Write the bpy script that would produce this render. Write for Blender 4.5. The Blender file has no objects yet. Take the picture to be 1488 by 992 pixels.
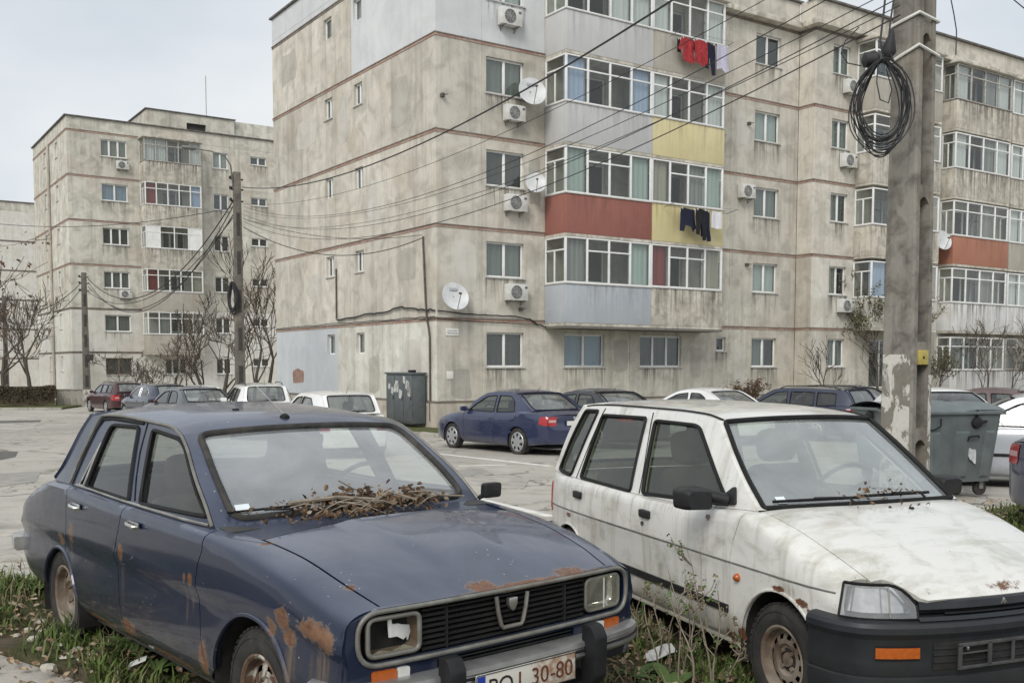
import bpy, bmesh, math, random
import numpy as np
from mathutils import Vector, Matrix
from mathutils.geometry import delaunay_2d_cdt

random.seed(11)
SC = bpy.context.scene
COL = SC.collection
R = math.radians
PI = math.pi

# ------------------------------------------------------------------ camera, sky, sun, exposure
F_PX, PITCH, CAM_H, HOR = 1485.0, 1485.0 / 22000.0, 1.62, 531.0
PY0 = HOR + F_PX * math.tan(PITCH)
cd = bpy.data.cameras.new('camera'); cam = bpy.data.objects.new('camera', cd); COL.objects.link(cam)
cam.location = (0, 0, CAM_H); cam.rotation_euler = (PI / 2 - PITCH, 0, 0)
cd.sensor_width = 36; cd.lens = 36 * F_PX / 1488.0
cd.shift_y = (PY0 - 496) / 1488.0
cd.clip_start = .05; cd.clip_end = 1200
SC.camera = cam

SUN_EL, SUN_AZ = 40, 200          # azimuth in degrees clockwise from +Y: behind the camera, a little left
world = bpy.data.worlds.new('World'); SC.world = world; world.use_nodes = True
wn = world.node_tree; wn.nodes.clear()
def wnode(t, **k):
    n = wn.nodes.new(t)
    for a, b in k.items(): setattr(n, a, b)
    return n
sky = wnode('ShaderNodeTexSky', sky_type='NISHITA', sun_disc=False, sun_elevation=R(SUN_EL), sun_rotation=R(SUN_AZ),
            air_density=1.0, dust_density=3.0, ozone_density=1.0)
tc = wnode('ShaderNodeTexCoord'); nz = wnode('ShaderNodeTexNoise'); mp = wnode('ShaderNodeMapping')
mp.inputs['Scale'].default_value = (1, 1, 2.6)
nz.inputs['Scale'].default_value = 2.1; nz.inputs['Detail'].default_value = 5; nz.inputs['Roughness'].default_value = .5
cr = wnode('ShaderNodeValToRGB')
cr.color_ramp.elements[0].position = .36; cr.color_ramp.elements[0].color = (7.0, 7.65, 8.35, 1)
cr.color_ramp.elements[1].position = .66; cr.color_ramp.elements[1].color = (9.6, 9.85, 10.0, 1)
hs = wnode('ShaderNodeHueSaturation'); hs.inputs['Saturation'].default_value = .35
mx = wnode('ShaderNodeMix', data_type='RGBA'); mx.inputs[0].default_value = .86
bg = wnode('ShaderNodeBackground'); bg.inputs['Strength'].default_value = .077
wo = wnode('ShaderNodeOutputWorld')
L_ = wn.links.new
L_(tc.outputs['Generated'], mp.inputs[0]); L_(mp.outputs[0], nz.inputs['Vector']); L_(nz.outputs[0], cr.inputs[0])
L_(sky.outputs[0], hs.inputs['Color']); L_(hs.outputs[0], mx.inputs[6]); L_(cr.outputs[0], mx.inputs[7])
L_(mx.outputs[2], bg.inputs[0]); L_(bg.outputs[0], wo.inputs[0])

sd = bpy.data.lights.new('sun', 'SUN'); sun = bpy.data.objects.new('sun', sd); COL.objects.link(sun)
sd.energy = 1.5; sd.angle = R(24); sd.color = (1, .965, .92)
sun.rotation_euler = (R(90 - SUN_EL), 0, R(-SUN_AZ + 180) )
sun.location = (0, -5, 30)
SC.render.engine = 'CYCLES'; SC.cycles.max_bounces = 8; SC.cycles.diffuse_bounces = 2; SC.cycles.transparent_max_bounces = 12
SC.view_settings.view_transform = 'Standard'; SC.view_settings.look = 'None'
SC.view_settings.exposure = 0.38; SC.view_settings.gamma = 1

# ------------------------------------------------------------------ placement helpers
def ray(px, py):
    u = (px - 744) / F_PX; v = (PY0 - py) / F_PX
    c, s = math.cos(PITCH), math.sin(PITCH)
    return Vector((u, c + v * s, -s + v * c))
def at(px, py, y):
    d = ray(px, py); t = y / d.y
    return Vector((0, 0, CAM_H)) + d * t
def gz(x, y):
    if y < 7: return 0.0
    if y < 23: return -.38 * (y - 7) / 16
    if y < 70: return -.38 - .45 * (y - 23) / 47
    return -.83 - .2 * min((y - 70) / 60, 1)
def onground(px, py):
    d = ray(px, py); z = -.3
    for i in range(30):
        t = (z - CAM_H) / d.z; p = Vector((0, 0, CAM_H)) + d * t; z = gz(p.x, p.y)
    return p

# ------------------------------------------------------------------ mesh helpers
class B:
    def __init__(s): s.v = []; s.f = []
    def add(s, vs, fs):
        n = len(s.v); s.v += [tuple(p) for p in vs]; s.f += [tuple(i + n for i in f) for f in fs]; return s
    def box(s, x0, x1, y0, y1, z0, z1):
        x0, x1 = min(x0, x1), max(x0, x1); y0, y1 = min(y0, y1), max(y0, y1); z0, z1 = min(z0, z1), max(z0, z1)
        return s.add([(x0,y0,z0),(x1,y0,z0),(x1,y1,z0),(x0,y1,z0),(x0,y0,z1),(x1,y0,z1),(x1,y1,z1),(x0,y1,z1)],
              [(0,3,2,1),(4,5,6,7),(0,1,5,4),(1,2,6,5),(2,3,7,6),(3,0,4,7)])
    def bar(s, a, b, w, h, up=(0, 0, 1)):
        a, b = Vector(a), Vector(b); d = (b - a).normalized(); u = Vector(up)
        x = d.cross(u)
        if x.length < 1e-4: x = d.cross(Vector((1, 0, 0)))
        x.normalize(); z = x.cross(d); x *= w / 2; z *= h / 2
        vs = [a - x - z, a + x - z, a + x + z, a - x + z, b - x - z, b + x - z, b + x + z, b - x + z]
        return s.add(vs, [(0,1,2,3),(7,6,5,4),(0,4,5,1),(1,5,6,2),(2,6,7,3),(3,7,4,0)])
    def tube(s, pts, r, n=6, closed=False, caps=True):
        pts = [Vector(p) for p in pts]; m = len(pts)
        rs = r if isinstance(r, (list, tuple)) else [r] * m
        base = len(s.v); pu = None
        for i, p in enumerate(pts):
            a = pts[(i - 1) % m] if (closed or i > 0) else p
            b = pts[(i + 1) % m] if (closed or i < m - 1) else p
            d = (b - a)
            if d.length < 1e-9: d = Vector((0, 0, 1))
            d.normalize()
            if pu is None:
                pu = Vector((0, 0, 1)) if abs(d.z) < .9 else Vector((1, 0, 0))
            u = pu - d * pu.dot(d)
            if u.length < 1e-5: u = d.orthogonal()
            u.normalize(); pu = u; w = d.cross(u)
            for k in range(n):
                t = 2 * PI * k / n
                s.v.append(tuple(p + (u * math.cos(t) + w * math.sin(t)) * rs[i]))
        for i in range(m if closed else m - 1):
            j = (i + 1) % m
            for k in range(n):
                k2 = (k + 1) % n
                s.f.append((base + i*n + k, base + i*n + k2, base + j*n + k2, base + j*n + k))
        if caps and not closed:
            s.f.append(tuple(base + k for k in range(n))[::-1]); s.f.append(tuple(base + (m-1)*n + k for k in range(n)))
        return s
    def lathe(s, prof, n=24, c=(0, 0, 0), axis='z', skip=None):
        """prof: list of (r, h); axis z or y"""
        base = len(s.v); c = Vector(c)
        for r, h in prof:
            for k in range(n):
                t = 2 * PI * k / n; a, b = r * math.cos(t), r * math.sin(t)
                s.v.append(tuple(c + (Vector((a, b, h)) if axis == 'z' else Vector((a, h, b)) if axis == 'y' else Vector((h, a, b)))))
        for i in range(len(prof) - 1):
            for k in range(n):
                if skip and skip(i, k): continue
                k2 = (k + 1) % n
                s.f.append((base + i*n + k, base + i*n + k2, base + (i+1)*n + k2, base + (i+1)*n + k))
        return s
    def grid(s, fn, us, vs, closed_u=False):
        base = len(s.v); nu, nv = len(us), len(vs)
        for u in us:
            for v in vs: s.v.append(tuple(fn(u, v)))
        for i in range(nu if closed_u else nu - 1):
            for j in range(nv - 1):
                a = base + i*nv + j; b = base + ((i+1) % nu)*nv + j
                s.f.append((a, b, b + 1, a + 1))
        return s
    def prism(s, poly, fn, h0, h1):
        """poly 2D, fn(a,b,h)->xyz"""
        n = len(poly); base = len(s.v)
        for h in (h0, h1):
            for a, b in poly: s.v.append(tuple(fn(a, b, h)))
        s.f.append(tuple(base + i for i in range(n))[::-1]); s.f.append(tuple(base + n + i for i in range(n)))
        for i in range(n):
            j = (i + 1) % n
            s.f.append((base + i, base + j, base + n + j, base + n + i))
        return s
    def xform(s, M):
        s.v = [tuple(M @ Vector(p)) for p in s.v]; return s
    def mirror_y(s):
        n = len(s.v); s.v += [(x, -y, z) for x, y, z in s.v]; s.f += [tuple(i + n for i in f[::-1]) for f in list(s.f)]; return s
    def mesh(s, name, mat=None, smooth=None, bevel=None):
        me = bpy.data.meshes.new(name); me.from_pydata(s.v, [], s.f); me.validate(verbose=False); me.update()
        if bevel or smooth == 'fix':
            bm = bmesh.new(); bm.from_mesh(me)
            bmesh.ops.recalc_face_normals(bm, faces=bm.faces)
            if bevel:
                es = [e for e in bm.edges if len(e.link_faces) == 2 and e.calc_face_angle(0) > .5]
                bmesh.ops.bevel(bm, geom=es, offset=bevel, offset_type='OFFSET', segments=2, affect='EDGES', profile=.6, clamp_overlap=True)
            bm.to_mesh(me); bm.free()
        if smooth or bevel:
            me.shade_smooth()
            me.set_sharp_from_angle(angle=R(smooth if isinstance(smooth, (int, float)) and smooth > 1 else 38))
        if mat is not None: me.materials.append(M[mat] if isinstance(mat, str) else mat)
        return me
    def build(s, name, mat, parent=None, smooth=None, bevel=None, loc=None, rotz=0):
        return link(name, s.mesh(name, mat, smooth, bevel), parent, loc, rotz)
def link(name, me, parent=None, loc=None, rotz=0):
    o = bpy.data.objects.new(name, me); COL.objects.link(o)
    if parent is not None: o.parent = parent
    if loc is not None: o.location = loc
    if rotz: o.rotation_euler = (0, 0, rotz)
    return o
def tag(o, label=None, cat=None, group=None, kind=None):
    if label: o['label'] = label
    if cat: o['category'] = cat
    if group: o['group'] = group
    if kind: o['kind'] = kind
    return o
def thing(name, label, cat, loc=(0, 0, 0), rotz=0, group=None):
    o = bpy.data.objects.new(name, None); COL.objects.link(o); o.empty_display_size = .2
    o.location = loc; o.rotation_euler = (0, 0, rotz)
    return tag(o, label, cat, group)
def copy_tree(o, parent=None):
    c = o.copy(); COL.objects.link(c); c.parent = parent
    for ch in list(o.children): copy_tree(ch, c)
    return c
def rpoly(pts, rad, seg=5):
    """rounded polygon; rad scalar or list"""
    n = len(pts); out = []
    for i in range(n):
        p = Vector(pts[i]); a = Vector(pts[i - 1]); b = Vector(pts[(i + 1) % n])
        r = rad[i] if isinstance(rad, (list, tuple)) else rad
        da, db = (a - p), (b - p); la, lb = da.length, db.length
        if r <= 0: out.append((p.x, p.y)); continue
        t = min(r, la * .48, lb * .48)
        pa, pb = p + da / la * t, p + db / lb * t
        for k in range(seg + 1):
            u = k / seg
            q = pa * (1 - u) ** 2 + p * 2 * u * (1 - u) + pb * u * u
            out.append((q.x, q.y))
    return out
def resample(pts, d, closed=True):
    out = []; n = len(pts)
    for i in range(n if closed else n - 1):
        a, b = pts[i], pts[(i + 1) % n]
        L = math.hypot(b[0] - a[0], b[1] - a[1]); k = max(1, int(math.ceil(L / d)))
        for j in range(k): out.append((a[0] + (b[0] - a[0]) * j / k, a[1] + (b[1] - a[1]) * j / k))
    if not closed: out.append(pts[-1])
    return out
def inpoly(P, poly):
    """vectorised point in polygon; P (n,2)"""
    x, y = P[:, 0], P[:, 1]; c = np.zeros(len(P), bool); n = len(poly); j = n - 1
    for i in range(n):
        xi, yi = poly[i]; xj, yj = poly[j]
        if yi != yj:
            c ^= ((yi > y) != (yj > y)) & (x < (xj - xi) * (y - yi) / (yj - yi) + xi)
        j = i
    return c
def fill2d(outline, holes, d):
    """triangulate a 2-D region with interior points on a grid of spacing d"""
    loops = [resample(outline, d)] + [resample(h, d) for h in holes]
    pts = []; edges = []
    for lp in loops:
        b = len(pts); pts += lp; edges += [(b + i, b + (i + 1) % len(lp)) for i in range(len(lp))]
    A = np.array(pts)
    g = np.stack(np.meshgrid(np.arange(A[:, 0].min() + d * .5, A[:, 0].max(), d), np.arange(A[:, 1].min() + d * .5, A[:, 1].max(), d)), -1).reshape(-1, 2)
    if len(g):
        keep = inpoly(g, loops[0])
        for h in loops[1:]: keep &= ~inpoly(g, h)
        g = g[keep]
    if len(g):
        dist = np.min(((g[:, None, :] - A[None, :, :]) ** 2).sum(-1), axis=1)
        g = g[dist > (d * .45) ** 2]
    nb = len(pts); allp = [Vector(p) for p in pts] + [Vector((float(a), float(b))) for a, b in g]
    vs, es, fs, ov, oe, of = delaunay_2d_cdt(allp, edges, [], 0, 1e-6)
    V2 = [(v.x, v.y) for v in vs]
    C = np.array([[(V2[f[0]][k] + V2[f[1]][k] + V2[f[2]][k]) / 3 for k in (0, 1)] for f in fs])
    keep = inpoly(C, loops[0])
    for h in loops[1:]: keep &= ~inpoly(C, h)
    F = []
    for f, k in zip(fs, keep):
        if not k: continue
        a, b, c = V2[f[0]], V2[f[1]], V2[f[2]]
        ar = (b[0]-a[0])*(c[1]-a[1]) - (b[1]-a[1])*(c[0]-a[0])
        if abs(ar) < 1e-9: continue
        F.append(tuple(f) if ar > 0 else tuple(f[::-1]))
    return V2, F
def panel(bld, outline, holes, d, fmap, flange=.02, flip=False, inward=None):
    """surface patch from a 2-D region; edges folded back along the mean inward direction"""
    V2, F = fill2d(outline, holes, d)
    P = [Vector(fmap(*p)) for p in V2]
    if flip: F = [f[::-1] for f in F]
    base = len(bld.v); bld.v += [tuple(p) for p in P]; bld.f += [tuple(base + i for i in f) for f in F]
    if flange:
        cnt = {}; nrm = [Vector((0, 0, 0)) for _ in P]
        for f in F:
            n = (P[f[1]] - P[f[0]]).cross(P[f[2]] - P[f[0]])
            for i in f: nrm[i] += n
            for a, b in ((f[0], f[1]), (f[1], f[2]), (f[2], f[0])): cnt[(a, b)] = 1
        bl = [(a, b) for (a, b) in cnt if (b, a) not in cnt]
        idx = {}
        for a, b in bl:
            for i in (a, b):
                if i not in idx:
                    idx[i] = len(bld.v); n = nrm[i].normalized() if nrm[i].length > 0 else Vector((0, 0, 1))
                    bld.v.append(tuple(P[i])); bld.v.append(tuple(P[i] - n * flange))
        for a, b in bl: bld.f.append((idx[b], idx[a], idx[a] + 1, idx[b] + 1))
    return bld
def pchip(tab):
    xs = np.array([t[0] for t in tab], float); ys = np.array([t[1] for t in tab], float)
    h = np.diff(xs); dl = np.diff(ys) / h; m = np.zeros(len(xs)); m[0] = dl[0]; m[-1] = dl[-1]
    for i in range(1, len(xs) - 1):
        if dl[i-1] * dl[i] > 0:
            w1 = 2*h[i] + h[i-1]; w2 = h[i] + 2*h[i-1]; m[i] = (w1 + w2) / (w1/dl[i-1] + w2/dl[i])
    xl, hl, yl, ml = xs.tolist(), h.tolist(), ys.tolist(), m.tolist()
    import bisect
    def f(x):
        if x <= xl[0]: return yl[0]
        if x >= xl[-1]: return yl[-1]
        i = bisect.bisect_right(xl, x) - 1; t = (x - xl[i]) / hl[i]
        return (yl[i]*(1+2*t)*(1-t)**2 + hl[i]*ml[i]*t*(1-t)**2 + yl[i+1]*t*t*(3-2*t) + hl[i]*ml[i+1]*t*t*(t-1))
    return f
def curve3(pts):
    """smooth-ish param curve through 3-D points, t in 0..1 by length"""
    P = [Vector(p) for p in pts]; L = [0]
    for a, b in zip(P, P[1:]): L.append(L[-1] + (b - a).length)
    L = [l / L[-1] for l in L]
    fx, fy, fz = (pchip([(l, p[k]) for l, p in zip(L, P)]) for k in range(3))
    return lambda t: Vector((fx(t), fy(t), fz(t)))
def lin(a, b, n): return [a + (b - a) * i / (n - 1) for i in range(n)]
# ------------------------------------------------------------------ materials
M = {}
class NT:
    def __init__(s, name):
        s.m = bpy.data.materials.new(name); s.m.use_nodes = True; s.t = s.m.node_tree
        s.b = s.t.nodes['Principled BSDF']; s.out = s.t.nodes['Material Output']; M[name] = s.m
        s._oc = None
    def n(s, typ, ins=None, **k):
        nd = s.t.nodes.new(typ)
        for a, b in k.items(): setattr(nd, a, b)
        for a, b in (ins or {}).items(): s.set(nd.inputs[a], b)
        return nd
    def set(s, sock, v):
        if isinstance(v, bpy.types.NodeSocket): s.t.links.new(v, sock)
        else:
            if sock.type == 'RGBA' and not hasattr(v, '__len__'): v = (v, v, v, 1)
            if sock.type == 'RGBA' and len(v) == 3: v = (*v, 1)
            sock.default_value = v
    @property
    def obj(s):
        if s._oc is None: s._oc = s.n('ShaderNodeTexCoord').outputs['Object']
        return s._oc
    def map(s, scale=(1, 1, 1), loc=(0, 0, 0), vec=None):
        return s.n('ShaderNodeMapping', {'Vector': vec or s.obj, 'Scale': scale, 'Location': loc}).outputs[0]
    def noise(s, scale=5, detail=4, rough=.55, vec=None, dist=0):
        return s.n('ShaderNodeTexNoise', {'Vector': vec or s.obj, 'Scale': scale, 'Detail': detail, 'Roughness': rough, 'Distortion': dist}).outputs[0]
    def vor(s, scale=5, vec=None, feature='F1', out=0):
        return s.n('ShaderNodeTexVoronoi', {'Vector': vec or s.obj, 'Scale': scale}, feature=feature).outputs[out]
    def ramp(s, fac, stops):
        r = s.n('ShaderNodeValToRGB', {0: fac}); e = r.color_ramp.elements
        while len(e) < len(stops): e.new(.5)
        for el, (p, c) in zip(e, stops):
            el.position = p; el.color = (c, c, c, 1) if not hasattr(c, '__len__') else (*c[:3], 1)
        return r.outputs[0]
    def mix(s, fac, a, b, mode='MIX'):
        nd = s.n('ShaderNodeMix', data_type='RGBA', blend_type=mode)
        s.set(nd.inputs[0], fac); s.set(nd.inputs[6], a); s.set(nd.inputs[7], b); return nd.outputs[2]
    def math(s, op, a, b=0, c=None, clamp=False):
        nd = s.n('ShaderNodeMath', operation=op, use_clamp=clamp); s.set(nd.inputs[0], a); s.set(nd.inputs[1], b)
        if c is not None: s.set(nd.inputs[2], c)
        return nd.outputs[0]
    def sep(s, vec=None): return s.n('ShaderNodeSeparateXYZ', {0: vec or s.obj}).outputs
    def sstep(s, v, a, b):
        return s.n('ShaderNodeMapRange', {'Value': v, 'From Min': a, 'From Max': b, 'To Min': 0., 'To Max': 1.}, interpolation_type='SMOOTHSTEP').outputs[0]
    def bump(s, h, strength=.3, dist=.01, nrm=None):
        ins = {'Height': h, 'Strength': strength, 'Distance': dist}
        if nrm is not None: ins['Normal'] = nrm
        return s.n('ShaderNodeBump', ins).outputs[0]
    def rand(s): return s.n('ShaderNodeObjectInfo').outputs['Random']
    def fin(s, col=None, rough=None, metal=None, nrm=None, spec=None, coat=None, **k):
        I = s.b.inputs
        if col is not None: s.set(I['Base Color'], col)
        if rough is not None: s.set(I['Roughness'], rough)
        if metal is not None: s.set(I['Metallic'], metal)
        if nrm is not None: s.set(I['Normal'], nrm)
        if spec is not None: s.set(I['Specular IOR Level'], spec)
        if coat is not None: s.set(I['Coat Weight'], coat)
        for a, b in k.items(): s.set(I[a], b)
        return s.m
def plain(name, col, rough=.6, metal=0, var=.15, nscale=14, bump=0, spec=.5, coat=0, bscale=None, dirt=None):
    t = NT(name); n = t.noise(nscale, 5)
    a = tuple(c * (1 - var) for c in col); b = tuple(min(c * (1 + var), .95) for c in col)
    c = t.mix(t.ramp(n, [(.3, 0), (.7, 1)]), a, b)
    if dirt: c = t.mix(t.ramp(t.noise(nscale * .35, 6), [(.45, 0), (.75, .75)]), c, dirt)
    nr = t.bump(t.noise(bscale or nscale * 3, 4), bump, .01) if bump else None
    return t.fin(c, rough, metal, nr, spec, coat)

def concrete(name, base, dark, light, streak=.5, blotch=.5, random_tint=.09, scale=1.0, warm=(.33, .28, .215)):
    """rendered prefab wall with vertical runs, damp blotches and repairs"""
    if name.startswith(('wall', 'plinth', 'balcony_raw', 'balcony_white', 'low_wall')):
        k_ = 1.2 if name in ('wall_grey', 'wall_bluegrey', 'balcony_white') else 1.3
        base, dark, light, warm = (tuple(min(c * k_, .72) for c in q) for q in (base, dark, light, warm))
    t = NT(name)
    big = t.noise(.34 * scale, 6, .6, dist=.8); mid = t.noise(1.5 * scale, 6, .62, dist=.6); fine = t.noise(26, 5, .6)
    run = t.noise(1.0, 5, .6, vec=t.map((2.6 * scale, 2.6 * scale, .16 * scale)))
    run2 = t.noise(1.0, 4, .6, vec=t.map((9 * scale, 9 * scale, .5 * scale), (3, 1, 7)))
    c = t.mix(t.ramp(big, [(.33, 0), (.66, 1)]), base, light)
    c = t.mix(t.math('MULTIPLY', t.ramp(mid, [(.44, 0), (.66, 1)]), blotch), c, dark)
    c = t.mix(t.math('MULTIPLY', t.ramp(run, [(.48, 0), (.72, 1)]), streak), c, dark)
    c = t.mix(t.math('MULTIPLY', t.ramp(run2, [(.56, 0), (.74, 1)]), streak * .45), c, tuple(d * .72 for d in dark))
    c = t.mix(t.math('MULTIPLY', t.ramp(t.noise(.9 * scale, 4, .5, vec=t.map((1, 1, 1), (11, 5, 2)), dist=1.5), [(.56, 0), (.63, 1)]), .35), c, light)
    c = t.mix(t.math('MULTIPLY', t.ramp(t.noise(.5 * scale, 5, .6, vec=t.map((1, 1, 1), (31, 8, 4)), dist=.5), [(.5, 0), (.75, 1)]), .5), c, warm)
    c = t.mix(t.math('MULTIPLY', t.ramp(fine, [(.3, 0), (.7, 1)]), .16), c, tuple(d * .8 for d in dark))
    rnd = t.math('MULTIPLY_ADD', t.rand(), random_tint * 2, 1 - random_tint)
    c = t.mix(1., c, rnd, 'MULTIPLY')
    b = t.bump(fine, .25, .006, t.bump(mid, .35, .02))
    return t.fin(c, .92, 0, b, .25)

concrete('wall_beige', (.435, .405, .345), (.235, .222, .19), (.535, .505, .44), .62, .55)
concrete('wall_grey', (.50, .51, .515), (.35, .36, .365), (.57, .58, .58), .3, .25, .03, warm=(.44, .44, .42))
concrete('wall_bluegrey', (.43, .455, .475), (.33, .345, .355), (.50, .52, .53), .25, .25, .03, warm=(.40, .41, .42))
concrete('wall_pale', (.50, .475, .42), (.29, .27, .235), (.58, .555, .50), .6, .55)
concrete('wall_far', (.49, .455, .39), (.25, .235, .20), (.58, .545, .475), .7, .65, .06, .9)
concrete('wall_far_pale', (.55, .52, .46), (.38, .355, .31), (.61, .58, .52), .5, .45, .05)
concrete('plinth', (.40, .36, .30), (.22, .20, .165), (.47, .43, .37), .5, .6)
concrete('balcony_raw', (.43, .40, .34), (.20, .185, .155), (.55, .52, .45), .75, .7, .05, 1.6)
concrete('balcony_red', (.30, .125, .10), (.21, .09, .075), (.34, .15, .12), .25, .2, .02, warm=(.27, .10, .075))
concrete('balcony_orange', (.40, .18, .12), (.29, .135, .095), (.43, .21, .145), .25, .25, .02, warm=(.36, .14, .09))
concrete('balcony_yellow', (.66, .58, .32), (.52, .45, .25), (.70, .63, .38), .3, .25, .02, warm=(.56, .48, .24))
concrete('balcony_blue', (.43, .46, .49), (.35, .37, .39), (.48, .505, .53), .25, .3, .02, warm=(.41, .43, .44))
concrete('balcony_white', (.62, .61, .58), (.42, .40, .36), (.66, .65, .62), .4, .35, .04)
concrete('pole_concrete', (.245, .226, .195), (.105, .096, .082), (.33, .31, .27), .75, .85, .05, 3)
concrete('pole_dark', (.15, .138, .12), (.075, .07, .06), (.20, .185, .16), .5, .6, .05, 3)
concrete('kerb', (.42, .395, .35), (.24, .22, .19), (.50, .48, .43), .2, .6, .1, 3)
concrete('low_wall', (.38, .355, .31), (.2, .185, .155), (.46, .43, .38), .7, .7, .06, 2)

t = NT('pole_whitewash')       # flaking lime wash
v = t.map((1, 1, .6)); n = t.noise(5.5, 7, .68, vec=v, dist=1.0); n2 = t.noise(30, 4)
k = t.ramp(n, [(.47, 0), (.52, 1)])
c = t.mix(k, t.mix(t.noise(9, 5), (.15, .135, .11), (.30, .275, .235)), t.mix(n2, (.50, .475, .42), (.68, .66, .61)))
t.fin(c, .9, 0, t.bump(k, .5, .01, t.bump(n2, .3, .005)), .25)

t = NT('band_red')
n = t.noise(1.3, 6, .65); n2 = t.noise(14, 5)
c = t.mix(t.ramp(n, [(.35, 0), (.62, 1)]), (.36, .20, .155), (.46, .37, .30))
c = t.mix(t.ramp(n2, [(.45, 0), (.7, .6)]), c, (.22, .14, .11)); t.fin(c, .9, spec=.2)
plain('band_dark', (.20, .17, .145), .9, var=.35, nscale=5)
plain('roof_edge', (.13, .12, .11), .85, var=.4, nscale=4)
plain('frame_white', (.82, .82, .80), .45, var=.05, nscale=6, dirt=(.66, .64, .60))
plain('frame_old', (.42, .40, .36), .75, var=.25, nscale=9)
plain('frame_brown', (.16, .115, .085), .7, var=.25)
plain('sill_grey', (.5, .49, .46), .7, var=.2)
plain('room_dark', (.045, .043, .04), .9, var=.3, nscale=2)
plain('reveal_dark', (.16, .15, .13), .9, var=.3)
for nm, a, b in (('curtain_white', (.74, .74, .72), (.6, .6, .58)), ('curtain_grey', (.36, .36, .34), (.24, .24, .23)), ('curtain_green', (.48, .56, .52), (.40, .47, .43)),
                 ('curtain_blue', (.46, .54, .70), (.4, .47, .62)), ('curtain_red', (.30, .07, .065), (.2, .045, .045)), ('curtain_beige', (.46, .42, .35), (.36, .33, .27)), ('curtain_dark', (.10, .098, .09), (.07, .068, .062))):
    t = NT(nm); s_ = t.noise(1, 3, .5, vec=t.map((9, 9, .15)))
    t.fin(t.mix(t.ramp(s_, [(.35, 0), (.65, 1)]), b, a), .9, spec=.1)

def glass(name, tint=(.9, .95, .93), alpha=.75, dust_sheen=(.35, .35, .33), dust_sheen_amt=.08, rough=.03, dust_sheen_scale=3, refl=(1.0, .05)):
    """window glass: see-through, mirror-like at grazing angles, with a dusty film that also carries painted sky sheen"""
    t = NT(name); t.t.nodes.remove(t.b)
    tr = t.n('ShaderNodeBsdfTransparent', {'Color': tint}).outputs[0]
    gl = t.n('ShaderNodeBsdfGlossy', {'Color': (1, 1, 1), 'Roughness': rough}).outputs[0]
    df = t.n('ShaderNodeBsdfDiffuse', {'Color': dust_sheen}).outputs[0]
    ge = t.n('ShaderNodeNewGeometry').outputs
    dt = t.n('ShaderNodeVectorMath', {0: ge['Incoming'], 1: ge['Normal']}, operation='DOT_PRODUCT').outputs['Value']
    fr = t.math('MULTIPLY_ADD', t.math('POWER', t.math('SUBTRACT', 1., t.math('ABSOLUTE', dt)), 4.5), .92, .045)
    fr2 = t.math('MULTIPLY_ADD', fr, refl[0], refl[1], clamp=True)
    nz_ = t.ramp(t.noise(dust_sheen_scale, 6, .6, dist=.6), [(.3, .55), (.7, 1.3)])
    m0 = t.n('ShaderNodeMixShader', {0: 1 - alpha, 1: tr, 2: t.n('ShaderNodeBsdfDiffuse', {'Color': (.03, .03, .03)}).outputs[0]}).outputs[0]
    m1 = t.n('ShaderNodeMixShader', {0: t.math('MULTIPLY', nz_, dust_sheen_amt, clamp=True), 1: m0, 2: df}).outputs[0]  # pale diffuse layer: some real dirt, some reflected sky put into the colour
    m2 = t.n('ShaderNodeMixShader', {0: fr2, 1: m1, 2: gl}).outputs[0]
    t.t.links.new(m2, t.out.inputs[0]); return t.m
glass('pane', alpha=.9, dust_sheen_amt=.035, refl=(1.1, .01))
glass('pane_far', alpha=.85, dust_sheen_amt=.04, refl=(1.1, .01))
glass('glass_windscreen', (.93, .97, .95), .95, (.72, .75, .77), .24, .03, 2.2, (1.8, .12))  # both windscreens: bright sky reflection painted in as pale diffuse film
glass('glass_windscreen_b', (.93, .97, .95), .95, (.70, .75, .73), .24, .04, 2.2, (1.8, .11))
glass('glass_side', (.80, .84, .76), .88, (.30, .30, .24), .03, .03, 3, (1.0, .0))
glass('glass_side_mossy', (.70, .76, .66), .80, (.13, .145, .095), .16, .05, 3.5, (1.0, .0))
glass('glass_car', (.66, .73, .71), .70, (.40, .42, .42), .02, .02, 2, (1.1, .02))
glass('glass_car_light', (.80, .86, .84), .75, (.62, .66, .66), .14, .03, 2)
glass('glass_lamp', (.95, .95, .88), .97, (.62, .60, .48), .22, .05, 12)
glass('glass_lamp_clear', (.92, .92, .92), .98, (.46, .47, .47), .30, .06, 9)

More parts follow.
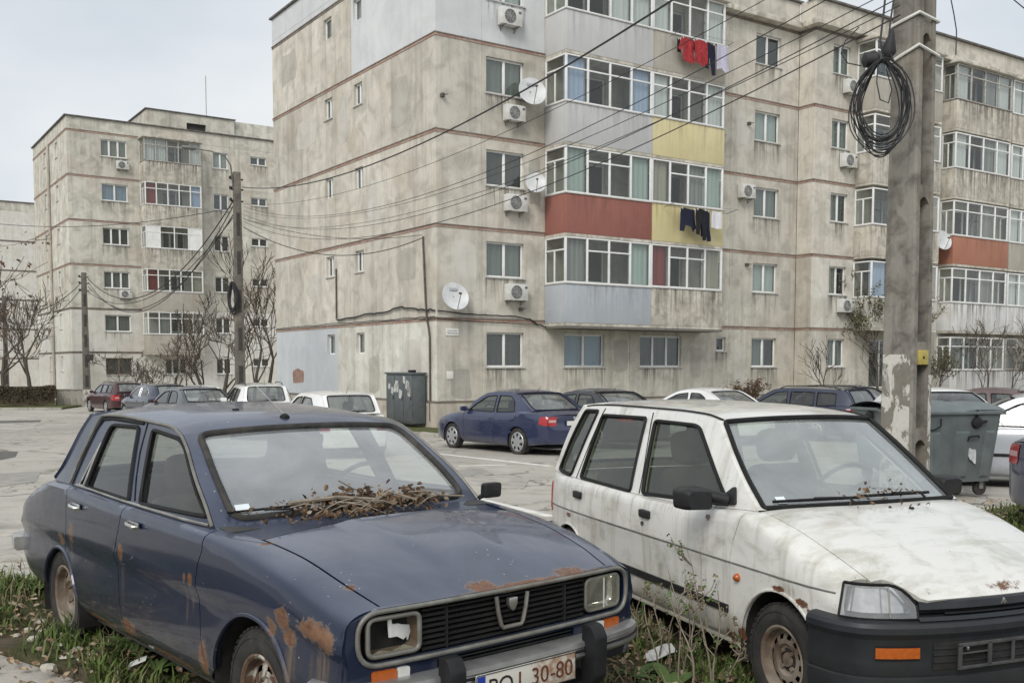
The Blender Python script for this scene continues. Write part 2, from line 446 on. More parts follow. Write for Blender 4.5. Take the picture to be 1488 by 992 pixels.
def rustmask(t, spots, wob=.6):
    """spots: (x,y,z, rx,ry,rz) ellipsoids in the thing's own coordinates, edges broken by noise"""
    nz_ = t.n('ShaderNodeTexNoise', {'Vector': t.obj, 'Scale': 30., 'Detail': 6., 'Roughness': .75}).outputs[0]
    w = t.math('MULTIPLY_ADD', nz_, wob * 2, -wob)
    cur = None
    for (x, y, z, a, b, c) in spots:
        d = t.n('ShaderNodeVectorMath', {0: t.obj, 1: (x, y, z)}, operation='SUBTRACT').outputs[0]
        d = t.n('ShaderNodeVectorMath', {0: d, 1: (1 / a, 1 / b, 1 / c)}, operation='MULTIPLY').outputs[0]
        l = t.n('ShaderNodeVectorMath', {0: d}, operation='LENGTH').outputs['Value']
        cur = l if cur is None else t.math('MINIMUM', cur, l)
    return t.math('ADD', cur, w)
def paint(name, base, fade_toplight, rough=.35, dirt=(.13, .115, .085), dirt_z=(.25, .62), dirt_amt=.75, spots=None, stains=None, speck=.0, fade_toplight_amt=.5, grime=(.2, .2, .15), grime_amt=0., speck_col=(.35, .37, .42), coat=.3, streak=False, film=0., film_col=(.15, .14, .12), spec=.5):
    t = NT(name)
    n1 = t.noise(2.2, 6, .6, dist=.4); n2 = t.noise(9, 6, .65); n3 = t.noise(60, 3)
    X = t.sep()
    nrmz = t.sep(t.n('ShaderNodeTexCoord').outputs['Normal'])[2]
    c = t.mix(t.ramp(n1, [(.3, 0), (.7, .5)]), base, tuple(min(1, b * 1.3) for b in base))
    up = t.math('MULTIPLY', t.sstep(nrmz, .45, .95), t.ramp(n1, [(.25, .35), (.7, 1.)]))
    c = t.mix(t.math('MULTIPLY', up, fade_toplight_amt), c, fade_toplight)  # up-facing tops toned: oxidised paint, plus sky reflection put into the colour
    if film: c = t.mix(t.math('MULTIPLY', t.ramp(n2, [(.25, .4), (.75, 1)]), film), c, film_col)
    if streak:
        run = t.noise(1, 5, .6, vec=t.map((11, 3, 1.1)))
        c = t.mix(t.math('MULTIPLY', t.ramp(run, [(.50, 0), (.75, 1)]), grime_amt), c, grime)
        blo = t.noise(3.2, 6, .7, vec=t.map((1, 1, 1.4), (4, 2, 9)), dist=.5)
        c = t.mix(t.math('MULTIPLY', t.ramp(blo, [(.52, 0), (.72, 1)]), grime_amt), c, tuple(g * .8 for g in grime))
    elif grime_amt:
        c = t.mix(t.math('MULTIPLY', t.ramp(t.noise(4, 6, .7), [(.45, 0), (.72, 1)]), grime_amt), c, grime)
    if speck:
        sp = t.vor(26); c = t.mix(t.math('MULTIPLY', t.ramp(sp, [(.07, 1), (.11, 0)]), t.ramp(t.noise(3.1, 3), [(.5, 0), (.62, speck)])), c, speck_col)
    zz = t.math('MULTIPLY_ADD', n2, .35, t.math('ADD', X[2], -.175))
    dm = t.math('MULTIPLY', t.sstep(zz, dirt_z[1], dirt_z[0]), dirt_amt)
    c = t.mix(dm, c, t.mix(n2, dirt, tuple(d * .6 for d in dirt)))
    rg = t.math('MULTIPLY_ADD', n2, .25, rough - .08)
    rg = t.math('MAXIMUM', rg, t.math('MULTIPLY', dm, .8))
    nr = t.bump(n3, .03, .002, t.bump(n1, .16, .025))
    if stains:
        sm = t.math('MULTIPLY', t.sstep(rustmask(t, stains, .5), 1., .1), t.ramp(t.noise(1, 4, .6, vec=t.map((40, 6, 2.5))), [(.4, .1), (.65, 1)])); c = t.mix(t.math('MULTIPLY', sm, .55), c, (.22, .15, .08))
    if spots:
        l = rustmask(t, spots, 1.15); k = t.ramp(l, [(.72, 1), (.80, 0)]); edge = t.ramp(l, [(.80, 1), (1.0, 0)])
        rc = t.mix(t.ramp(t.noise(38, 6, .7), [(.3, 0), (.7, 1)]), (.070, .028, .016), (.19, .082, .034))
        rc = t.mix(t.ramp(t.noise(11, 4), [(.5, 0), (.75, .5)]), rc, (.27, .175, .11))
        c = t.mix(t.math('MULTIPLY', edge, .55), c, (.22, .16, .11)); c = t.mix(k, c, rc)
        rg = t.math('MAXIMUM', rg, t.math('MULTIPLY', k, .95))
        nr = t.bump(k, -.5, .004, nr)
    return t.fin(c, rg, 0, nr, spec, coat, **{'Coat Roughness': .07})

for rn, ra in (('runoff', .8), ('runoff_faint', .28)):
    t = NT(rn); t.t.nodes.remove(t.b)     # dirt washed down a wall below a sill or ledge
    gen = t.n('ShaderNodeTexCoord').outputs['Generated']; gzz = t.sep(gen)
    oi = t.n('ShaderNodeObjectInfo'); wpos = t.n('ShaderNodeVectorMath', {0: t.obj, 1: oi.outputs['Location']}, operation='ADD').outputs[0]
    st = t.noise(1, 5, .62, vec=t.map((7.5, 7.5, .35), vec=wpos)); st2 = t.noise(1, 3, .6, vec=t.map((24, 24, 1.2), vec=wpos))
    al = t.math('MULTIPLY', t.ramp(t.math('MULTIPLY_ADD', st2, .4, t.math('MULTIPLY', st, .7)), [(.50, 0), (.72, 1)]), t.ramp(gzz[2], [(.0, 0), (.55, .45), (1., 1)]))
    ed = t.math('MULTIPLY', t.sstep(gzz[0], 0., .06), t.sstep(gzz[0], 1., .94))
    al = t.math('MULTIPLY', t.math('MULTIPLY', al, ed), ra, clamp=True)
    ms = t.n('ShaderNodeMixShader', {0: al, 1: t.n('ShaderNodeBsdfTransparent').outputs[0], 2: t.n('ShaderNodeBsdfDiffuse', {'Color': (.13, .12, .10)}).outputs[0]}).outputs[0]
    t.t.links.new(ms, t.out.inputs[0])
# ------------------------------------------------------------------ cars
plain('rubber', (.028, .027, .025), .8, var=.3, nscale=30, dirt=(.075, .068, .056))
plain('tyre', (.028, .027, .026), .85, var=.3, nscale=20, bump=.3, dirt=(.10, .09, .075))
plain('tyre_old', (.026, .025, .023), .92, var=.35, nscale=14, bump=.4, dirt=(.085, .076, .062))
plain('seal_black', (.010, .010, .010), .6, spec=.25, var=.3, nscale=20)
plain('plastic_black', (.016, .0165, .018), .5, var=.25, nscale=16, bump=.15, spec=.3, dirt=(.035, .034, .031))
plain('bumper_dark', (.022, .0245, .029), .45, var=.25, nscale=7, bump=.12, spec=.35, dirt=(.04, .039, .036))
plain('trim_grey', (.20, .195, .175), .5, .35, var=.25, nscale=18, dirt=(.16, .14, .10))
plain('chrome_dull', (.62, .62, .60), .28, .9, var=.15, nscale=18, dirt=(.3, .27, .22))
plain('chrome', (.75, .76, .78), .15, 1, var=.1, nscale=8)
plain('alloy', (.48, .49, .50), .4, .6, var=.15, nscale=20)
plain('well', (.018, .017, .016), .95, var=.4)
plain('under', (.02, .019, .018), .95, var=.4)
plain('seat_beige', (.11, .095, .072), .95, var=.3, nscale=10, bump=.3)
plain('seat_grey', (.05, .049, .046), .95, var=.25, nscale=12, bump=.3)
plain('dash_grey', (.045, .045, .043), .85, var=.2, dirt=(.09, .086, .075))
plain('lens_amber', (.42, .095, .012), .25, var=.15, nscale=40, coat=.5)
plain('lens_red', (.36, .012, .012), .2, var=.1, nscale=40, coat=.6)
plain('lens_clear', (.62, .62, .58), .25, var=.1, nscale=40, coat=.5)
plain('lens_backup', (.60, .35, .35), .25, var=.1, nscale=40, coat=.5)
plain('reflector', (.75, .75, .73), .12, .9, var=.2, nscale=30)
plain('plate_white', (.74, .73, .68), .5, var=.06)
plain('plate_blue', (.02, .05, .36), .45, var=.1)
plain('ink', (.015, .015, .015), .6, var=.1)
plain('sticker', (.66, .72, .74), .5, var=.1)
t = NT('rim_rust'); n = t.noise(16, 6, .7); n2 = t.noise(5, 4)
c = t.mix(t.ramp(n, [(.35, 0), (.65, 1)]), (.075, .048, .034), (.18, .125, .085)); c = t.mix(t.ramp(n2, [(.38, 0), (.58, .85)]), c, (.27, .235, .19))
t.fin(c, .85, .1, t.bump(n, .4, .005))
t = NT('rim_flaking'); n = t.noise(14, 6, .7); n2 = t.noise(7, 5, dist=.5)
c = t.mix(t.ramp(n, [(.35, 0), (.65, 1)]), (.075, .045, .03), (.18, .115, .075)); c = t.mix(t.ramp(n2, [(.46, 0), (.52, 1)]), c, (.46, .43, .38))
t.fin(c, .85, .1, t.bump(n2, .4, .005))
t = NT('plate_rusty'); n = t.noise(22, 6, .7, dist=.3)
xm = t.math('MULTIPLY', t.sstep(t.sep()[1], -.10, .12), 1.)
k = t.ramp(t.math('MULTIPLY_ADD', xm, .30, t.math('MULTIPLY', n, .8)), [(.60, 0), (.76, 1)])
t.fin(t.mix(k, (.62, .60, .53), t.mix(t.noise(50, 4), (.24, .11, .05), (.44, .30, .19))), .8)

class Car:
    """Body shells cut from smooth lofted surfaces. Own frame: x forward from the front axle, y left, z up."""
    def __init__(s, root, sp, mat):
        s.r, s.sp, s.mat = root, sp, mat
        s.w, s.zt, s.yt = pchip(sp['w']), pchip(sp['zt']), pchip(sp['yt'])
        s.rs = pchip(sp['rs']); s.zs = pchip(sp['zs']); s.zc = sp['zc']; s.crown = pchip(sp['crown'])
        s.k1, s.k2 = sp['tumble']; s.xf, s.xr = sp['xf'], sp['xr']; s.cache = {}; s.d = sp.get('d', .045)
        s.crease = sp.get('crease', .006)
        A = [s.gp(*p) for p in sp['A']]; Rl = [s.gp(*p) for p in sp['rail']]; C = [s.gp(*p) for p in sp['C']]
        s.A, s.rail, s.C = curve3(A), curve3([A[-1]] + Rl + [C[-1]]), curve3(C)
    def gp(s, x, z): return Vector((x, -s.G(x, z), z))
    def sec(s, x):
        k = round(x, 4)
        if k in s.cache: return s.cache[k]
        w, zt, yt, r, zs, zc = s.w(x), s.zt(x), s.yt(x), s.rs(x), s.zs(x), s.zc
        zc = min(zc, zt - r - .06); cr_ = s.crease
        P = [(w*.93, zs), (w*.972, zs + .05), (w*.988, zs + (zc - zs) * .4), (w*.997 - cr_ * .6, zc - .05), (w - cr_ * .2, zc - .012), (w, zc), (w*.999 - .002, zc + .012),
             (w*.994, zc + (zt - r - zc) * .5), (w*.984, zt - r)]
        for a in ((22, 45, 68, 90) if s.sp.get('sq', 1.) == 1. else (15, 32, 45, 58, 75, 90)):
            sq_ = s.sp.get('sq', 1.); P.append((yt + (w*.984 - yt) * max(math.cos(R(a)), 0) ** sq_, zt - r + r * math.sin(R(a)) ** sq_))
        P = np.array(P)
        seg = np.r_[0, np.cumsum(np.hypot(*np.diff(P, axis=0).T))]; seg /= seg[-1]
        fy, fz = pchip(list(zip(seg, P[:, 0]))), pchip(list(zip(seg, P[:, 1])))
        ss = np.linspace(0, 1, 90); Q = np.array([(fy(a), fz(a)) for a in ss])
        Q[:, 1] = np.maximum.accumulate(Q[:, 1] + np.arange(90) * 1e-7)
        s.cache[k] = Q; return Q
    def S(s, x, v):
        Q = s.sec(x); f = min(max(v, 0), 1) * 89; i = min(int(f), 88); u = f - i
        return Vector((x, -(Q[i, 0]*(1-u) + Q[i+1, 0]*u), Q[i, 1]*(1-u) + Q[i+1, 1]*u))
    def inv(s, x, z):
        Q = s.sec(x); return float(np.interp(z, Q[:, 1], np.linspace(0, 1, 90)))
    VS = .8     # metres per unit of v, for the 2-D domain
    def dom(s, pts): return [(x, s.inv(x, z) * s.VS) for x, z in pts]
    def smap(s, off=0.):
        def f(a, b):
            p = s.S(a, b / s.VS)
            if off:
                e = 1e-3; v = b / s.VS
                n = (s.S(a + e, v) - s.S(a - e, v)).cross(s.S(a, min(v + .01, 1)) - s.S(a, max(v - .01, 0)))
                if n.length > 0: p = p + n.normalized() * off * (1 if n.y < 0 else -1)
            return p
        return f
    def G(s, x, z):
        dz = max(z - s.zt(x), 0); return s.yt(x) - s.k1 * dz - s.k2 * dz * dz
    def side(s, name, pts, mat=None, holes=(), off=0., flange=.025, sides=(-1, 1), d=None, parent=None, dens=.05):
        out = []
        b = B(); o2 = s.dom(resample(pts, dens)); panel(b, o2, [s.dom(resample(h, .03)) for h in holes], d or s.d, s.smap(off), flange)
        return s.emit(name, b, mat or s.mat, sides, parent)
    def emit(s, name, b, mat, sides=(-1, 1), parent=None, smooth=42):
        out = []
        for sd_ in sides:
            q = B(); q.v = list(b.v); q.f = list(b.f)
            if sd_ > 0: q.v = [(x, -y, z) for x, y, z in q.v]; q.f = [f[::-1] for f in q.f]
            out.append(q.build(name, mat, parent or s.r, smooth))
        return out
    def gmap(s, off=0.):
        return lambda x, z: Vector((x, -s.G(x, z) - off, z))
    def T(s, x, t):          # bonnet, cowl and boot surface
        return Vector((x, t * s.yt(x), s.zt(x) + s.crown(x) * (1 - abs(t) ** s.sp.get('cp', 2.2))))
    def WS(s, t, q):
        p = s.A(q); b = s.sp['wsb']; k = 1 - abs(t) ** 2.2
        return Vector((p.x + k * (b[0] + (b[1] - b[0]) * q), -p.y * t, p.z + k * (b[2] + (b[3] - b[2]) * q)))
    def RW(s, t, q):
        p = s.C(q); b = s.sp['rwb']; k = 1 - abs(t) ** 2.2
        return Vector((p.x - k * (b[0] + (b[1] - b[0]) * q), -p.y * t, p.z + k * (b[2] + (b[3] - b[2]) * q)))
    def ROOF(s, t, q):
        p = s.rail(q); k = 1 - abs(t) ** 2.2; k2 = 1 - abs(t) ** 3.2
        bf, br = s.sp['wsb'][1], s.sp['rwb'][1]; c = s.sp['roofc']
        c0, c1 = s.sp['wsb'][3], s.sp['rwb'][3]
        ce = c0 + (c1 - c0) * q; cm = math.sin(PI * q) ** .5
        return Vector((p.x + k * (bf * (1 - q) - br * q), -p.y * t, p.z + k * ce * (1 - cm) + k2 * c * cm))
    def hmap(s, fn, half, length, off=0.):
        def f(a, b):
            t, q = a / half, b / length; p = fn(t, q)
            if off:
                e = 1e-3; n = (fn(t + e, q) - fn(t - e, q)).cross(fn(t, q + e) - fn(t, q - e))
                if n.z < 0: n = -n
                p = p + n.normalized() * off
            return p
        return f
    def glasspatch(s, fn, name, frame_name, margins, rad, gmat, gasket=.014, gasket_mat='rubber', parent=None):
        """frame panel with a hole, the pane and its rubber"""
        half = abs(fn(1, .3).y); length = (fn(0, 1) - fn(0, 0)).length
        mt, mt2, mb, mtop = margins     # side margin at base, at top, base, top
        h0, h1 = abs(fn(1, 0).y), abs(fn(1, 1).y)
        q0, q1 = mb, length - mtop
        hole = rpoly([(-half * (1 - mt / h0), q0), (half * (1 - mt / h0), q0), (half * (1 - mt2 / h1), q1), (-half * (1 - mt2 / h1), q1)], rad)
        out = [(-half, 0), (half, 0), (half, length), (-half, length)]
        b = B(); panel(b, out, [hole], s.d * 1.2, s.hmap(fn, half, length), .02)
        s.fix(b, lambda p: True); fr = b.build(frame_name, s.mat, s.r, 42)
        g = B(); panel(g, hole, [], s.d * 2, s.hmap(fn, half, length, -.008), 0); s.fix(g)
        gl = g.build(name, gmat, s.r, 60)
        rb = B(); f = s.hmap(fn, half, length, .001); rb.tube([f(*p) for p in resample(hole, .04)], gasket, 6, True); rb.build('window_rubber', gasket_mat, gl, 60)
        s.last = (half, length, hole, f)
        return gl, fr
    def fix(s, b, *a):
        """outward normals for top patches: make mean normal point up"""
        n = Vector((0, 0, 0))
        for f in b.f[:60]:
            p = [Vector(b.v[i]) for i in f[:3]]; n += (p[1] - p[0]).cross(p[2] - p[0])
        if n.z < 0: b.f = [f[::-1] for f in b.f]
    def arch(s, c, z0, r, a0, a1, n=18):
        return [(c + r * math.cos(R(a0 + (a1 - a0) * i / n)), z0 + r * math.sin(R(a0 + (a1 - a0) * i / n))) for i in range(n + 1)]
    def wheel(s, x, y, z, r, rim_r, width, rim_mat, tyre_mat='tyre', style='steel', sgn=-1, steer=0):
        """sgn -1: right-hand side; face points to sgn*y"""
        hub = B(); hub.lathe([(.001, .02), (.055, .02), (.06, -.02), (.14, -.03), (.14, -.09), (.001, -.09)], 20, axis='y')
        ty = B(); hw = width / 2
        prof = [(rim_r - .01, hw * .62), (rim_r + .01, hw * .86), (rim_r + (r - rim_r) * .45, hw), (r - .025, hw * .9), (r - .006, hw * .72), (r, hw * .4), (r, -hw * .4), (r - .006, -hw * .72), (rim_r + (r - rim_r) * .45, -hw), (rim_r - .01, -hw * .8)]
        ty.lathe(prof, 40, axis='y')
        ty.lathe([(rim_r + (r - rim_r) * .62, hw * .985), (rim_r + (r - rim_r) * .62 + .004, hw * 1.01), (rim_r + (r - rim_r) * .62 + .012, hw * .97)], 40, axis='y')
        for k in range(44):       # tread blocks on the shoulder
            a = 2 * PI * k / 44; c_, s_ = math.cos(a), math.sin(a)
            for q in (-1, 1):
                p = Vector((r * c_, q * hw * .62, r * s_)); ty.bar(p - Vector((0, hw * .13, 0)), p + Vector((0, hw * .13, 0)), .022, .008, (c_, 0, s_))
        rm = B(); n = 48; R0 = rim_r
        if style == 'steel':
            rp = [(R0 + .006, hw * .86), (R0 - .004, hw * .9), (R0 - .014, hw * .78), (R0 - .022, hw * .3), (R0 * .80, hw * .22), (R0 * .76, hw * .34), (R0 * .62, hw * .46), (R0 * .48, hw * .46), (R0 * .42, hw * .30), (R0 * .22, hw * .24), (R0 * .20, hw * .42), (R0 * .05, hw * .46), (.001, hw * .46)]
            holes = s.sp.get('rim_holes', 8)
            rm.lathe(rp, n, axis='y', skip=lambda i, k: i in (5,) and (k % (n // holes)) < (n // holes) * .5)
            for k in range(4):
                a = 2 * PI * (k + .5) / 4; rm.lathe([(.011, 0), (.011, .014), (.001, .014)], 6, (R0 * .32 * math.cos(a), hw * .26, R0 * .32 * math.sin(a)), 'y')
        else:                     # wheel trim with spokes
            rp = [(R0 + .008, hw * .84), (R0 - .004, hw * .95), (R0 * .90, hw * .9), (R0 * .55, hw * 1.0), (R0 * .30, hw * 1.04), (R0 * .12, hw * 1.05), (.001, hw * 1.05)]
            sp_ = 7; n = 56
            rm.lathe(rp, n, axis='y', skip=lambda i, k: i == 2 and (k % (n // sp_)) >= 5)
        wl = hub.build('wheel', 'well', s.r, 40)
        tr_ = ty.build('tyre', tyre_mat, wl, 50); ri = rm.build('rim', rim_mat, wl, 35)
        wl.location = (x, y, z); wl.rotation_euler = (0, 0, (PI if sgn < 0 else 0) + steer)
        return wl
    def wells(s, arches, y_in=.38):
        for (c, z0, r) in arches:
            for sd_ in (-1, 1):
                b = B(); w = s.w(c) - .015; ang = lin(-20, 200, 20)
                for (ya, yb_) in ((y_in, w),):
                    b.grid(lambda a, y: (c + (r + .004) * math.cos(R(a)), sd_ * y, z0 + (r + .004) * math.sin(R(a))), ang, [ya, yb_])
                b.add([(c, sd_ * y_in, z0)] + [(c + (r + .004) * math.cos(R(a)), sd_ * y_in, z0 + (r + .004) * math.sin(R(a))) for a in ang], [(0, i, i + 1) for i in range(1, 20)])
                b.build('wheel_well', 'well', s.r, 30)
    def lip(s, arches, mat=None, rad=.009):
        for c, z0, r, a0, a1 in arches:
            b = B(); pts = []
            for x, z in s.arch(c, z0, r, a0, a1, 22):
                p = s.S(x, s.inv(x, z)); pts.append(p)
            b.tube(pts, rad, 6); s.emit('arch_lip', b, mat or s.mat)
    def windows(s, wins, gmat, frame_mat=None, seal='seal_black', seal_r=.009, name='side_window', offs=-.012):
        for poly in wins:
            g = B(); panel(g, poly, [], .09, s.gmap(offs), 0)
            rb = B(); rb.tube([s.gmap(.001)(*p) for p in resample(poly, .05)], seal_r, 6, True)
            for sd_ in (-1, 1):
                gg = s.emit(name, g, gmat, (sd_,))[0]; s.emit('window_seal', rb, seal, (sd_,), parent=gg)
    def frame(s, outline, wins, name='side_frame', mat=None, d=None):
        b = B(); panel(b, outline, wins, d or s.d, s.gmap(), .022); return s.emit(name, b, mat or s.mat)
    def seat(s, x, y, z, mat, w=.48, h=.56, head=True, rec=14, name='seat', base=.48):
        b = B()
        def cushion(L, W, Tk, M_):
            q = B(); pr = rpoly([(-L/2, -W/2), (L/2, -W/2), (L/2, W/2), (-L/2, W/2)], .07, 4)
            for k, (sc_, zz) in enumerate(((.9, 0), (1, Tk*.3), (1, Tk*.7), (.9, Tk*.97), (.55, Tk))):
                q.v += [(a*sc_, c_*sc_, zz) for a, c_ in pr]
            n = len(pr)
            for k in range(4): q.f += [(k*n + i, k*n + (i+1) % n, (k+1)*n + (i+1) % n, (k+1)*n + i) for i in range(n)]
            q.f.append(tuple(4*n + i for i in range(n))); q.f.append(tuple(range(n))[::-1]); q.xform(M_); b.add(q.v, q.f)
        cushion(base, w, .16, Matrix.Translation((x, y, z)) @ Matrix.Rotation(R(-6), 4, 'Y'))
        MB_ = Matrix.Translation((x - base*.46, y, z + .10)) @ Matrix.Rotation(R(-rec), 4, 'Y')
        cushion(h, w*.96, .13, MB_ @ Matrix.Translation((0, 0, h/2)) @ Matrix.Rotation(R(90), 4, 'Y'))
        if head: cushion(.2, w*.52, .10, MB_ @ Matrix.Translation((0, 0, h + .12)) @ Matrix.Rotation(R(90), 4, 'Y'))
        return b.build(name, mat, s.r, 50)
    def cabin(s, seatmat, front_x, rear_x, ys=.34, zseat=.36, dash=None, h=.56, head=True, rear_h=.5, wheel=True, floor=None):
        f0, f1 = floor or (rear_x - .35, front_x + .75)
        b = B(); zz = .22; W_ = s.w(front_x) - .07
        b.box(f0, f1, -W_ + .06, W_ - .06, zz - .03, zz)
        for sd_ in (-1, 1): b.grid(lambda x, z: (x, sd_ * (min(s.yt(x), s.w(x)) - .045), z), lin(f0 + .05, f1 - .02, 12), [zz, .6, s.zt(front_x) - .02])
        b.build('cabin_trim', 'dash_grey', s.r, 30)
        for y in (-ys, ys): s.seat(front_x, y, zseat, seatmat, h=h, head=head, name='front_seat')
        s.seat(rear_x, 0, zseat, seatmat, w=2 * ys + .46, h=rear_h, head=False, rec=18, name='rear_seat')
        if dash:
            x, z = dash; b = B(); W2 = s.yt(x) - .04
            b.prism([(x + .30, z - .02), (x + .02, z + .005), (x - .16, z - .02), (x - .22, z - .10), (x - .20, z - .3), (x + .30, z - .3)], lambda a, c_, h_: (a, h_, c_), -W2, W2)
            b.build('dashboard', 'dash_grey', s.r, 30)
            if wheel:
                c = Vector((x - .36, ys, z + .02)); n = Vector((-.82, 0, .57)).normalized(); u = Vector((0, 1, 0)); v_ = n.cross(u)
                b = B(); b.tube([c + (u * math.cos(a) + v_ * math.sin(a)) * .185 for a in lin(0, 2*PI, 25)[:-1]], .013, 6, True)
                for a in (R(200), R(340), R(90)): b.tube([c - n * .03, c + (u * math.cos(a) + v_ * math.sin(a)) * .18], .012, 5)
                b.tube([c - n * .2, c + n * .01], .035, 8); b.build('steering_wheel', 'plastic_black', s.r, 50)
def sweep_plan(b, path, prof, closed_prof=False):
    """sweep a profile of (out, z) along a plan path of (x, y); out is to the right of the path direction... outward = away from the car centre"""
    n = len(path); N_ = []
    for i in range(n):
        a = path[max(i - 1, 0)]; c = path[min(i + 1, n - 1)]
        d = Vector((c[0] - a[0], c[1] - a[1])).normalized(); N_.append((d.y, -d.x))
    def fn(i, j):
        (x, y), (nx, ny) = path[i], N_[i]; o, z = prof[j]
        return (x + nx * o, y + ny * o, z)
    pj = list(range(len(prof))) + ([0] if closed_prof else [])
    b.grid(fn, list(range(n)), pj)
    if closed_prof:
        for i in (0, n - 1):
            base = len(b.v); b.v += [fn(i, j) for j in range(len(prof))]; b.f.append(tuple(base + j for j in range(len(prof)))[::1 if i else -1])
    return b
def smooth_path(pts, n=40):
    c = curve3([(p[0], p[1], 0) for p in pts]); return [tuple(c(i / (n - 1)))[:2] for i in range(n)]
def text_mesh(txt, size, mat, name, parent, M4, extrude=.0006):
    cu = bpy.data.curves.new(name, 'FONT'); cu.body = txt; cu.size = size; cu.align_x = 'LEFT'; cu.extrude = extrude; cu.resolution_u = 3
    tmp = bpy.data.objects.new(name, cu); COL.objects.link(tmp); bpy.context.view_layer.update()
    me = bpy.data.meshes.new_from_object(tmp.evaluated_get(bpy.context.evaluated_depsgraph_get()))
    bpy.data.objects.remove(tmp); bpy.data.curves.remove(cu)
    me.transform(M4); me.materials.clear(); me.materials.append(M[mat])
    return link(name, me, parent)
# ------------------------------------------------------------------ the old blue saloon
def blue_saloon():
    rust = [(.30, -.80, .66, .055, .2, .06), (.335, -.80, .60, .05, .2, .05), (.50, -.775, .66, .10, .2, .045), (.58, -.75, .63, .05, .2, .05), (-.50, -.81, .69, .026, .2, .034), (-.56, -.81, .69, .016, .2, .026),
            (-1.33, -.81, .70, .035, .2, .05), (-.40, -.80, .36, .05, .2, .09), (-1.28, -.80, .32, .10, .2, .05), (-2.30, -.80, .64, .05, .2, .04), (-2.10, -.80, .70, .035, .2, .06), (.20, -.80, .62, .035, .2, .05), (-1.75, -.8, .27, .25, .2, .03), (-.8, -.8, .27, .3, .2, .025),
            (.66, -.12, .76, .05, .075, .06), (.665, .36, .755, .045, .12, .05), (.68, .1, .735, .02, .35, .03), (.69, .50, .73, .03, .10, .03), (.49, -.62, .82, .03, .035, .05), (-.05, -.68, .90, .02, .04, .05)]
    stains = [(.34, -.8, .50, .05, .2, .16), (.54, -.76, .50, .09, .2, .16), (-1.335, -.81, .56, .03, .2, .2), (-.56, -.81, .58, .018, .2, .14), (-.5, -.81, .62, .02, .2, .1), (-2.13, -.81, .56, .035, .2, .18), (.22, -.8, .5, .03, .2, .12)]
    paint('paint_blue', (.004, .0105, .033), (.115, .13, .18), .34, (.060, .054, .043), (.24, .58), .5, rust, stains, speck=.75, fade_toplight_amt=.75, coat=.7, spec=.3, film=.0, film_col=(.11, .115, .13), speck_col=(.5, .52, .56))
    root = thing('parked_car', 'weathered dark blue old saloon car with rust patches and dead leaves under its windscreen', 'car', (-.458, 4.555, 0), -.858)
    sp = dict(xf=.655, xr=-3.40, zc=.665, d=.04, crease=.028, sq=.8, cp=2.4, rim_holes=8,
        w=[(-3.42, .70), (-3.3, .745), (-3.0, .79), (-2.4, .81), (-1.4, .822), (-.4, .822), (.15, .812), (.45, .80), (.58, .785), (.66, .76)],
        zt=[(-3.42, .715), (-3.32, .77), (-3.0, .865), (-2.8, .91), (-2.6, .94), (-2.3, .945), (-1.3, .925), (-.55, .915), (-.2, .905), (.15, .868), (.45, .80), (.6, .755), (.70, .725)],
        yt=[(-3.42, .57), (-3.0, .65), (-2.75, .705), (-2.55, .742), (-2.3, .752), (-.7, .758), (-.45, .735), (-.2, .685), (.1, .655), (.45, .63), (.62, .60), (.70, .585)],
        rs=[(-3.4, .10), (-2.9, .12), (-2.5, .05), (-.6, .045), (-.2, .07), (.3, .085), (.66, .085)], zs=[(-3.42, .36), (-3.1, .30), (-2.5, .255), (.1, .255), (.5, .30), (.66, .33)],
        crown=[(-3.4, .02), (-2.8, .03), (-.3, .035), (.1, .034), (.5, .028), (.68, .012)], tumble=(.30, .15),
        A=[(-.425, .915), (-.52, 1.0), (-.63, 1.08), (-.745, 1.155), (-.87, 1.235), (-.985, 1.29)], rail=[(-1.12, 1.322), (-1.45, 1.338), (-1.85, 1.35), (-2.1, 1.345)],
        C=[(-2.595, .948), (-2.49, 1.02), (-2.42, 1.12), (-2.365, 1.23), (-2.29, 1.33)],
        wsb=(.07, .06, .012, .03), rwb=(.24, .06, .005, .03), roofc=.062)
    k = Car(root, sp, 'paint_blue')
    # side panels
    shF = [(-.385, .335), (-.415, .45), (-.437, .60), (-.44, .70), (-.415, .78), (-.385, .83), (-.385, .95)]
    shB = [(-1.35, .335), (-1.40, .55), (-1.42, .67), (-1.36, .80), (-1.30, .99)]
    aF = k.arch(.03, .30, .325, 172, 8); aR = k.arch(-2.36, .27, .305, 168, 12)
    g = .0035
    fend = [(-.385 + g, .26)] + [(x + g, z) for x, z in shF] + [(.655, 9)] + [(.655, .33), (.5, .32)] + [(.36, .32)] + aF[::-1]
    k.side('front_wing', fend)
    k.side('front_door', [(x - g, z) for x, z in shF][::-1] + [(x + g, z) for x, z in shB])
    shR = [(-2.03, .335), (-2.05, .40)] + k.arch(-2.36, .27, .335, 22, 62, 8) + [(-2.20, .64), (-2.18, .75), (-2.2, .99)]
    k.side('rear_door', [(x - g, z) for x, z in shB][::-1] + [(x + g, z) for x, z in shR])
    k.side('rear_wing', [(-2.03 - g, .26)] + [(x - g, z) for x, z in shR] + [(-3.40, 9), (-3.40, .36), (-2.9, .30), (-2.66, .30)] + aR)
    k.side('sill', [(-2.06, .255), (-2.04, .33), (-.39, .33), (-.36, .255)], flange=.05)
    k.lip([(.03, .30, .327, 172, 8), (-2.36, .27, .307, 168, 12)], rad=.011)
    k.wells([(.03, .30, .33), (-2.36, .27, .31)])
    # bonnet with raised centre, cowl, boot
    def hood(x, t):
        p = k.T(x, t); y = abs(p.y); hw = .16 + (.62 - x) * .16
        p.z += .010 * (1 / (1 + math.exp((y - hw) / .012))) * min(max((.52 - x) / .12, 0), 1); return p
    xc = lambda t: -.10 - .02 * (1 - t * t)
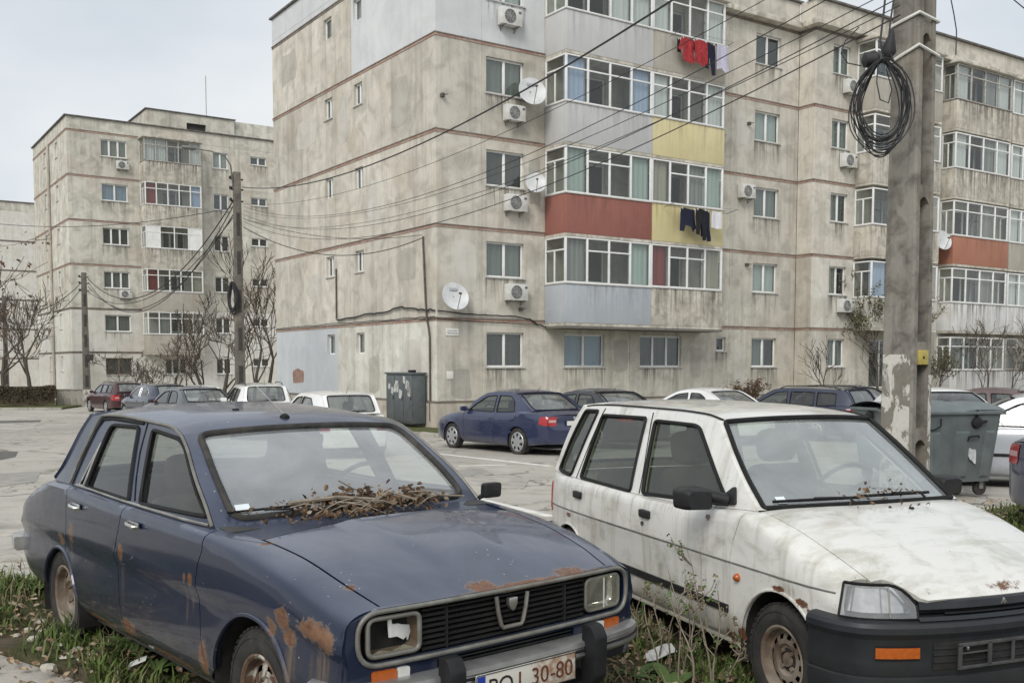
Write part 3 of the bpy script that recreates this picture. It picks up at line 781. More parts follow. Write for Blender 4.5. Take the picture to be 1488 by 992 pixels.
    xh = lambda t: .66 + .035 * (1 - t * t)
    dom = [(xc(t), t * .64) for t in lin(-.985, .985, 20)] + [(xh(t), t * .64) for t in lin(.985, -.985, 20)]
    b = B(); panel(b, dom, [], .035, lambda x, y: hood(x, y / .64), .022); k.fix(b); b.build('bonnet', 'paint_blue', root, 42)
    b = B(); b.grid(lambda q, t: k.T(xc(t) - .006, t * .99) * (1 - q) + k.WS(t, 0) * q - Vector((0, 0, .012 * math.sin(PI * q))), lin(0, 1, 6), lin(-1, 1, 30)); k.fix(b)
    cw = b.build('cowl', 'paint_blue', root, 60)
    b = B()
    for y in lin(-.30, .30, 15): b.bar((-.165, y - .012, .945), (-.205, y + .012, .952), .012, .004)
    b.build('air_slot', 'seal_black', cw)
    b = B(); b.grid(lambda x, t: k.T(x, t), lin(-3.40, -2.585, 18), lin(-1, 1, 28)); k.fix(b); b.build('boot_lid', 'paint_blue', root, 60)
    b = B(); b.grid(lambda q, t: k.T(-2.585, t) * (1 - q) + k.RW(t, 0) * q, [0, .5, 1], lin(-1, 1, 24)); k.fix(b); b.build('rear_shelf', 'paint_blue', root, 60)
    # tail
    def tail(v, t):
        p = k.S(-3.40, v); return Vector((-3.40 - .06 * (1 - abs(t) ** 3), p.y * t, p.z))
    b = B(); b.grid(tail, lin(0, 1, 16), lin(-1, 1, 24)); b.build('rear_panel', 'paint_blue', root, 60)
    # cabin top
    b = B(); b.grid(lambda q, t: k.ROOF(t, q), lin(0, 1, 28), [math.copysign(abs(u) ** .75, u) for u in lin(-1, 1, 41)]); k.fix(b); b.build('roof', 'paint_blue', root, 60)
    wsg, _ = k.glasspatch(k.WS, 'windscreen', 'windscreen_frame', (.085, .062, .035, .02), .075, 'glass_windscreen', .017)
    ws_info = k.last
    k.glasspatch(k.RW, 'rear_window', 'rear_window_frame', (.10, .09, .06, .05), .07, 'glass_car', .014)
    # side windows
    w1 = rpoly([(-2.01, .955), (-1.375, .942), (-1.545, 1.30), (-1.935, 1.295)], [.03, .02, .03, .05])
    w2 = rpoly([(-1.225, .945), (-.505, .958), (-.70, 1.09), (-.90, 1.225), (-1.0, 1.268), (-1.36, 1.295)], [.02, .02, .05, .05, .06, .03])
    w3 = rpoly([(-2.12, .957), (-2.055, .957), (-1.985, 1.20)], [.015, .015, .01])
    zb = lambda x: k.zt(x) + .002
    def tri(fn, qs): return [(fn(q).x, fn(q).z) for q in qs]
    outline = [(x, zb(x)) for x in lin(-2.60, -.425, 30)] + tri(k.A, lin(0.02, 1, 14)) + tri(k.rail, lin(.04, 1, 20)) + tri(k.C, lin(.95, .03, 10))
    k.frame(outline, [w1, w2, w3])
    k.windows([w1, w2], 'glass_side', seal_r=.011); k.windows([w3], 'glass_side', seal='chrome_dull', seal_r=.006, name='quarter_light')
    # bright drip moulding and belt strip
    gut = [(-2.262, .955), (-2.225, 1.07), (-2.17, 1.22), (-2.135, 1.315), (-2.10, 1.342), (-2.0, 1.347)] + tri(k.rail, lin(.70, .02, 14)) + tri(k.A, lin(1, 0.02, 14))
    b = B(); b.tube([k.gmap(.010)(x, z - .002) for x, z in gut], .008, 6); k.emit('drip_moulding', b, 'trim_grey')
    b = B(); b.tube([k.gmap(.006)(x, k.zt(x) + .012) for x in lin(-2.15, -.47, 30)], .0065, 6); k.emit('belt_moulding', b, 'chrome_dull')
    b = B(); b.tube([k.gmap(.001)(x, z) for x, z in [(-1.30, .95), (-1.36, 1.05), (-1.42, 1.18), (-1.455, 1.325)]], .004, 5); k.emit('door_gap', b, 'seal_black')
    b = B(); b.tube([k.gmap(-.004)(x, z) for x, z in [(-2.235, .96), (-2.19, 1.1), (-2.13, 1.26), (-2.08, 1.315), (-1.95, 1.325), (-1.5, 1.318)]], .012, 5); k.emit('door_rubber', b, 'seal_black')
    # handles: lever in a recess with lock
    for x0 in (-1.13, -1.985):
        for sd_ in (-1, 1):
            y = (k.w(x0) - .004) * sd_; z = .857
            b = B(); b.box(x0 - .065, x0 + .065, y, y + sd_ * .012, z - .016, z + .016); h = b.build('door_handle', 'chrome_dull', root, bevel=.005)
            b = B(); b.tube([(x0 - .055, y + sd_ * .02, z + .004), (x0, y + sd_ * .034, z + .002), (x0 + .055, y + sd_ * .028, z - .003), (x0 + .062, y + sd_ * .01, z - .004)], [.008, .011, .011, .007], 8); b.build('lever', 'chrome_dull', h, 50)
            b = B(); b.lathe([(.009, 0), (.009, .006), (.001, .006)], 10, (x0 - .045, y + sd_ * .014, z + .004), 'y'); b.build('lock', 'seal_black', h)
    # nose: wing fronts curve into a panel with one wide opening
    def nose(u, z):      # u: y
        e = min(abs(u) / .76, 1.); return Vector((.655 + .035 * (1 - e ** 2.6) - max(0, .5 - z) * .06 - (.012 * max(0, (abs(u) - .66) / .10) ** 2), u, z))
    op = rpoly([(-.69, .545), (.69, .545), (.69, .722), (-.69, .722)], .085, 8)
    b = B(); panel(b, rpoly([(-.755, .33), (.755, .33), (.755, .69), (.62, .742), (-.62, .742), (-.755, .69)], [.04, .04, .03, .02, .02, .03]), [op, rpoly([(-.36, .455), (.36, .455), (.36, .515), (-.36, .515)], .01)], .04, nose, .04); b.f = b.f; b.build('nose_panel', 'paint_blue', root, 42)
    b = B(); b.grid(lambda y, z: nose(y, z) - Vector((.055, 0, 0)), lin(-.70, .70, 24), [.53, .74]); b.build('grille_backing', 'well', root)
    b = B(); b.grid(lambda y, z: nose(y, z) - Vector((.06, 0, 0)), lin(-.42, .42, 16), [.42, .53]); b.build('lower_backing', 'well', root)
    b = B(); b.tube([nose(*p) + Vector((.006, 0, 0)) for p in resample(rpoly([(-.70, .535), (.70, .535), (.70, .732), (-.70, .732)], .09, 8), .05)], .0098, 8, True); b.build('grille_surround', 'trim_grey', root, 50)
    for i, z in enumerate(lin(.560, .708, 8)):
        b = B(); n = 20
        b.grid(lambda y, j: nose(y, z) + Vector(((-.030, -.006, -.004, -.03)[j], 0, (-.004, -.005, .003, .006)[j])), lin(-.425, .425, n), [0, 1, 2, 3]); b.build('grille_slat', 'plastic_black', root, 30)
    for i, z in enumerate((.470, .486, .502)):
        b = B(); b.grid(lambda y, j: nose(y, z) + Vector(((-.03, -.006, -.004, -.03)[j], 0, (-.003, -.003, .003, .004)[j])), lin(-.35, .35, 14), [0, 1, 2, 3]); b.build('lower_grille_slat', 'plastic_black', root, 30)
    for y in (-.31, .31):
        b = B(); b.grid(lambda z, j: nose(y + (-.006, 0, .006)[j], z) + Vector(((-.02, .0, -.02)[j], 0, 0)), lin(.55, .72, 5), [0, 1, 2]); b.build('grille_post', 'plastic_black', root, 30)
    # emblem: open U with a small shield
    b = B(); b.tube([nose(y, z) + Vector((.012, 0, 0)) for y, z in [(-.082, .712), (-.072, .65), (-.058, .60), (-.048, .585), (.048, .585), (.058, .60), (.072, .65), (.082, .712)]], .0085, 6); em = b.build('emblem', 'trim_grey', root, 40)
    b = B(); b.prism([(-.022, .70), (.022, .70), (.022, .672), (.012, .655), (0, .645), (-.012, .655), (-.022, .672)], lambda a, c_, h_: nose(a, c_) + Vector((h_, 0, 0)), .0, .02); b.build('shield', 'chrome_dull', em, bevel=.003)
    # headlamps: the right one broken open, the left with its lens
    for sd_ in (-1, 1):
        y0, y1 = (.437, .655); pl = rpoly([(sd_ * y0, .565), (sd_ * y1, .565), (sd_ * y1, .705), (sd_ * y0, .705)], .032, 5)
        b = B(); b.tube([nose(*p) + Vector((-.004, 0, 0)) for p in resample(pl, .03)], .010 if sd_ < 0 else .007, 8, True); hl = b.build('headlamp', 'trim_grey', root, 50)
        b = B(); c_ = sd_ * (y0 + y1) / 2
        ring = [1, .97, .9, .7, .4]; dep = [-.012, -.035, -.05, -.062, -.066]; P = resample(pl, .03); m_ = len(P)
        for q, d_ in zip(ring, dep): b.v += [tuple(nose(c_ + (p[0] - c_) * q, .635 + (p[1] - .635) * q) + Vector((d_, 0, 0))) for p in P]
        for i in range(4): b.f += [(i*m_ + j, i*m_ + (j+1) % m_, (i+1)*m_ + (j+1) % m_, (i+1)*m_ + j) for j in range(m_)]
        b.f.append(tuple(4*m_ + j for j in range(m_)))
        b.build('reflector', 'lamp_bowl_rusty' if sd_ < 0 else 'reflector', hl, 40)
        if sd_ < 0:
            b = B(); fr = [(-.565, .69), (-.55, .70), (-.545, .672), (-.51, .668), (-.49, .66), (-.452, .652), (-.447, .625), (-.462, .595), (-.468, .612), (-.485, .602), (-.52, .622), (-.558, .625)]
            b.prism(fr, lambda a, c2, h_: nose(a, c2) + Vector((h_ - .3 * (a + .5), 0, 0)), -.040, -.032); b.build('broken_reflector', 'shard_white', hl)
            b = B(); b.prism([(-.65, .57), (-.60, .585), (-.55, .575), (-.50, .592), (-.455, .575), (-.45, .566), (-.65, .566)], lambda a, c2, h_: nose(a, c2) + Vector((h_, 0, 0)), -.014, -.009); b.build('glass_shard', 'glass_lamp', hl)
        else:
            b = B(); panel(b, pl, [], .04, lambda y, z: nose(y, z) + Vector((.004, 0, 0)), .012); b.build('lens', 'glass_lamp', hl, 40)
            b = B(); b.bar(nose(.546, .57) + Vector((.006, 0, 0)), nose(.546, .70) + Vector((.006, 0, 0)), .004, .003, (1, 0, 0)); b.build('lens_ridge', 'lens_clear', hl)
        # indicators below
        ya, yb_ = (.50, .635)
        b = B(); panel(b, rpoly([(sd_ * .545, .465), (sd_ * .645, .465), (sd_ * .645, .515), (sd_ * .545, .515)], .012), [], .03, lambda y, z: nose(y, z) + Vector((.012, 0, 0)), .03); ind = b.build('indicator', 'lens_amber', root, 40)
        b = B(); panel(b, rpoly([(sd_ * .49, .465), (sd_ * .541, .465), (sd_ * .541, .515), (sd_ * .49, .515)], .01), [], .03, lambda y, z: nose(y, z) + Vector((.012, 0, 0)), .03); b.build('side_light', 'lens_clear', ind, 40)
    # bumper, overriders, plate
    half = [(.50, -.80), (.62, -.775), (.70, -.71), (.745, -.55), (.765, -.3), (.77, 0)]
    path = smooth_path(half + [(x, -y) for x, y in half[-2::-1]], 49)
    prof = [(-.09, .478), (-.01, .482), (.012, .474), (.015, .455), (.008, .448), (.012, .438), (.014, .418), (.004, .405), (-.05, .40)]
    b = B(); sweep_plan(b, path, prof); b.build('front_bumper', 'bumper_metal', root, 35)
    b = B(); sweep_plan(b, path[4:-4], [(.014, .446), (.02, .440), (.014, .434)]); b.build('bumper_groove', 'seal_black', root)
    for y in (-.375, .37):
        b = B(); b.prism(rpoly([(.755, .30), (.80, .29), (.835, .33), (.838, .50), (.81, .545), (.76, .55)], .015, 3), lambda a, c_, h_: (a, y + h_, c_), -.036, .036); b.build('overrider', 'plastic_black', root, bevel=.006)
    b = B(); b.box(.792, .797, -.262, .262, .338, .452); pl = b.build('number_plate', 'plate_rusty', root, bevel=.0015)
    b = B(); b.box(.797, .7985, -.255, -.218, .344, .446); b.build('country_strip', 'plate_blue', pl)
    b = B(); b.tube([(.798, y, z) for y, z in resample(rpoly([(-.26, .34), (.26, .34), (.26, .45), (-.26, .45)], .008), .05)], .002, 4, True); b.build('plate_border', 'ink', pl)
    RM = Matrix(((0, 0, 1, .798), (1, 0, 0, 0), (0, 1, 0, 0), (0, 0, 0, 1)))
    for tx, y, m_ in (('PO', -.205, 'ink'), ('L', -.055, 'rust_ink'), ('30', .015, 'rust_ink'), ('-', .118, 'rust_ink'), ('80', .148, 'rust_ink')):
        text_mesh(tx, .098, m_, 'plate_text', pl, Matrix.Translation((0, y, .361)) @ RM)
    # rear bumper end seen past the wing
    halfr = [(-3.20, -.80), (-3.38, -.765), (-3.47, -.66), (-3.50, -.3), (-3.505, 0)]
    b = B(); pr = smooth_path(halfr + [(x, -y) for x, y in halfr[-2::-1]], 41)
    sweep_plan(b, pr[::-1], [(-.06, .53), (.01, .532), (.016, .52), (.016, .46), (.0, .445), (-.05, .445)], True); b.build('rear_bumper', 'chrome_dull', root, 35)
    for sd_ in (-1, 1):
        b = B(); b.box(-3.475, -3.44, sd_ * .40, sd_ * .66, .58, .70); b.build('tail_lamp', 'lens_red', root, bevel=.01)
    # wheels
    for x, z in ((.03, .283), (-2.405, .283)):
        for sd_ in (-1, 1): k.wheel(x, sd_ * .695, z, .285, .175, .15, 'rim_flaking' if x > -1 else 'rim_rust', 'tyre_old', 'steel', sd_)
    # wipers, mirror, aerial, sticker, inside mirror
    half, length, hole, f = ws_info
    def wsp(t, q, o=.02): return k.hmap(k.WS, half, length, o)(t, q)
    for (a, b2, c2) in (((-.38, .01), (-.36, .045), (-.62, .055)), ((.30, .01), (.32, .05), (.0, .05))):
        b = B(); b.tube([wsp(a[0], a[1], .012), wsp(b2[0], b2[1], .022), wsp((b2[0] + c2[0]) / 2, c2[1], .028)], .006, 5); wp = b.build('wiper', 'plastic_black', root, 40)
        b = B(); b.tube([wsp(b2[0] + (c2[0] - b2[0]) * q, c2[1] + .012, .016) for q in lin(-.25, 1.1, 8)], .006, 5); b.build('wiper_blade', 'seal_black', wp, 40)
    b = B(); b.prism(rpoly([(-.055, .0), (.055, .0), (.06, .078), (-.05, .078)], .018), lambda a, c_, h_: (-.40 + h_, .80 + a, .925 + c_), -.02, .025); mr = b.build('door_mirror', 'plastic_black', root, bevel=.008)
    b = B(); b.tube([(-.42, .735, .925), (-.41, .77, .94), (-.40, .79, .955)], .013, 6); b.build('mirror_arm', 'plastic_black', mr, 40)
    rp = k.ROOF(-.12, .06); b = B(); b.lathe([(.026, -.004), (.024, .008), (.012, .018), (.001, .02)], 12, rp); an = b.build('aerial', 'seal_black', root, 40)
    b = B(); b.tube([rp + Vector((0, 0, .01)), rp + Vector((-.30, -.02, .17))], [.0035, .002], 5); b.build('aerial_rod', 'chrome_dull', an)
    rp = k.ROOF(-.35, .25); b = B(); b.lathe([(.02, -.003), (.018, .006), (.001, .008)], 8, rp); b.build('roof_plug', 'seal_black', root)
    b = B(); pts = [(-.60, .075), (-.535, .075), (-.535, .125), (-.60, .125)]; panel(b, pts, [], .03, lambda a, c_: wsp(a, c_, -.004), 0); k.fix(b); b.build('windscreen_sticker', 'sticker', wsg)
    b = B(); p = k.WS(0, .93); b.prism(rpoly([(-.11, -.028), (.11, -.028), (.11, .028), (-.11, .028)], .02), lambda a, c_, h_: (p.x - .07 + h_, a, p.z - .06 + c_), -.015, .015); b.tube([(p.x - .07, 0, p.z - .04), (p.x - .03, 0, p.z)], .008, 5); b.build('inside_mirror', 'plastic_black', root, 40)
    k.cabin('seat_beige', -1.25, -2.15, .35, .33, (-.62, .93), .50, True, .52)
    b = B(); b.box(-3.35, .60, -.62, .62, .215, .235); b.box(-.3, .55, -.45, .45, .23, .70); b.build('underbody', 'under', root)
    return root, k
plain('shard_white', (.82, .82, .80), .3, var=.1, nscale=40, coat=.5)
plain('lamp_bowl_rusty', (.10, .085, .06), .8, .2, var=.5, nscale=22, dirt=(.14, .07, .03))
plain('rust_ink', (.12, .04, .018), .9, var=.4, nscale=60)
plain('bumper_metal', (.42, .42, .41), .38, .75, var=.2, nscale=12, dirt=(.34, .33, .31))
blue_car, BK = blue_saloon()
# ------------------------------------------------------------------ the old white hatchback
def white_hatch():
    rust = [(.20, -.70, .57, .06, .2, .022), (.03, -.70, .60, .05, .2, .015), (.57, .06, .668, .07, .13, .022), (.56, -.33, .672, .05, .06, .02), (.29, -.69, .54, .06, .2, .02), (-.36, -.7, .28, .06, .2, .04),
            (-.58, -.70, .845, .03, .2, .02), (-2.33, -.70, .62, .05, .2, .02), (-.25, -.7, .31, .06, .2, .05), (.66, .3, .64, .03, .1, .02)]
    stains = [(-1.9, -.69, .82, .35, .2, .06), (-1.0, -.69, .84, .30, .2, .05), (-.60, -.69, .76, .06, .2, .13), (-.63, -.69, .60, .015, .2, .16), (-1.62, -.69, .80, .12, .2, .08), (-2.1, -.69, .80, .10, .2, .09), (-1.9, -.7, .56, .12, .2, .13), (-.45, -.7, .33, .16, .2, .12), (.12, -.7, .60, .12, .2, .05)]
    paint('paint_white', (.70, .69, .65), (.56, .55, .505), .34, (.34, .31, .23), (.20, .46), .75, rust, stains, speck=.8, fade_toplight_amt=.6, grime=(.31, .295, .20), grime_amt=.62, speck_col=(.06, .055, .05), coat=.8, streak=True)
    root = thing('parked_car', 'dirty white old small hatchback with dark bumper, rusty wheels and green grime', 'car', (1.849, 4.904, 0), -1.206)
    sp = dict(xf=.47, xr=-2.78, zc=.655, d=.04, crease=.007, cp=3.0, rim_holes=12,
        w=[(-2.80, .60), (-2.7, .645), (-2.45, .68), (-1.9, .695), (-.6, .695), (.1, .69), (.3, .68), (.42, .66), (.48, .64)],
        zt=[(-2.8, .865), (-2.3, .868), (-1.4, .862), (-.9, .872), (-.5, .90), (-.22, .915), (.0, .875), (.2, .815), (.4, .745), (.52, .70), (.62, .648), (.66, .615)],
        yt=[(-2.8, .57), (-2.5, .635), (-.6, .645), (-.35, .63), (-.1, .60), (.2, .575), (.45, .555), (.66, .55)],
        rs=[(-2.8, .08), (-2.4, .04), (-.5, .04), (-.15, .07), (.2, .085), (.48, .075)], zs=[(-2.8, .34), (-2.3, .25), (.2, .25), (.48, .28)],
        crown=[(-2.8, .01), (-.5, .02), (-.1, .03), (.3, .03), (.66, .02)], tumble=(.28, .10),
        A=[(-.235, .922), (-.40, 1.04), (-.563, 1.165), (-.70, 1.27), (-.775, 1.325)], rail=[(-.95, 1.346), (-1.3, 1.354), (-2.0, 1.354), (-2.35, 1.346)],
        C=[(-2.79, .87), (-2.71, 1.05), (-2.60, 1.22), (-2.50, 1.335)],
        wsb=(.10, .075, .012, .022), rwb=(.06, .05, .0, .02), roofc=.045)
    k = Car(root, sp, 'paint_white'); g = .003
    aF = k.arch(.03, .285, .30, 182, -2); aR = k.arch(-2.335, .27, .285, 182, 0)
    shF = [(-.365, .27), (-.367, .44), (-.362, .64), (-.34, .75), (-.30, .85), (-.255, .99)]
    shB = [(-1.42, .27), (-1.425, .45), (-1.425, .66), (-1.405, .86), (-1.39, .99)]
    shR = [(-2.02, .27), (-2.04, .33)] + k.arch(-2.335, .27, .315, 18, 55, 6) + [(-2.20, .56), (-2.30, .63), (-2.34, .70), (-2.34, .80), (-2.29, .99)]
    k.side('front_wing', [(-.365 + g, .255)] + [(x + g, z) for x, z in shF] + [(.47, 9), (.47, .72), (.43, .70), (.43, .30), (.38, .29)] + aF[::-1])
    fd = k.side('front_door', [(x - g, z) for x, z in shF][::-1] + [(x + g, z) for x, z in shB])
    k.side('rear_door', [(x - g, z) for x, z in shB][::-1] + [(x + g, z) for x, z in shR])
    k.side('rear_wing', [(-2.02 - g, .255)] + [(x - g, z) for x, z in shR] + [(-2.78, 9), (-2.78, .34), (-2.7, .32)] + aR)
    k.side('sill', [(-2.05, .255), (-2.03, .266), (-.36, .266), (-.30, .255)], flange=.05)
    b = B(); b.tube([k.S(x, 0) + Vector((0, 0, -.004)) for x in lin(-2.02, -.3, 20)], .012, 6); k.emit('sill_flange', b, 'paint_white')
    k.lip([(.03, .285, .302, 178, 2), (-2.335, .27, .287, 175, 5)], rad=.008)
    k.wells([(.03, .285, .305), (-2.335, .27, .29)], .34)
    # pressed waistline, protective strip
    b = B(); b.tube([k.smap(.0005)(x, k.inv(x, .655) * k.VS) for x in lin(-2.76, .40, 60)], .0042, 5); k.emit('side_crease', b, 'crease_grey')
    for xa, xb in ((-2.02, -1.43), (-1.415, -.37)):
        k.side('side_moulding', [(xa, .40), (xb, .40), (xb, .438), (xa, .438)], 'plastic_black', off=.010, flange=.015)
    for x0 in (-1.235, -2.165):
        for sd_ in (-1, 1):
            y = k.w(x0) * .994 * sd_; b = B(); b.prism(rpoly([(x0 - .058, .752), (x0 + .058, .75), (x0 + .058, .795), (x0 - .058, .797)], .014), lambda a, c_, h_: (a, y + sd_ * h_, c_), -.012, .016); h = b.build('door_handle', 'plastic_black', root, bevel=.006)
            if x0 > -2: b = B(); b.lathe([(.012, 0), (.012, .008), (.001, .008)], 10, (x0 - .03, y + (0 if sd_ > 0 else -.008), .715), 'y'); b.build('lock', 'seal_black', h)
    for sd_ in (-1, 1):
        b = B(); b.lathe([(.001, .022 * sd_), (.012, .02 * sd_), (.019, .010 * sd_), (.021, -.002 * sd_)], 12, (-.29, sd_ * (k.w(-.29) - .003), .59), 'y'); b.build('side_repeater', 'lens_amber', root, 50)
    # bonnet
    xcw = lambda t: -.225 + .085 * (1 - t * t)
    def xh(t):
        a = abs(t); e = min(max((a - .70) / .2, 0), 1); e = e * e * (3 - 2 * e)
        return (.625 + .02 * (1 - a * a)) * (1 - e) + .49 * e
    hd = lambda x, y: k.T(x, y / .58) + Vector((0, 0, 0))
    dm = [(xcw(t), t * .58) for t in lin(-.99, .99, 20)] + [(xh(t), t * .58) for t in lin(.99, -.99, 40)]
    b = B(); panel(b, dm, [], .035, hd, .02); k.fix(b); b.build('bonnet', 'paint_white', root, 42)
    b = B(); b.grid(lambda q, t: k.T(xcw(t) - .005, t * .985) * (1 - q) + k.WS(t, .0) * q - Vector((0, 0, .02 * math.sin(PI * q))), lin(0, 1, 5), lin(-1, 1, 26)); k.fix(b); b.build('cowl_grille', 'plastic_black', root, 60)
    b = B(); p = k.T(-.05, .25); b.lathe([(.014, 0), (.012, .008), (.001, .010)], 10, p); b.build('washer_jet', 'seal_black', root)
    # tailgate
    b = B(); b.grid(lambda v, t: (lambda p: Vector((-2.78 - .045 * (1 - abs(t) ** 3), p.y * t, p.z)))(k.S(-2.78, v)), lin(0, 1, 12), lin(-1, 1, 20)); b.build('tailgate', 'paint_white', root, 60)
    b = B(); b.grid(lambda q, t: k.T(-2.78, t) * (1 - q) + k.RW(t, 0) * q, [0, 1], lin(-1, 1, 20)); b.build('tailgate_ledge', 'paint_white', root, 60)
    b = B(); b.grid(lambda q, t: k.ROOF(t, q), lin(0, 1, 28), [math.copysign(abs(u) ** .7, u) for u in lin(-1, 1, 41)]); k.fix(b); b.build('roof', 'paint_white', root, 60)
    wsg, _ = k.glasspatch(k.WS, 'windscreen', 'windscreen_frame', (.032, .028, .012, .012), .02, 'glass_windscreen_b', .014, 'seal_black'); info = k.last
    k.glasspatch(k.RW, 'rear_window', 'rear_window_frame', (.10, .08, .06, .05), .05, 'glass_car', .012)
    w1 = rpoly([(-2.655, .892), (-2.39, .878), (-2.262, 1.318), (-2.468, 1.312)], [.035, .03, .02, .03])
    w2 = rpoly([(-2.235, .877), (-1.51, .868), (-1.575, 1.302), (-2.178, 1.293)], [.03, .03, .03, .03])
    w3 = rpoly([(-1.362, .874), (-.462, .925), (-.935, 1.275), (-1.0, 1.29), (-1.46, 1.292)], [.03, .02, .03, .04, .03])
    def tri(fn, qs): return [(fn(q).x, fn(q).z) for q in qs]
    outline = [(x, k.zt(x) + .002) for x in lin(-2.79, -.235, 30)] + tri(k.A, lin(.02, 1, 12)) + tri(k.rail, lin(.04, 1, 20)) + tri(k.C, lin(.95, .03, 8))
    k.frame(outline, [w1, w2, w3]); k.windows([w1, w2, w3], 'glass_side_mossy', seal_r=.012)
    b = B(); b.tube([k.gmap(.001)(x, z) for x, z in [(-1.40, .87), (-1.42, 1.0), (-1.50, 1.27), (-1.515, 1.338)]], .0045, 5); k.emit('door_gap', b, 'seal_black')
    b = B(); b.tube([k.gmap(.001)(x, z) for x, z in [(-2.30, .87), (-2.24, 1.1), (-2.19, 1.30), (-2.17, 1.338)]], .0045, 5); k.emit('door_gap', b, 'seal_black')
    b = B(); b.tube([k.ROOF(.955, q) + Vector((0, 0, .002)) for q in lin(.0, 1, 24)], .0075, 6); k.emit('roof_drip', b, 'seal_black')
    # front end: plan path round the nose, bands at different heights
    half = [(.30, -.700), (.42, -.682), (.52, -.63), (.585, -.52), (.63, -.36), (.655, -.18), (.662, 0)]
    path = smooth_path(half + [(x, -y) for x, y in half[-2::-1]], 61)
    b = B(); sweep_plan(b, path, [(-.10, .566), (.0, .566), (.026, .556), (.036, .54), (.036, .515), (.022, .492), (.020, .488), (.016, .39), (.018, .345), (.012, .33), (.02, .325), (.022, .275), (.006, .225), (-.06, .215)]); b.build('front_bumper', 'bumper_dark', root, 30)
    gp = [p for p in path if abs(p[1]) < .44]
    b = B(); sweep_plan(b, gp, [(-.01, .645), (.0, .64), (.008, .612), (.0, .606), (-.04, .604)]); sweep_plan(b, gp, [(-.04, .582), (.006, .58), (.012, .572), (.02, .566)]); gr = b.build('grille', 'bumper_dark', root, 30)
    b = B(); sweep_plan(b, gp, [(-.035, .60), (-.035, .585)]); b.build('grille_slot', 'well', gr)
    b = B(); sweep_plan(b, gp[4:-4], [(-.004, .5955), (.007, .5945), (.007, .5905), (-.004, .5895)]); b.build('grille_slat', 'bumper_dark', gr)
    b = B(); b.prism([(-.016, -.010), (0, .014), (.016, -.010), (.006, -.004), (0, -.014), (-.006, -.004)], lambda a, c_, h_: (.668 + h_, a, .626 + c_), -.004, .006); b.build('emblem', 'chrome_dull', gr)
    for sd_ in (-1, 1):      # lamps wrap the corners
        idx = [i for i, p in enumerate(path) if sd_ * p[1] > .405 and p[0] > .43]
        pp = [path[i] for i in idx]
        n = len(pp)
        def top(i):
            y = abs(pp[i][1]); u = min(max((y - .405) / .13, 0), 1); return .618 + (.708 - .618) * (1 - (1 - u) ** 2.2)
        def lamp(off, inset=0.):
            b = B()
            def fn(i, j):
                a = pp[max(i-1, 0)]; c_ = pp[min(i+1, n-1)]; d = Vector((c_[0]-a[0], c_[1]-a[1])).normalized(); zt_ = top(i) - inset; zz = .572 + inset + (zt_ - .572 - inset) * j / 6
                o = off - (zz - .572) * .30
                return (pp[i][0] + d.y * o, pp[i][1] - d.x * o, zz)
            b.grid(fn, list(range(n)), list(range(7))); return b
        hl = lamp(-.055, .012).build('headlamp', 'reflector', root, 40)
        lamp(.004, .004).build('lens', 'glass_lamp_clear', hl, 40)
        cut = int(n * .62) if sd_ < 0 else int(n * .38)
        lb = lamp(.0065, .005); m_ = len(lb.v) // n; pts = [lb.v[cut * 7 + j] for j in range(7)]
        b = B(); b.tube(pts, .004, 4); b.build('lens_divider', 'trim_grey', hl)
        lb = lamp(.004, .0); edge = [lb.v[i * 7 + 6] for i in range(n)]; edge2 = [lb.v[i * 7] for i in range(n)]; ends = [lb.v[(0 if sd_ < 0 else n - 1) * 7 + j] for j in range(7)]
        b = B(); b.tube(edge, .007, 5); b.tube(edge2, .004, 5); b.tube([lb.v[j] for j in range(7)], .006, 5); b.tube([lb.v[(n-1) * 7 + j] for j in range(7)], .006, 5); b.build('lamp_seal', 'seal_black', hl)
        # indicator let into the bumper
        ip = [p for p in path if .40 < sd_ * p[1] < .585]
        b = B(); sweep_plan(b, ip, [(.010, .458), (.0245, .456), (.0255, .412), (.010, .41)]); b.build('indicator', 'lens_amber', root, 30)
        b = B(); sweep_plan(b, [p for p in path if .39 < sd_ * p[1] < .595], [(.0175, .464), (.0215, .464), (.0215, .404), (.0175, .404)]); b.build('indicator_surround', 'seal_black', root, 30)
    # lower intake, bare plate bracket
    lp = [p for p in path if abs(p[1]) < .37]
    b = B(); sweep_plan(b, lp, [(.0185, .475), (.0225, .474), (.021, .36), (.0185, .359)]); it = b.build('lower_intake', 'well', root)
    for z in (.395, .425, .452):
        b = B(); sweep_plan(b, lp, [(.021, z - .005), (.027, z - .004), (.027, z + .003), (.021, z + .004)]); b.build('intake_slat', 'bumper_dark', it)
    b = B()
    for (a0, a1, z0, z1) in ((-.27, .27, .46, .475), (-.27, .27, .365, .378), (-.27, -.25, .37, .47), (-.11, -.09, .37, .47), (.02, .035, .37, .47), (.25, .27, .37, .47), (-.25, -.10, .428, .435)):
        b.box(.694, .702, a0, a1, z0, z1)
    br = b.build('plate_bracket', 'trim_dark', root, bevel=.002)
    for y in (-.225, .09): b = B(); b.lathe([(.009, 0), (.008, .004), (.001, .005)], 8, (.702, y, .452), 'x'); b.build('screw', 'chrome', br)
    # rear bumper
    halfr = [(-2.62, -.70), (-2.76, -.675), (-2.84, -.60), (-2.875, -.3), (-2.88, 0)]
    pr = smooth_path(halfr + [(x, -y) for x, y in halfr[-2::-1]], 31)[::-1]
    b = B(); sweep_plan(b, pr, [(-.08, .505), (.01, .50), (.02, .47), (.012, .36), (-.03, .32)]); b.build('rear_bumper', 'plastic_black', root, 30)
    for sd_ in (-1, 1):
        k.side('tail_lamp', [(-2.78, .60), (-2.70, .60), (-2.70, .80), (-2.78, .80)], 'lens_red', off=.006, flange=.012, sides=(sd_,))
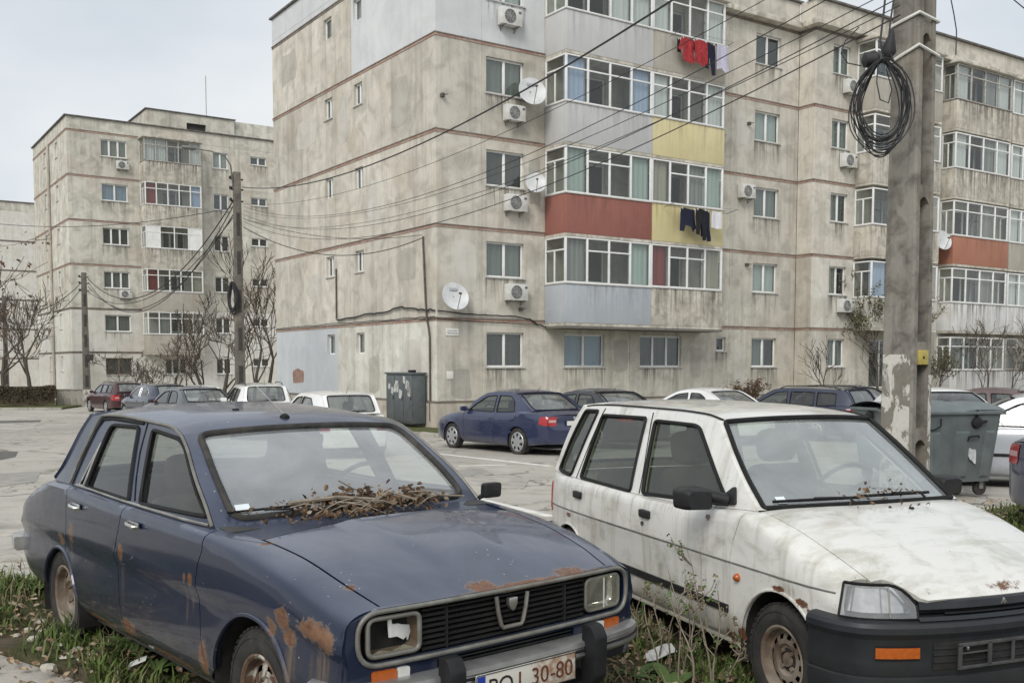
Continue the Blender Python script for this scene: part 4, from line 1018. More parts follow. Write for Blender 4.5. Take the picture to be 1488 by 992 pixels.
    for x in (.03, -2.335):
        for sd_ in (-1, 1): k.wheel(x, sd_ * .60, .262, .262, .158, .14, 'rim_rust', 'tyre_old', 'steel', sd_)
    # wipers
    half_, length, hole, f = info
    wsp = lambda t, q, o=.02: k.hmap(k.WS, half_, length, o)(t, q)
    for (a, b2, c2) in (((-.12, .0), (-.14, .035), (-.50, .02)), ((.33, .0), (.31, .045), (-.06, .028))):
        b = B(); b.tube([wsp(a[0], a[1] + .01, .012), wsp(b2[0], b2[1], .024), wsp((b2[0] + c2[0]) / 2, c2[1] + .02, .026)], .007, 5); wp = b.build('wiper', 'plastic_black', root, 40)
        b = B(); b.tube([wsp(b2[0] + (c2[0] - b2[0]) * q, c2[1] + .02, .016) for q in lin(-.2, 1.05, 8)], .008, 5); b.build('wiper_blade', 'seal_black', wp, 40)
    # door mirrors: housing on a short arm from a corner plate
    for sd_ in (-1, 1):
        b = B(); b.prism(rpoly([(-.40, .93), (-.60, .905), (-.44, 1.02)], [.01, .02, .02]), lambda a, c_, h_: (a, sd_ * (k.G(a, c_) + h_), c_), -.004, .014); mr = b.build('door_mirror', 'plastic_black', root, bevel=.004)
        b = B(); b.tube([(-.47, sd_ * .635, .945), (-.50, sd_ * .70, .96), (-.52, sd_ * .73, .965)], .032, 8); b.build('mirror_arm', 'plastic_black', mr, 50)
        hs_ = B(); rp_ = rpoly([(-.085, -.055), (.085, -.05), (.09, .045), (.06, .06), (-.075, .055)], .025, 4)
        for q, dx in ((.75, .075), (.95, .055), (1, .02), (1, -.05), (.93, -.056)): hs_.v += [(-.53 + dx, sd_ * (.80 + a * q), .952 + c_ * q) for a, c_ in rp_]
        n = len(rp_)
        for i in range(4): hs_.f += [(i*n + j, i*n + (j+1) % n, (i+1)*n + (j+1) % n, (i+1)*n + j) for j in range(n)]
        hs_.f += [tuple(range(n)), tuple(4*n + j for j in range(n))]
        hs_.build('mirror_housing', 'plastic_black', mr, 'fix')
    b = B(); pts = [(-.485, .045), (-.44, .045), (-.44, .095), (-.485, .095)]; panel(b, pts, [], .03, lambda a, c_: wsp(a, c_, -.004), 0); k.fix(b); b.build('windscreen_sticker', 'sticker', wsg)
    b = B(); p = k.WS(0, .9); b.prism(rpoly([(-.10, -.028), (.10, -.028), (.10, .028), (-.10, .028)], .02), lambda a, c_, h_: (p.x - .07 + h_, a, p.z - .06 + c_), -.015, .015); b.tube([(p.x - .07, 0, p.z - .04), (p.x - .02, 0, p.z)], .008, 5); b.build('inside_mirror', 'plastic_black', root, 40)
    k.cabin('seat_grey', -1.05, -1.95, .30, .36, (-.42, .90), .56, True, .46)
    b = B(); b.box(-2.75, .50, -.55, .55, .205, .22); b.box(-.2, .42, -.36, .36, .22, .60); b.build('underbody', 'under', root)
    return root, k
plain('crease_grey', (.16, .155, .14), .7, var=.3)
plain('trim_dark', (.06, .06, .06), .6, var=.3)
white_car, WK = white_hatch()
# ------------------------------------------------------------------ other parked cars
def car_paint(name, col, rough=.26, fade_toplight=None, coat=1.):
    return paint(name, col, fade_toplight or tuple(min(1, c * 1.25 + .01) for c in col), rough, (.14, .13, .11), (.16, .42), .55, coat=coat, fade_toplight_amt=.1, film=.02)
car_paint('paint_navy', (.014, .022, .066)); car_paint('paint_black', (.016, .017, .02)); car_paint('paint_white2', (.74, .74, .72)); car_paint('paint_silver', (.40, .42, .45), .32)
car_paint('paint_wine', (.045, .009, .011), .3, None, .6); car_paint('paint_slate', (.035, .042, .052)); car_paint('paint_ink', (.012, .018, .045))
STY = dict(
    saloon=dict(L=4.45, W=1.76, H=1.46, wb=2.58, fo=.90, zt=[(0, .90), (.04, .965), (.18, 1.0), (.30, .955), (.60, .92), (.71, .93), (.80, .90), (.93, .78), (1, .68)], A=[(.70, .945), (.655, 1.08), (.605, 1.23), (.56, 1.33), (.53, 1.375)], rail=[(.49, 1.402), (.42, 1.42), (.34, 1.41)], C=[(.125, 1.0), (.165, 1.10), (.215, 1.24), (.26, 1.34), (.285, 1.375)],
        wins=[([(.255, .985), (.405, .955), (.415, 1.335), (.315, 1.325), (.27, 1.2)], [.02, .03, .03, .08, .08]), ([(.425, .955), (.655, .965), (.60, 1.12), (.525, 1.30), (.44, 1.335)], [.03, .02, .08, .08, .03])], doors=(.685, .415, .235), rear='boot'),
    hatch=dict(L=4.05, W=1.73, H=1.47, wb=2.52, fo=.85, zt=[(0, .96), (.05, .99), (.30, .955), (.60, .93), (.71, .94), (.80, .91), (.93, .80), (1, .70)], A=[(.705, .955), (.65, 1.09), (.59, 1.24), (.54, 1.345), (.51, 1.385)], rail=[(.46, 1.41), (.36, 1.42), (.2, 1.41)], C=[(.012, 1.0), (.03, 1.12), (.06, 1.26), (.085, 1.35), (.105, 1.385)],
        wins=[([(.17, .99), (.365, .965), (.375, 1.34), (.22, 1.32), (.155, 1.16)], [.03, .03, .03, .08, .08]), ([(.385, .965), (.65, .975), (.59, 1.13), (.51, 1.31), (.40, 1.34)], [.03, .02, .08, .08, .03])], doors=(.685, .375, .19), rear='hatch'),
    estate=dict(L=4.60, W=1.78, H=1.50, wb=2.65, fo=.92, zt=[(0, .97), (.05, 1.0), (.30, .965), (.60, .94), (.71, .95), (.80, .92), (.93, .80), (1, .70)], A=[(.705, .965), (.66, 1.09), (.61, 1.24), (.565, 1.35), (.54, 1.395)], rail=[(.50, 1.425), (.38, 1.44), (.2, 1.43)], C=[(.012, 1.0), (.025, 1.14), (.045, 1.28), (.062, 1.37), (.078, 1.405)],
        wins=[([(.105, 1.005), (.225, .985), (.235, 1.345), (.115, 1.32)], .03), ([(.245, .985), (.41, .965), (.42, 1.35), (.255, 1.345)], .03), ([(.43, .965), (.655, .975), (.605, 1.13), (.53, 1.315), (.445, 1.35)], [.03, .02, .08, .08, .03])], doors=(.685, .42, .24), rear='hatch'),
    round=dict(L=4.25, W=1.72, H=1.43, wb=2.57, fo=.84, zt=[(0, .84), (.05, .92), (.17, .965), (.30, .94), (.60, .90), (.71, .915), (.80, .88), (.93, .76), (1, .66)], A=[(.70, .925), (.65, 1.07), (.59, 1.21), (.54, 1.305), (.51, 1.345)], rail=[(.46, 1.375), (.40, 1.385), (.33, 1.37)], C=[(.105, .965), (.15, 1.07), (.205, 1.2), (.255, 1.30), (.285, 1.34)],
        wins=[([(.255, .965), (.395, .94), (.405, 1.30), (.33, 1.29), (.275, 1.17)], [.02, .03, .03, .08, .08]), ([(.415, .94), (.655, .95), (.60, 1.10), (.515, 1.26), (.43, 1.30)], [.03, .02, .08, .08, .03])], doors=(.685, .405, .235), rear='boot'))
def parked(label, style, pm, x, y, head, zoff=0, L=None, H=None, gmat='glass_car', trim='seal_black', plate=True, roofbars=False, tyre='tyre', spoiler=False, group=None):
    st = STY[style]; L0 = L or st['L']; W, wb, fo = st['W'], st['wb'] * (L0 / st['L']), st['fo']; xr = fo - L0; X = lambda f: xr + L0 * f; zk = (H or st['H']) / st['H']
    Z = lambda z: z * zk
    root = thing('parked_car', label, 'car', (x, y, gz(x, y) + zoff), head, group)
    hw = W / 2
    sp = dict(xf=fo - .10, xr=xr + .05, zc=.66, d=.085, crease=.008, cp=2.4,
        w=[(xr, hw * .80), (xr + .12, hw * .90), (xr + .45, hw * .975), (xr + 1.2, hw), (-.3, hw), (.3, hw * .985), (fo - .35, hw * .94), (fo - .1, hw * .83)],
        zt=[(X(a), Z(z)) for a, z in st['zt']], yt=[(xr, hw * .70), (xr + .5, hw * .86), (X(.3), hw * .935), (X(.62), hw * .935), (X(.70), hw * .86), (X(.82), hw * .76), (fo - .1, hw * .68)],
        rs=[(xr, .12), (X(.25), .07), (X(.65), .06), (X(.8), .11), (fo, .13)], zs=[(xr, .30), (xr + .8, .20), (.4, .20), (fo, .24)], crown=[(xr, .02), (X(.2), .03), (X(.75), .03), (X(.9), .045), (fo, .02)], tumble=(.34, .16),
        A=[(X(a), Z(z)) for a, z in st['A']], rail=[(X(a), Z(z)) for a, z in st['rail']], C=[(X(a), Z(z)) for a, z in st['C']], wsb=(.16, .10, .01, .02), rwb=(.08, .06, .0, .02), roofc=.055)
    k = Car(root, sp, pm); g = .004; rr = .31
    aF = k.arch(0, .31, .355, 176, 2, 14); aR = k.arch(-wb, .31, .355, 178, 4, 14)
    dF, dB, dR = (X(a) for a in st['doors'])
    k.side('front_wing', [(dF + g, .20), (dF + g, .7), (dF + .03, 9), (fo - .10, 9), (fo - .10, .24), (.36, .22)] + aF[::-1], dens=.09)
    k.side('front_door', [(dF - g, .24), (dF - g, .7), (dF + .026, 9), (dB + g, 9), (dB + g, .24)], dens=.09)
    rd = [(dB - g, .24), (dB - g, 9), (dR + g, 9), (dR + g, .70)] + [(a, z) for a, z in k.arch(-wb, .31, .39, 70, 20, 5)] + [(-wb + .38, .24)]
    k.side('rear_door', rd, dens=.09)
    k.side('rear_wing', [(-wb + .385, .2), (-wb + .385, .24)] + [(a - .006, z) for a, z in k.arch(-wb, .31, .39, 20, 70, 5)] + [(dR - g, .70), (dR - g, 9), (xr + .05, 9), (xr + .05, .30), (-wb - .356, .24)] + aR, dens=.09)
    k.side('sill', [(-wb + .36, .2), (-wb + .36, .235), (dF, .235), (dF, .2)], flange=.05, dens=.2)
    for xa, xb in ((dR + .12, dB - .012), (dB + .012, dF - .012)): k.side('side_moulding', [(xa, .50), (xb, .50), (xb, .545), (xa, .545)], 'plastic_black' if style != 'saloon' else pm, off=.009, flange=.012, dens=.2)
    k.wells([(0, .31, .36), (-wb, .31, .36)], .42)
    T = k.T
    b = B(); b.grid(lambda x_, t: T(x_, t), lin(X(.72), fo - .10, 10), lin(-1, 1, 18)); k.fix(b); b.build('bonnet', pm, root, 60)
    b = B(); b.grid(lambda q, t: T(X(.72), t) * (1 - q) + k.WS(t, 0) * q, [0, 1], lin(-1, 1, 18)); k.fix(b); b.build('cowl', 'plastic_black', root, 60)
    c1 = X(st['C'][0][0])
    if st['rear'] == 'boot':
        b = B(); b.grid(lambda x_, t: T(x_, t), lin(xr + .05, c1 - .03, 8), lin(-1, 1, 18)); k.fix(b); b.build('boot_lid', pm, root, 60)
    b = B(); b.grid(lambda q, t: T(max(c1 - .03, xr + .05), t) * (1 - q) + k.RW(t, 0) * q, [0, .5, 1], lin(-1, 1, 18)); k.fix(b); b.build('rear_deck', pm, root, 60)
    bz = lambda z: .10 if z < .62 else .10 - min((z - .62) / .12, 1) * .045
    def tail(v, t, o=0.):
        p = k.S(xr + .05, v); return Vector((xr + .05 - bz(p.z) * (1 - abs(t) ** 3.5) - o, p.y * t * (1 + o * .6), p.z))
    b = B(); b.grid(tail, lin(0, 1, 22), lin(-1, 1, 24)); b.build('rear_bumper', pm, root, 40)
    b = B(); b.grid(lambda v, t: (lambda p: Vector((fo - .10 + .10 * (1 - abs(t) ** 3), p.y * t, p.z)))(k.S(fo - .10, v)), lin(0, 1, 14), lin(-1, 1, 20)); b.f = [f[::-1] for f in b.f]; b.build('front_bumper', pm, root, 40)
    b = B(); b.grid(lambda q, t: k.ROOF(t, q), lin(0, 1, 16), [math.copysign(abs(u) ** .75, u) for u in lin(-1, 1, 25)]); k.fix(b); b.build('roof', pm, root, 60)
    k.glasspatch(k.WS, 'windscreen', 'windscreen_frame', (.05, .05, .02, .02), .05, gmat, .012, 'seal_black')
    k.glasspatch(k.RW, 'rear_window', 'rear_window_frame', (.10, .09, .05, .045), .08, 'glass_car_light', .012, 'seal_black')
    wins = [rpoly([(X(a), Z(z)) for a, z in pl], rd_) for pl, rd_ in st['wins']]
    def tri(fn, qs): return [(fn(q).x, fn(q).z) for q in qs]
    k.frame([(x_, k.zt(x_) + .002) for x_ in lin(c1, X(st['A'][0][0]), 24)] + tri(k.A, lin(.03, 1, 9)) + tri(k.rail, lin(.06, 1, 12)) + tri(k.C, lin(.93, .05, 7)), wins)
    k.windows(wins, gmat, seal=trim, seal_r=.011)
    for x_ in (dB + .16, dR + .14):
        for sd_ in (-1, 1): b = B(); y_ = sd_ * (k.w(x_) * .99); b.bar((x_ - .09, y_, .80), (x_ + .09, y_, .80), .05, .028); b.build('door_handle', pm, root, bevel=.008)
    for sd_ in (-1, 1):
        zl = Z(.90); zl0 = zl - (.20 if st['rear'] == 'boot' else .26)
        b = B(); panel(b, k.dom(resample(rpoly([(xr + .052, zl0), (xr + .26, zl0 + .03), (xr + .22, zl), (xr + .052, zl)], .02), .06)), [], .06, k.smap(.006), .02)
        tl = k.emit('tail_lamp', b, 'lens_red', (sd_,))[0]
        b = B(); v0, v1 = k.inv(xr + .05, zl0), k.inv(xr + .05, zl); b.grid(lambda v, t: tail(v, t * sd_, .006), lin(v0, v1, 6), lin(1, .70, 6)); b.build('tail_lamp_inner', 'lens_red', tl, 50)
        b = B(); b.grid(lambda v, t: tail(v, t * sd_, .009), lin(v0 + (v1 - v0) * .35, v0 + (v1 - v0) * .62, 3), lin(.97, .72, 4)); b.build('reverse_lamp', 'lens_backup', tl, 50)
        b = B(); x_ = X(.672); y_ = k.G(x_, Z(1.0)); rp_ = rpoly([(-.09, -.055), (.09, -.055), (.09, .055), (-.09, .055)], .03, 3)
        b.prism(rp_, lambda a, c_, h_: (x_ + h_, sd_ * (y_ + .13 + a), Z(1.0) + c_), -.03, .05); b.bar((x_, sd_ * (y_ - .02), Z(.97)), (x_, sd_ * (y_ + .08), Z(.98)), .05, .05); b.build('door_mirror', pm, root, bevel=.01)
        b = B(); b.grid(lambda v, t: (lambda p: Vector((fo - .095 + .10 * (1 - abs(t) ** 3), p.y * t * 1.005, p.z)))(k.S(fo - .10, v)), lin(k.inv(fo - .1, .56), k.inv(fo - .1, .68), 4), lin(sd_ * .97, sd_ * .6, 6)); b.build('headlamp', 'lens_clear', root, 50)
        for x_ in (0, -wb): k.wheel(x_, sd_ * (hw - .105), rr, rr, .215, .19, 'alloy', tyre, 'trim', sd_)
    if plate:
        vp = k.inv(xr + .05, .74); b = B(); xx = xr + .05 - .088 - .012; b.box(xx - .004, xx, -.26, .26, .70, .80); b.build('number_plate', 'plate_white', root)
    if st['rear'] == 'boot': b = B(); b.lathe([(.001, -.006), (.03, -.005), (.036, .0)], 12, (xr + .05 - .062, 0, Z(.86)), 'x'); b.build('badge', 'chrome', root)
    if roofbars:
        for sd_ in (-1, 1): b = B(); b.tube([k.ROOF(sd_ * .86, q) + Vector((0, 0, .05 if 0 < i < 9 else -.01)) for i, q in enumerate(lin(.05, .95, 10))], .013, 6); b.build('roof_rail', 'plastic_black', root, 50)
    if spoiler or st['rear'] == 'hatch':
        b = B(); p = k.RW(0, .35); q = k.RW(.30, .12); b.bar(k.RW(.05, .10) + Vector((-.02, 0, .012)), k.RW(-.45, .13) + Vector((-.02, 0, .012)), .018, .018); b.build('rear_wiper', 'plastic_black', root)
    b = B(); p = k.ROOF(0, .93); b.tube([p, p + Vector((-.14, 0, .13))], [.006, .003], 5); b.build('aerial', 'plastic_black', root)
    k.cabin('seat_grey', X(.47), X(.26), .36, .30, (X(.66), Z(.93)), .60, True, .56)
    b = B(); b.box(xr + .1, fo - .15, -hw * .72, hw * .72, .19, .21); b.build('underbody', 'under', root)
    return root
HD = R(124.06)
dR_, dL_ = Vector((math.cos(R(34.06)), math.sin(R(34.06)))), Vector((-math.sin(R(34.06)), math.cos(R(34.06))))
def front_axle(px, py, off, head):
    """from the pixel where the near rear tyre meets the ground, the car origin"""
    p = onground(px, py); f = Vector((math.cos(head), math.sin(head))); l = Vector((-f.y, f.x)); q = Vector((p.x, p.y)) - l * .78 + f * off; return q.x, q.y
x, y = front_axle(744, 660, 2.58, HD)
parked('navy blue saloon parked side-on with its tail towards the white hatchback', 'saloon', 'paint_navy', x, y, HD + R(4), H=1.46)
ox, oy = x, y
def slot(d, e=0): p = Vector((ox, oy)) + dR_ * d + dL_ * e; return p.x, p.y
x, y = slot(2.75, .5); parked('black saloon parked between the navy saloon and the rounded white saloon', 'saloon', 'paint_black', x, y, HD + R(3), H=1.45)
x, y = slot(5.9, -.2); parked('rounded white saloon parked under the balconies beside the navy estate', 'round', 'paint_white2', x, y, HD + R(4), H=1.47)
x, y = slot(9.2, -.6); parked('dark navy estate car with roof rails parked beside the rounded white saloon', 'estate', 'paint_ink', x, y, HD + R(6), roofbars=True)
x, y = slot(12.4, .4); parked('slate grey saloon half hidden between the navy estate and the concrete pole', 'saloon', 'paint_slate', x, y, HD, H=1.5)
parked('white saloon with tinted side glass seen behind the rubbish bins', 'saloon', 'paint_white2', 8.8, 19.5, R(-86), H=1.46, gmat='glass_car')
parked('dark wine-red saloon parked behind the silver car, by the shrubs', 'saloon', 'paint_wine', 10.6, 26.5, R(150), H=1.48)
parked('silver estate car parked behind the large grey rubbish bin', 'estate', 'paint_silver', 6.75, 16.3, R(152), H=1.46)
parked('navy car parked on the grass edge with only its tail in view', 'saloon', 'paint_navy', 8.75, 10.2, R(5), H=1.45)
# row along the street beside the gable
parked('white hatchback with dark rear window parked near the utility cabinet', 'hatch', 'paint_white2', -4.75, 24.4, HD - R(8), H=1.46)
parked('tall white estate car with roof rails parked beside the lamp pole', 'estate', 'paint_white2', -8.0, 31.5, HD - R(14), H=1.60, roofbars=True)
parked('low white saloon parked between the dark cars and the tall white estate', 'round', 'paint_white2', -12.9, 41.5, HD - R(10), H=1.42)
parked('slate grey saloon with a bright rear window in the street row', 'saloon', 'paint_slate', -11.0, 33.0, HD + R(6), H=1.45)
parked('dark blue hatchback with bright window trim parked in the street row', 'hatch', 'paint_ink', -14.9, 41.5, HD + R(4), H=1.48, trim='chrome')
parked('wine-red estate car with roof rails parked at the far end of the street row', 'estate', 'paint_wine', -20.2, 51.0, HD + R(4), H=1.50, roofbars=True)
# ------------------------------------------------------------------ apartment blocks
FL = 2.94
RND = random.Random(5)
_cache = {}
def cmesh(key, fn):
    if key not in _cache: _cache[key] = fn()
    return _cache[key]
class Block:
    """local frame: u along the long front, v into the building, z up; front faces -v, gable faces -u"""
    def __init__(s, name, label, u0, v0, z0, far=False, rot=34.06):
        s.root = thing(name, label, 'building', (u0, v0, z0), R(rot)); s.far = far
        s.M = Matrix.Translation((u0, v0, z0)) @ Matrix.Rotation(R(rot), 4, 'Z')
    def w(s, u, v, z): return s.M @ Vector((u, v, z))
    def P(s, plane, c):
        """plane coords (a, depth, z) -> local; a runs along +u for a front, along +v for a gable"""
        if plane == 'v': return lambda a, d, z: (a, c + d, z)
        return lambda a, d, z: (c + d, a, z)
    def panel(s, plane, c, a0, a1, z0, z1, holes, mat, rev=.16, j=.012, name='wall_panel'):
        f = s.P(plane, c); b = B(); flip = plane == 'u'
        A = sorted({a0 + j, a1 - j, *[h[0] for h in holes], *[h[1] for h in holes]}); Z = sorted({z0 + j, z1 - j, *[h[2] for h in holes], *[h[3] for h in holes]})
        def quad(p):
            n = len(b.v); b.v += [f(*q) for q in p]; b.f.append((n, n+1, n+2, n+3) if not flip else (n+3, n+2, n+1, n))
        for x0, x1 in zip(A, A[1:]):
            for y0, y1 in zip(Z, Z[1:]):
                mx_, my_ = (x0 + x1) / 2, (y0 + y1) / 2
                if any(h[0] < mx_ < h[1] and h[2] < my_ < h[3] for h in holes): continue
                quad([(x0, 0, y0), (x1, 0, y0), (x1, 0, y1), (x0, 0, y1)])
        e = .02
        i0, i1, k0, k1 = a0 + j, a1 - j, z0 + j, z1 - j
        quad([(i0, 0, k0), (i0, 0, k1), (a0, e, z1), (a0, e, z0)]); quad([(i1, 0, k1), (i1, 0, k0), (a1, e, z0), (a1, e, z1)])
        quad([(i0, 0, k1), (i1, 0, k1), (a1, e, z1), (a0, e, z1)]); quad([(i1, 0, k0), (i0, 0, k0), (a0, e, z0), (a1, e, z0)])
        for h in holes:
            x0, x1, y0, y1 = h[:4]
            quad([(x0, 0, y0), (x0, rev, y0), (x0, rev, y1), (x0, 0, y1)][::-1]); quad([(x1, 0, y0), (x1, 0, y1), (x1, rev, y1), (x1, rev, y0)][::-1])
            quad([(x0, 0, y1), (x0, rev, y1), (x1, rev, y1), (x1, 0, y1)][::-1]); quad([(x0, 0, y0), (x1, 0, y0), (x1, rev, y0), (x0, rev, y0)][::-1])
        return b.build(name, mat, s.root)
    def window(s, plane, c, a0, a1, z0, z1, n=2, frame='frame_white', curt=None, depth=.10, sill=True, open_=False):
        W_, H_ = round(a1 - a0, 3), round(z1 - z0, 3); fw = .055 if not s.far else .07
        if plane == 'v': loc, rz = (a0, c, z0), 0
        else: loc, rz = (c, a1, z0), -PI / 2
        def mk_frame():
            b = B(); d0, d1 = depth, depth + .05
            b.box(0, W_, d0, d1, 0, fw); b.box(0, W_, d0, d1, H_ - fw, H_); b.box(0, fw, d0 + .001, d1, fw, H_ - fw); b.box(W_ - fw, W_, d0 + .001, d1, fw, H_ - fw)
            for i in range(1, n): x = W_ * i / n; b.box(x - fw * .8, x + fw * .8, d0 - .008, d1, fw, H_ - fw)
            return b.mesh('window', frame, bevel=None if s.far else .006)
        win = link('window', cmesh(('wf', W_, H_, n, frame, depth, s.far), mk_frame), s.root, loc, rz)
        pw = W_ / n
        pm = cmesh(('pane', round(pw, 3), H_, s.far, depth), lambda: B().box(fw * .5, pw - fw * .5, depth + .026, depth + .032, fw * .5, H_ - fw * .5).mesh('pane', 'pane_far' if s.far else 'pane'))
        for i in range(n): p = link('pane', pm, win, (pw * i, 0, 0))
        if sill: link('sill', cmesh(('sill', W_, s.far), lambda: B().box(-.05, W_ + .05, -.05, depth, -.04, -.002).mesh('sill', 'sill_grey')), win)
        if plane == 'v' and sill:
            hh = .95; link('runoff_stain', cmesh(('run', W_, hh), lambda: B().add([(-.10, -.004, -.045 - hh), (W_ + .10, -.0041, -.045 - hh), (W_ + .10, -.0041, -.045), (-.10, -.004, -.045)], [(0, 1, 2, 3)]).mesh('runoff_stain', 'runoff')), win)
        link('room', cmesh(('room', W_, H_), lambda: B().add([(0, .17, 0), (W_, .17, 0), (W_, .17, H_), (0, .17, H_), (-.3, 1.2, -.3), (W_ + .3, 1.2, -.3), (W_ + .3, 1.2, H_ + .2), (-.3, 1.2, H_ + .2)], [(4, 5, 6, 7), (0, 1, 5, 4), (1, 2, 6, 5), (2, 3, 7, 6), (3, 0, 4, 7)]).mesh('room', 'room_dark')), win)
        cm = curt if curt is not None else RND.choice(['curtain_white', 'curtain_grey', 'curtain_dark', 'curtain_beige', 'curtain_grey', None, None])
        if cm:
            cover = RND.choice([1, 1, .5, .7]) if curt is None else 1
            def mk_c():
                b = B(); m_ = max(10, int(W_ * cover * 16)); b.grid(lambda i, z: (.01 + (W_ * cover - .02) * i / m_, depth + .12 + .02 * math.sin(i * 1.7) + .012 * math.sin(i * .6), z), list(range(m_ + 1)), [.0, H_ * .5, H_ * .98]); return b.mesh('curtain', cm, smooth=60)
            link('curtain', cmesh(('cur', W_, H_, cm, cover, depth), mk_c), win)
        return win
    def balcony(s, u0, u1, vw, d, z0, hp, hg, pmat, cols=4, frame='frame_white', kind='grid', side_l=True, side_r=True, curts=(), slab=True, solid=(), tf=.70, top=False, label=None, half_left=False):
        """enclosed balcony: parapet, slab, glazing with transoms, panes"""
        vf = vw - d; th = .09; b = B()
        b.box(u0, u1, vf, vf + th, z0, z0 + hp)
        if side_l: b.box(u0, u0 + th, vf + th, vw - .001, z0, z0 + hp)
        if side_r: b.box(u1 - th, u1, vf + th, vw - .001, z0, z0 + hp)
        bal = b.build('balcony', pmat, s.root, bevel=.012)
        if label: bal['label'] = label
        b = B(); b.box(u0 + .01, u1 - .01, vf + .01, vw - .002, z0 - .10, z0 - .003); b.build('slab', 'balcony_raw', bal)
        if top: b = B(); b.box(u0 - .12, u1 + .12, vf - .15, vw - .002, z0 + hp + hg + .02, z0 + hp + hg + .14); b.build('roof_slab', 'balcony_raw', bal, bevel=.01)
        b = B(); b.box(u0 - .025, u1 + .025, vf - .03, vf + th + .01, z0 + hp + .001, z0 + hp + .035)
        if side_l: b.box(u0 - .024, u0 + th, vf + th + .011, vw - .001, z0 + hp + .001, z0 + hp + .034)
        b.build('ledge', 'band_dark' if frame != 'frame_white' else 'sill_grey', bal)
        b = B(); b.add([(u0 + .02, vf - .004, z0 + .02), (u1 - .02, vf - .0041, z0 + .02), (u1 - .02, vf - .0041, z0 + hp - .002), (u0 + .02, vf - .004, z0 + hp - .002)], [(0, 1, 2, 3)])
        b.build('runoff_stain', 'runoff' if pmat in ('balcony_raw', 'balcony_white') else 'runoff_faint', bal)
        zb, ztp = z0 + hp + .036, z0 + hp + hg; fw = .05; y0, y1 = vf + .02, vf + .075; W_ = u1 - u0 - .004
        if half_left: pass
        fr = B(); f0, f1 = u0 + .002, u1 - .002
        fr.box(f0, f1, y0, y1, zb, zb + fw); fr.box(f0, f1, y0, y1, ztp - fw, ztp); fr.box(f0, f0 + fw * 1.6, y0 + .001, y1, zb + fw, ztp - fw); fr.box(f1 - fw * 1.6, f1, y0 + .001, y1, zb + fw, ztp - fw)
        zt_ = zb + (ztp - zb) * tf; pw = (f1 - f0) / cols
        for i in range(1, cols): x = f0 + pw * i; fr.box(x - fw * .7, x + fw * .7, y0 - .004, y1, zb + fw, ztp - fw)
        if kind == 'grid': fr.box(f0 + fw, f1 - fw, y0 + .002, y1 - .002, zt_, zt_ + fw)
        elif kind == 'mid':
            fr.box(f0 + pw, f1 - pw, y0 + .002, y1 - .002, zt_, zt_ + fw)
        for (sd_, xx) in ((side_l, u0), (side_r, u1 - .055)):
            if sd_:
                fr.box(xx, xx + .055, vf + .08, vw - .002, zb, zb + fw); fr.box(xx, xx + .055, vf + .08, vw - .002, ztp - fw, ztp); fr.box(xx + .001, xx + .054, vw - .06, vw - .002, zb + fw, ztp - fw)
                fr.box(xx + .001, xx + .054, vf + d * .52, vf + d * .52 + fw, zb + fw, zt_); fr.box(xx + .002, xx + .053, vf + .08, vw - .06, zt_, zt_ + fw)
        fr.build('frame', frame, bal, bevel=None if s.far else .006)
        gm = 'pane_far' if s.far else 'pane'
        for i in range(cols):
            if i in solid:
                b = B(); b.box(f0 + pw * i + .03, f0 + pw * (i + 1) - .03, y0 + .02, y0 + .035, zb + .02, ztp - .02); b.build('infill_panel', 'frame_white', bal); continue
            segs = ((zb + .02, zt_ + .02), (zt_ + .03, ztp - .02)) if kind == 'grid' or (kind == 'mid' and 0 < i < cols - 1) else ((zb + .02, ztp - .02),)
            for za, zc_ in segs:
                b = B(); x0, x1 = f0 + pw * i + .015, f0 + pw * (i + 1) - .015
                tilt = .012 * RND.uniform(-1, 1)
                b.add([(x0, y0 + .03, za), (x1, y0 + .03 + tilt, za), (x1, y0 + .03 + tilt, zc_), (x0, y0 + .03, zc_)], [(0, 1, 2, 3)]); b.build('pane', gm, bal)
        if side_l:
            for za, zc_ in ((zb + .02, zt_ + .02), (zt_ + .03, ztp - .02)): b = B(); b.add([(u0 + .03, vw - .03, za), (u0 + .03, vf + .07, za), (u0 + .03, vf + .07, zc_), (u0 + .03, vw - .03, zc_)], [(0, 1, 2, 3)]); b.build('pane', gm, bal)
        for i, cm in curts:
            x0, x1 = f0 + pw * i + .02, f0 + pw * (i + 1) - .02; m_ = 14
            b = B(); b.grid(lambda q, z: (x0 + (x1 - x0) * q / m_, y1 + .10 + .02 * math.sin(q * 1.9), z), list(range(m_ + 1)), [zb + .02, (zb + ztp) / 2, ztp - .03]); b.build('curtain', cm, bal, 60)
        return bal
    def band(s, plane, c, a0, a1, z, mat='band_red', h=.075, out=.02, dark=True):
        f = s.P(plane, c); b = B(); b.box(a0, a1, -out, .03, z - h, z)
        b.v = [f(*p) for p in b.v]
        if plane == 'u': b.f = [q[::-1] for q in b.f]
        o = b.build('band', mat, s.root)
        if dark:
            b = B(); b.box(a0, a1, -out - .02, .03, z + .001, z + .032); b.v = [f(*p) for p in b.v]
            if plane == 'u': b.f = [q[::-1] for q in b.f]
            b.build('drip_edge', 'band_dark', s.root)
    def slab(s, name, u0, u1, v0, v1, z0, z1, mat): return B().box(u0, u1, v0, v1, z0, z1).build(name, mat, s.root, bevel=.015)

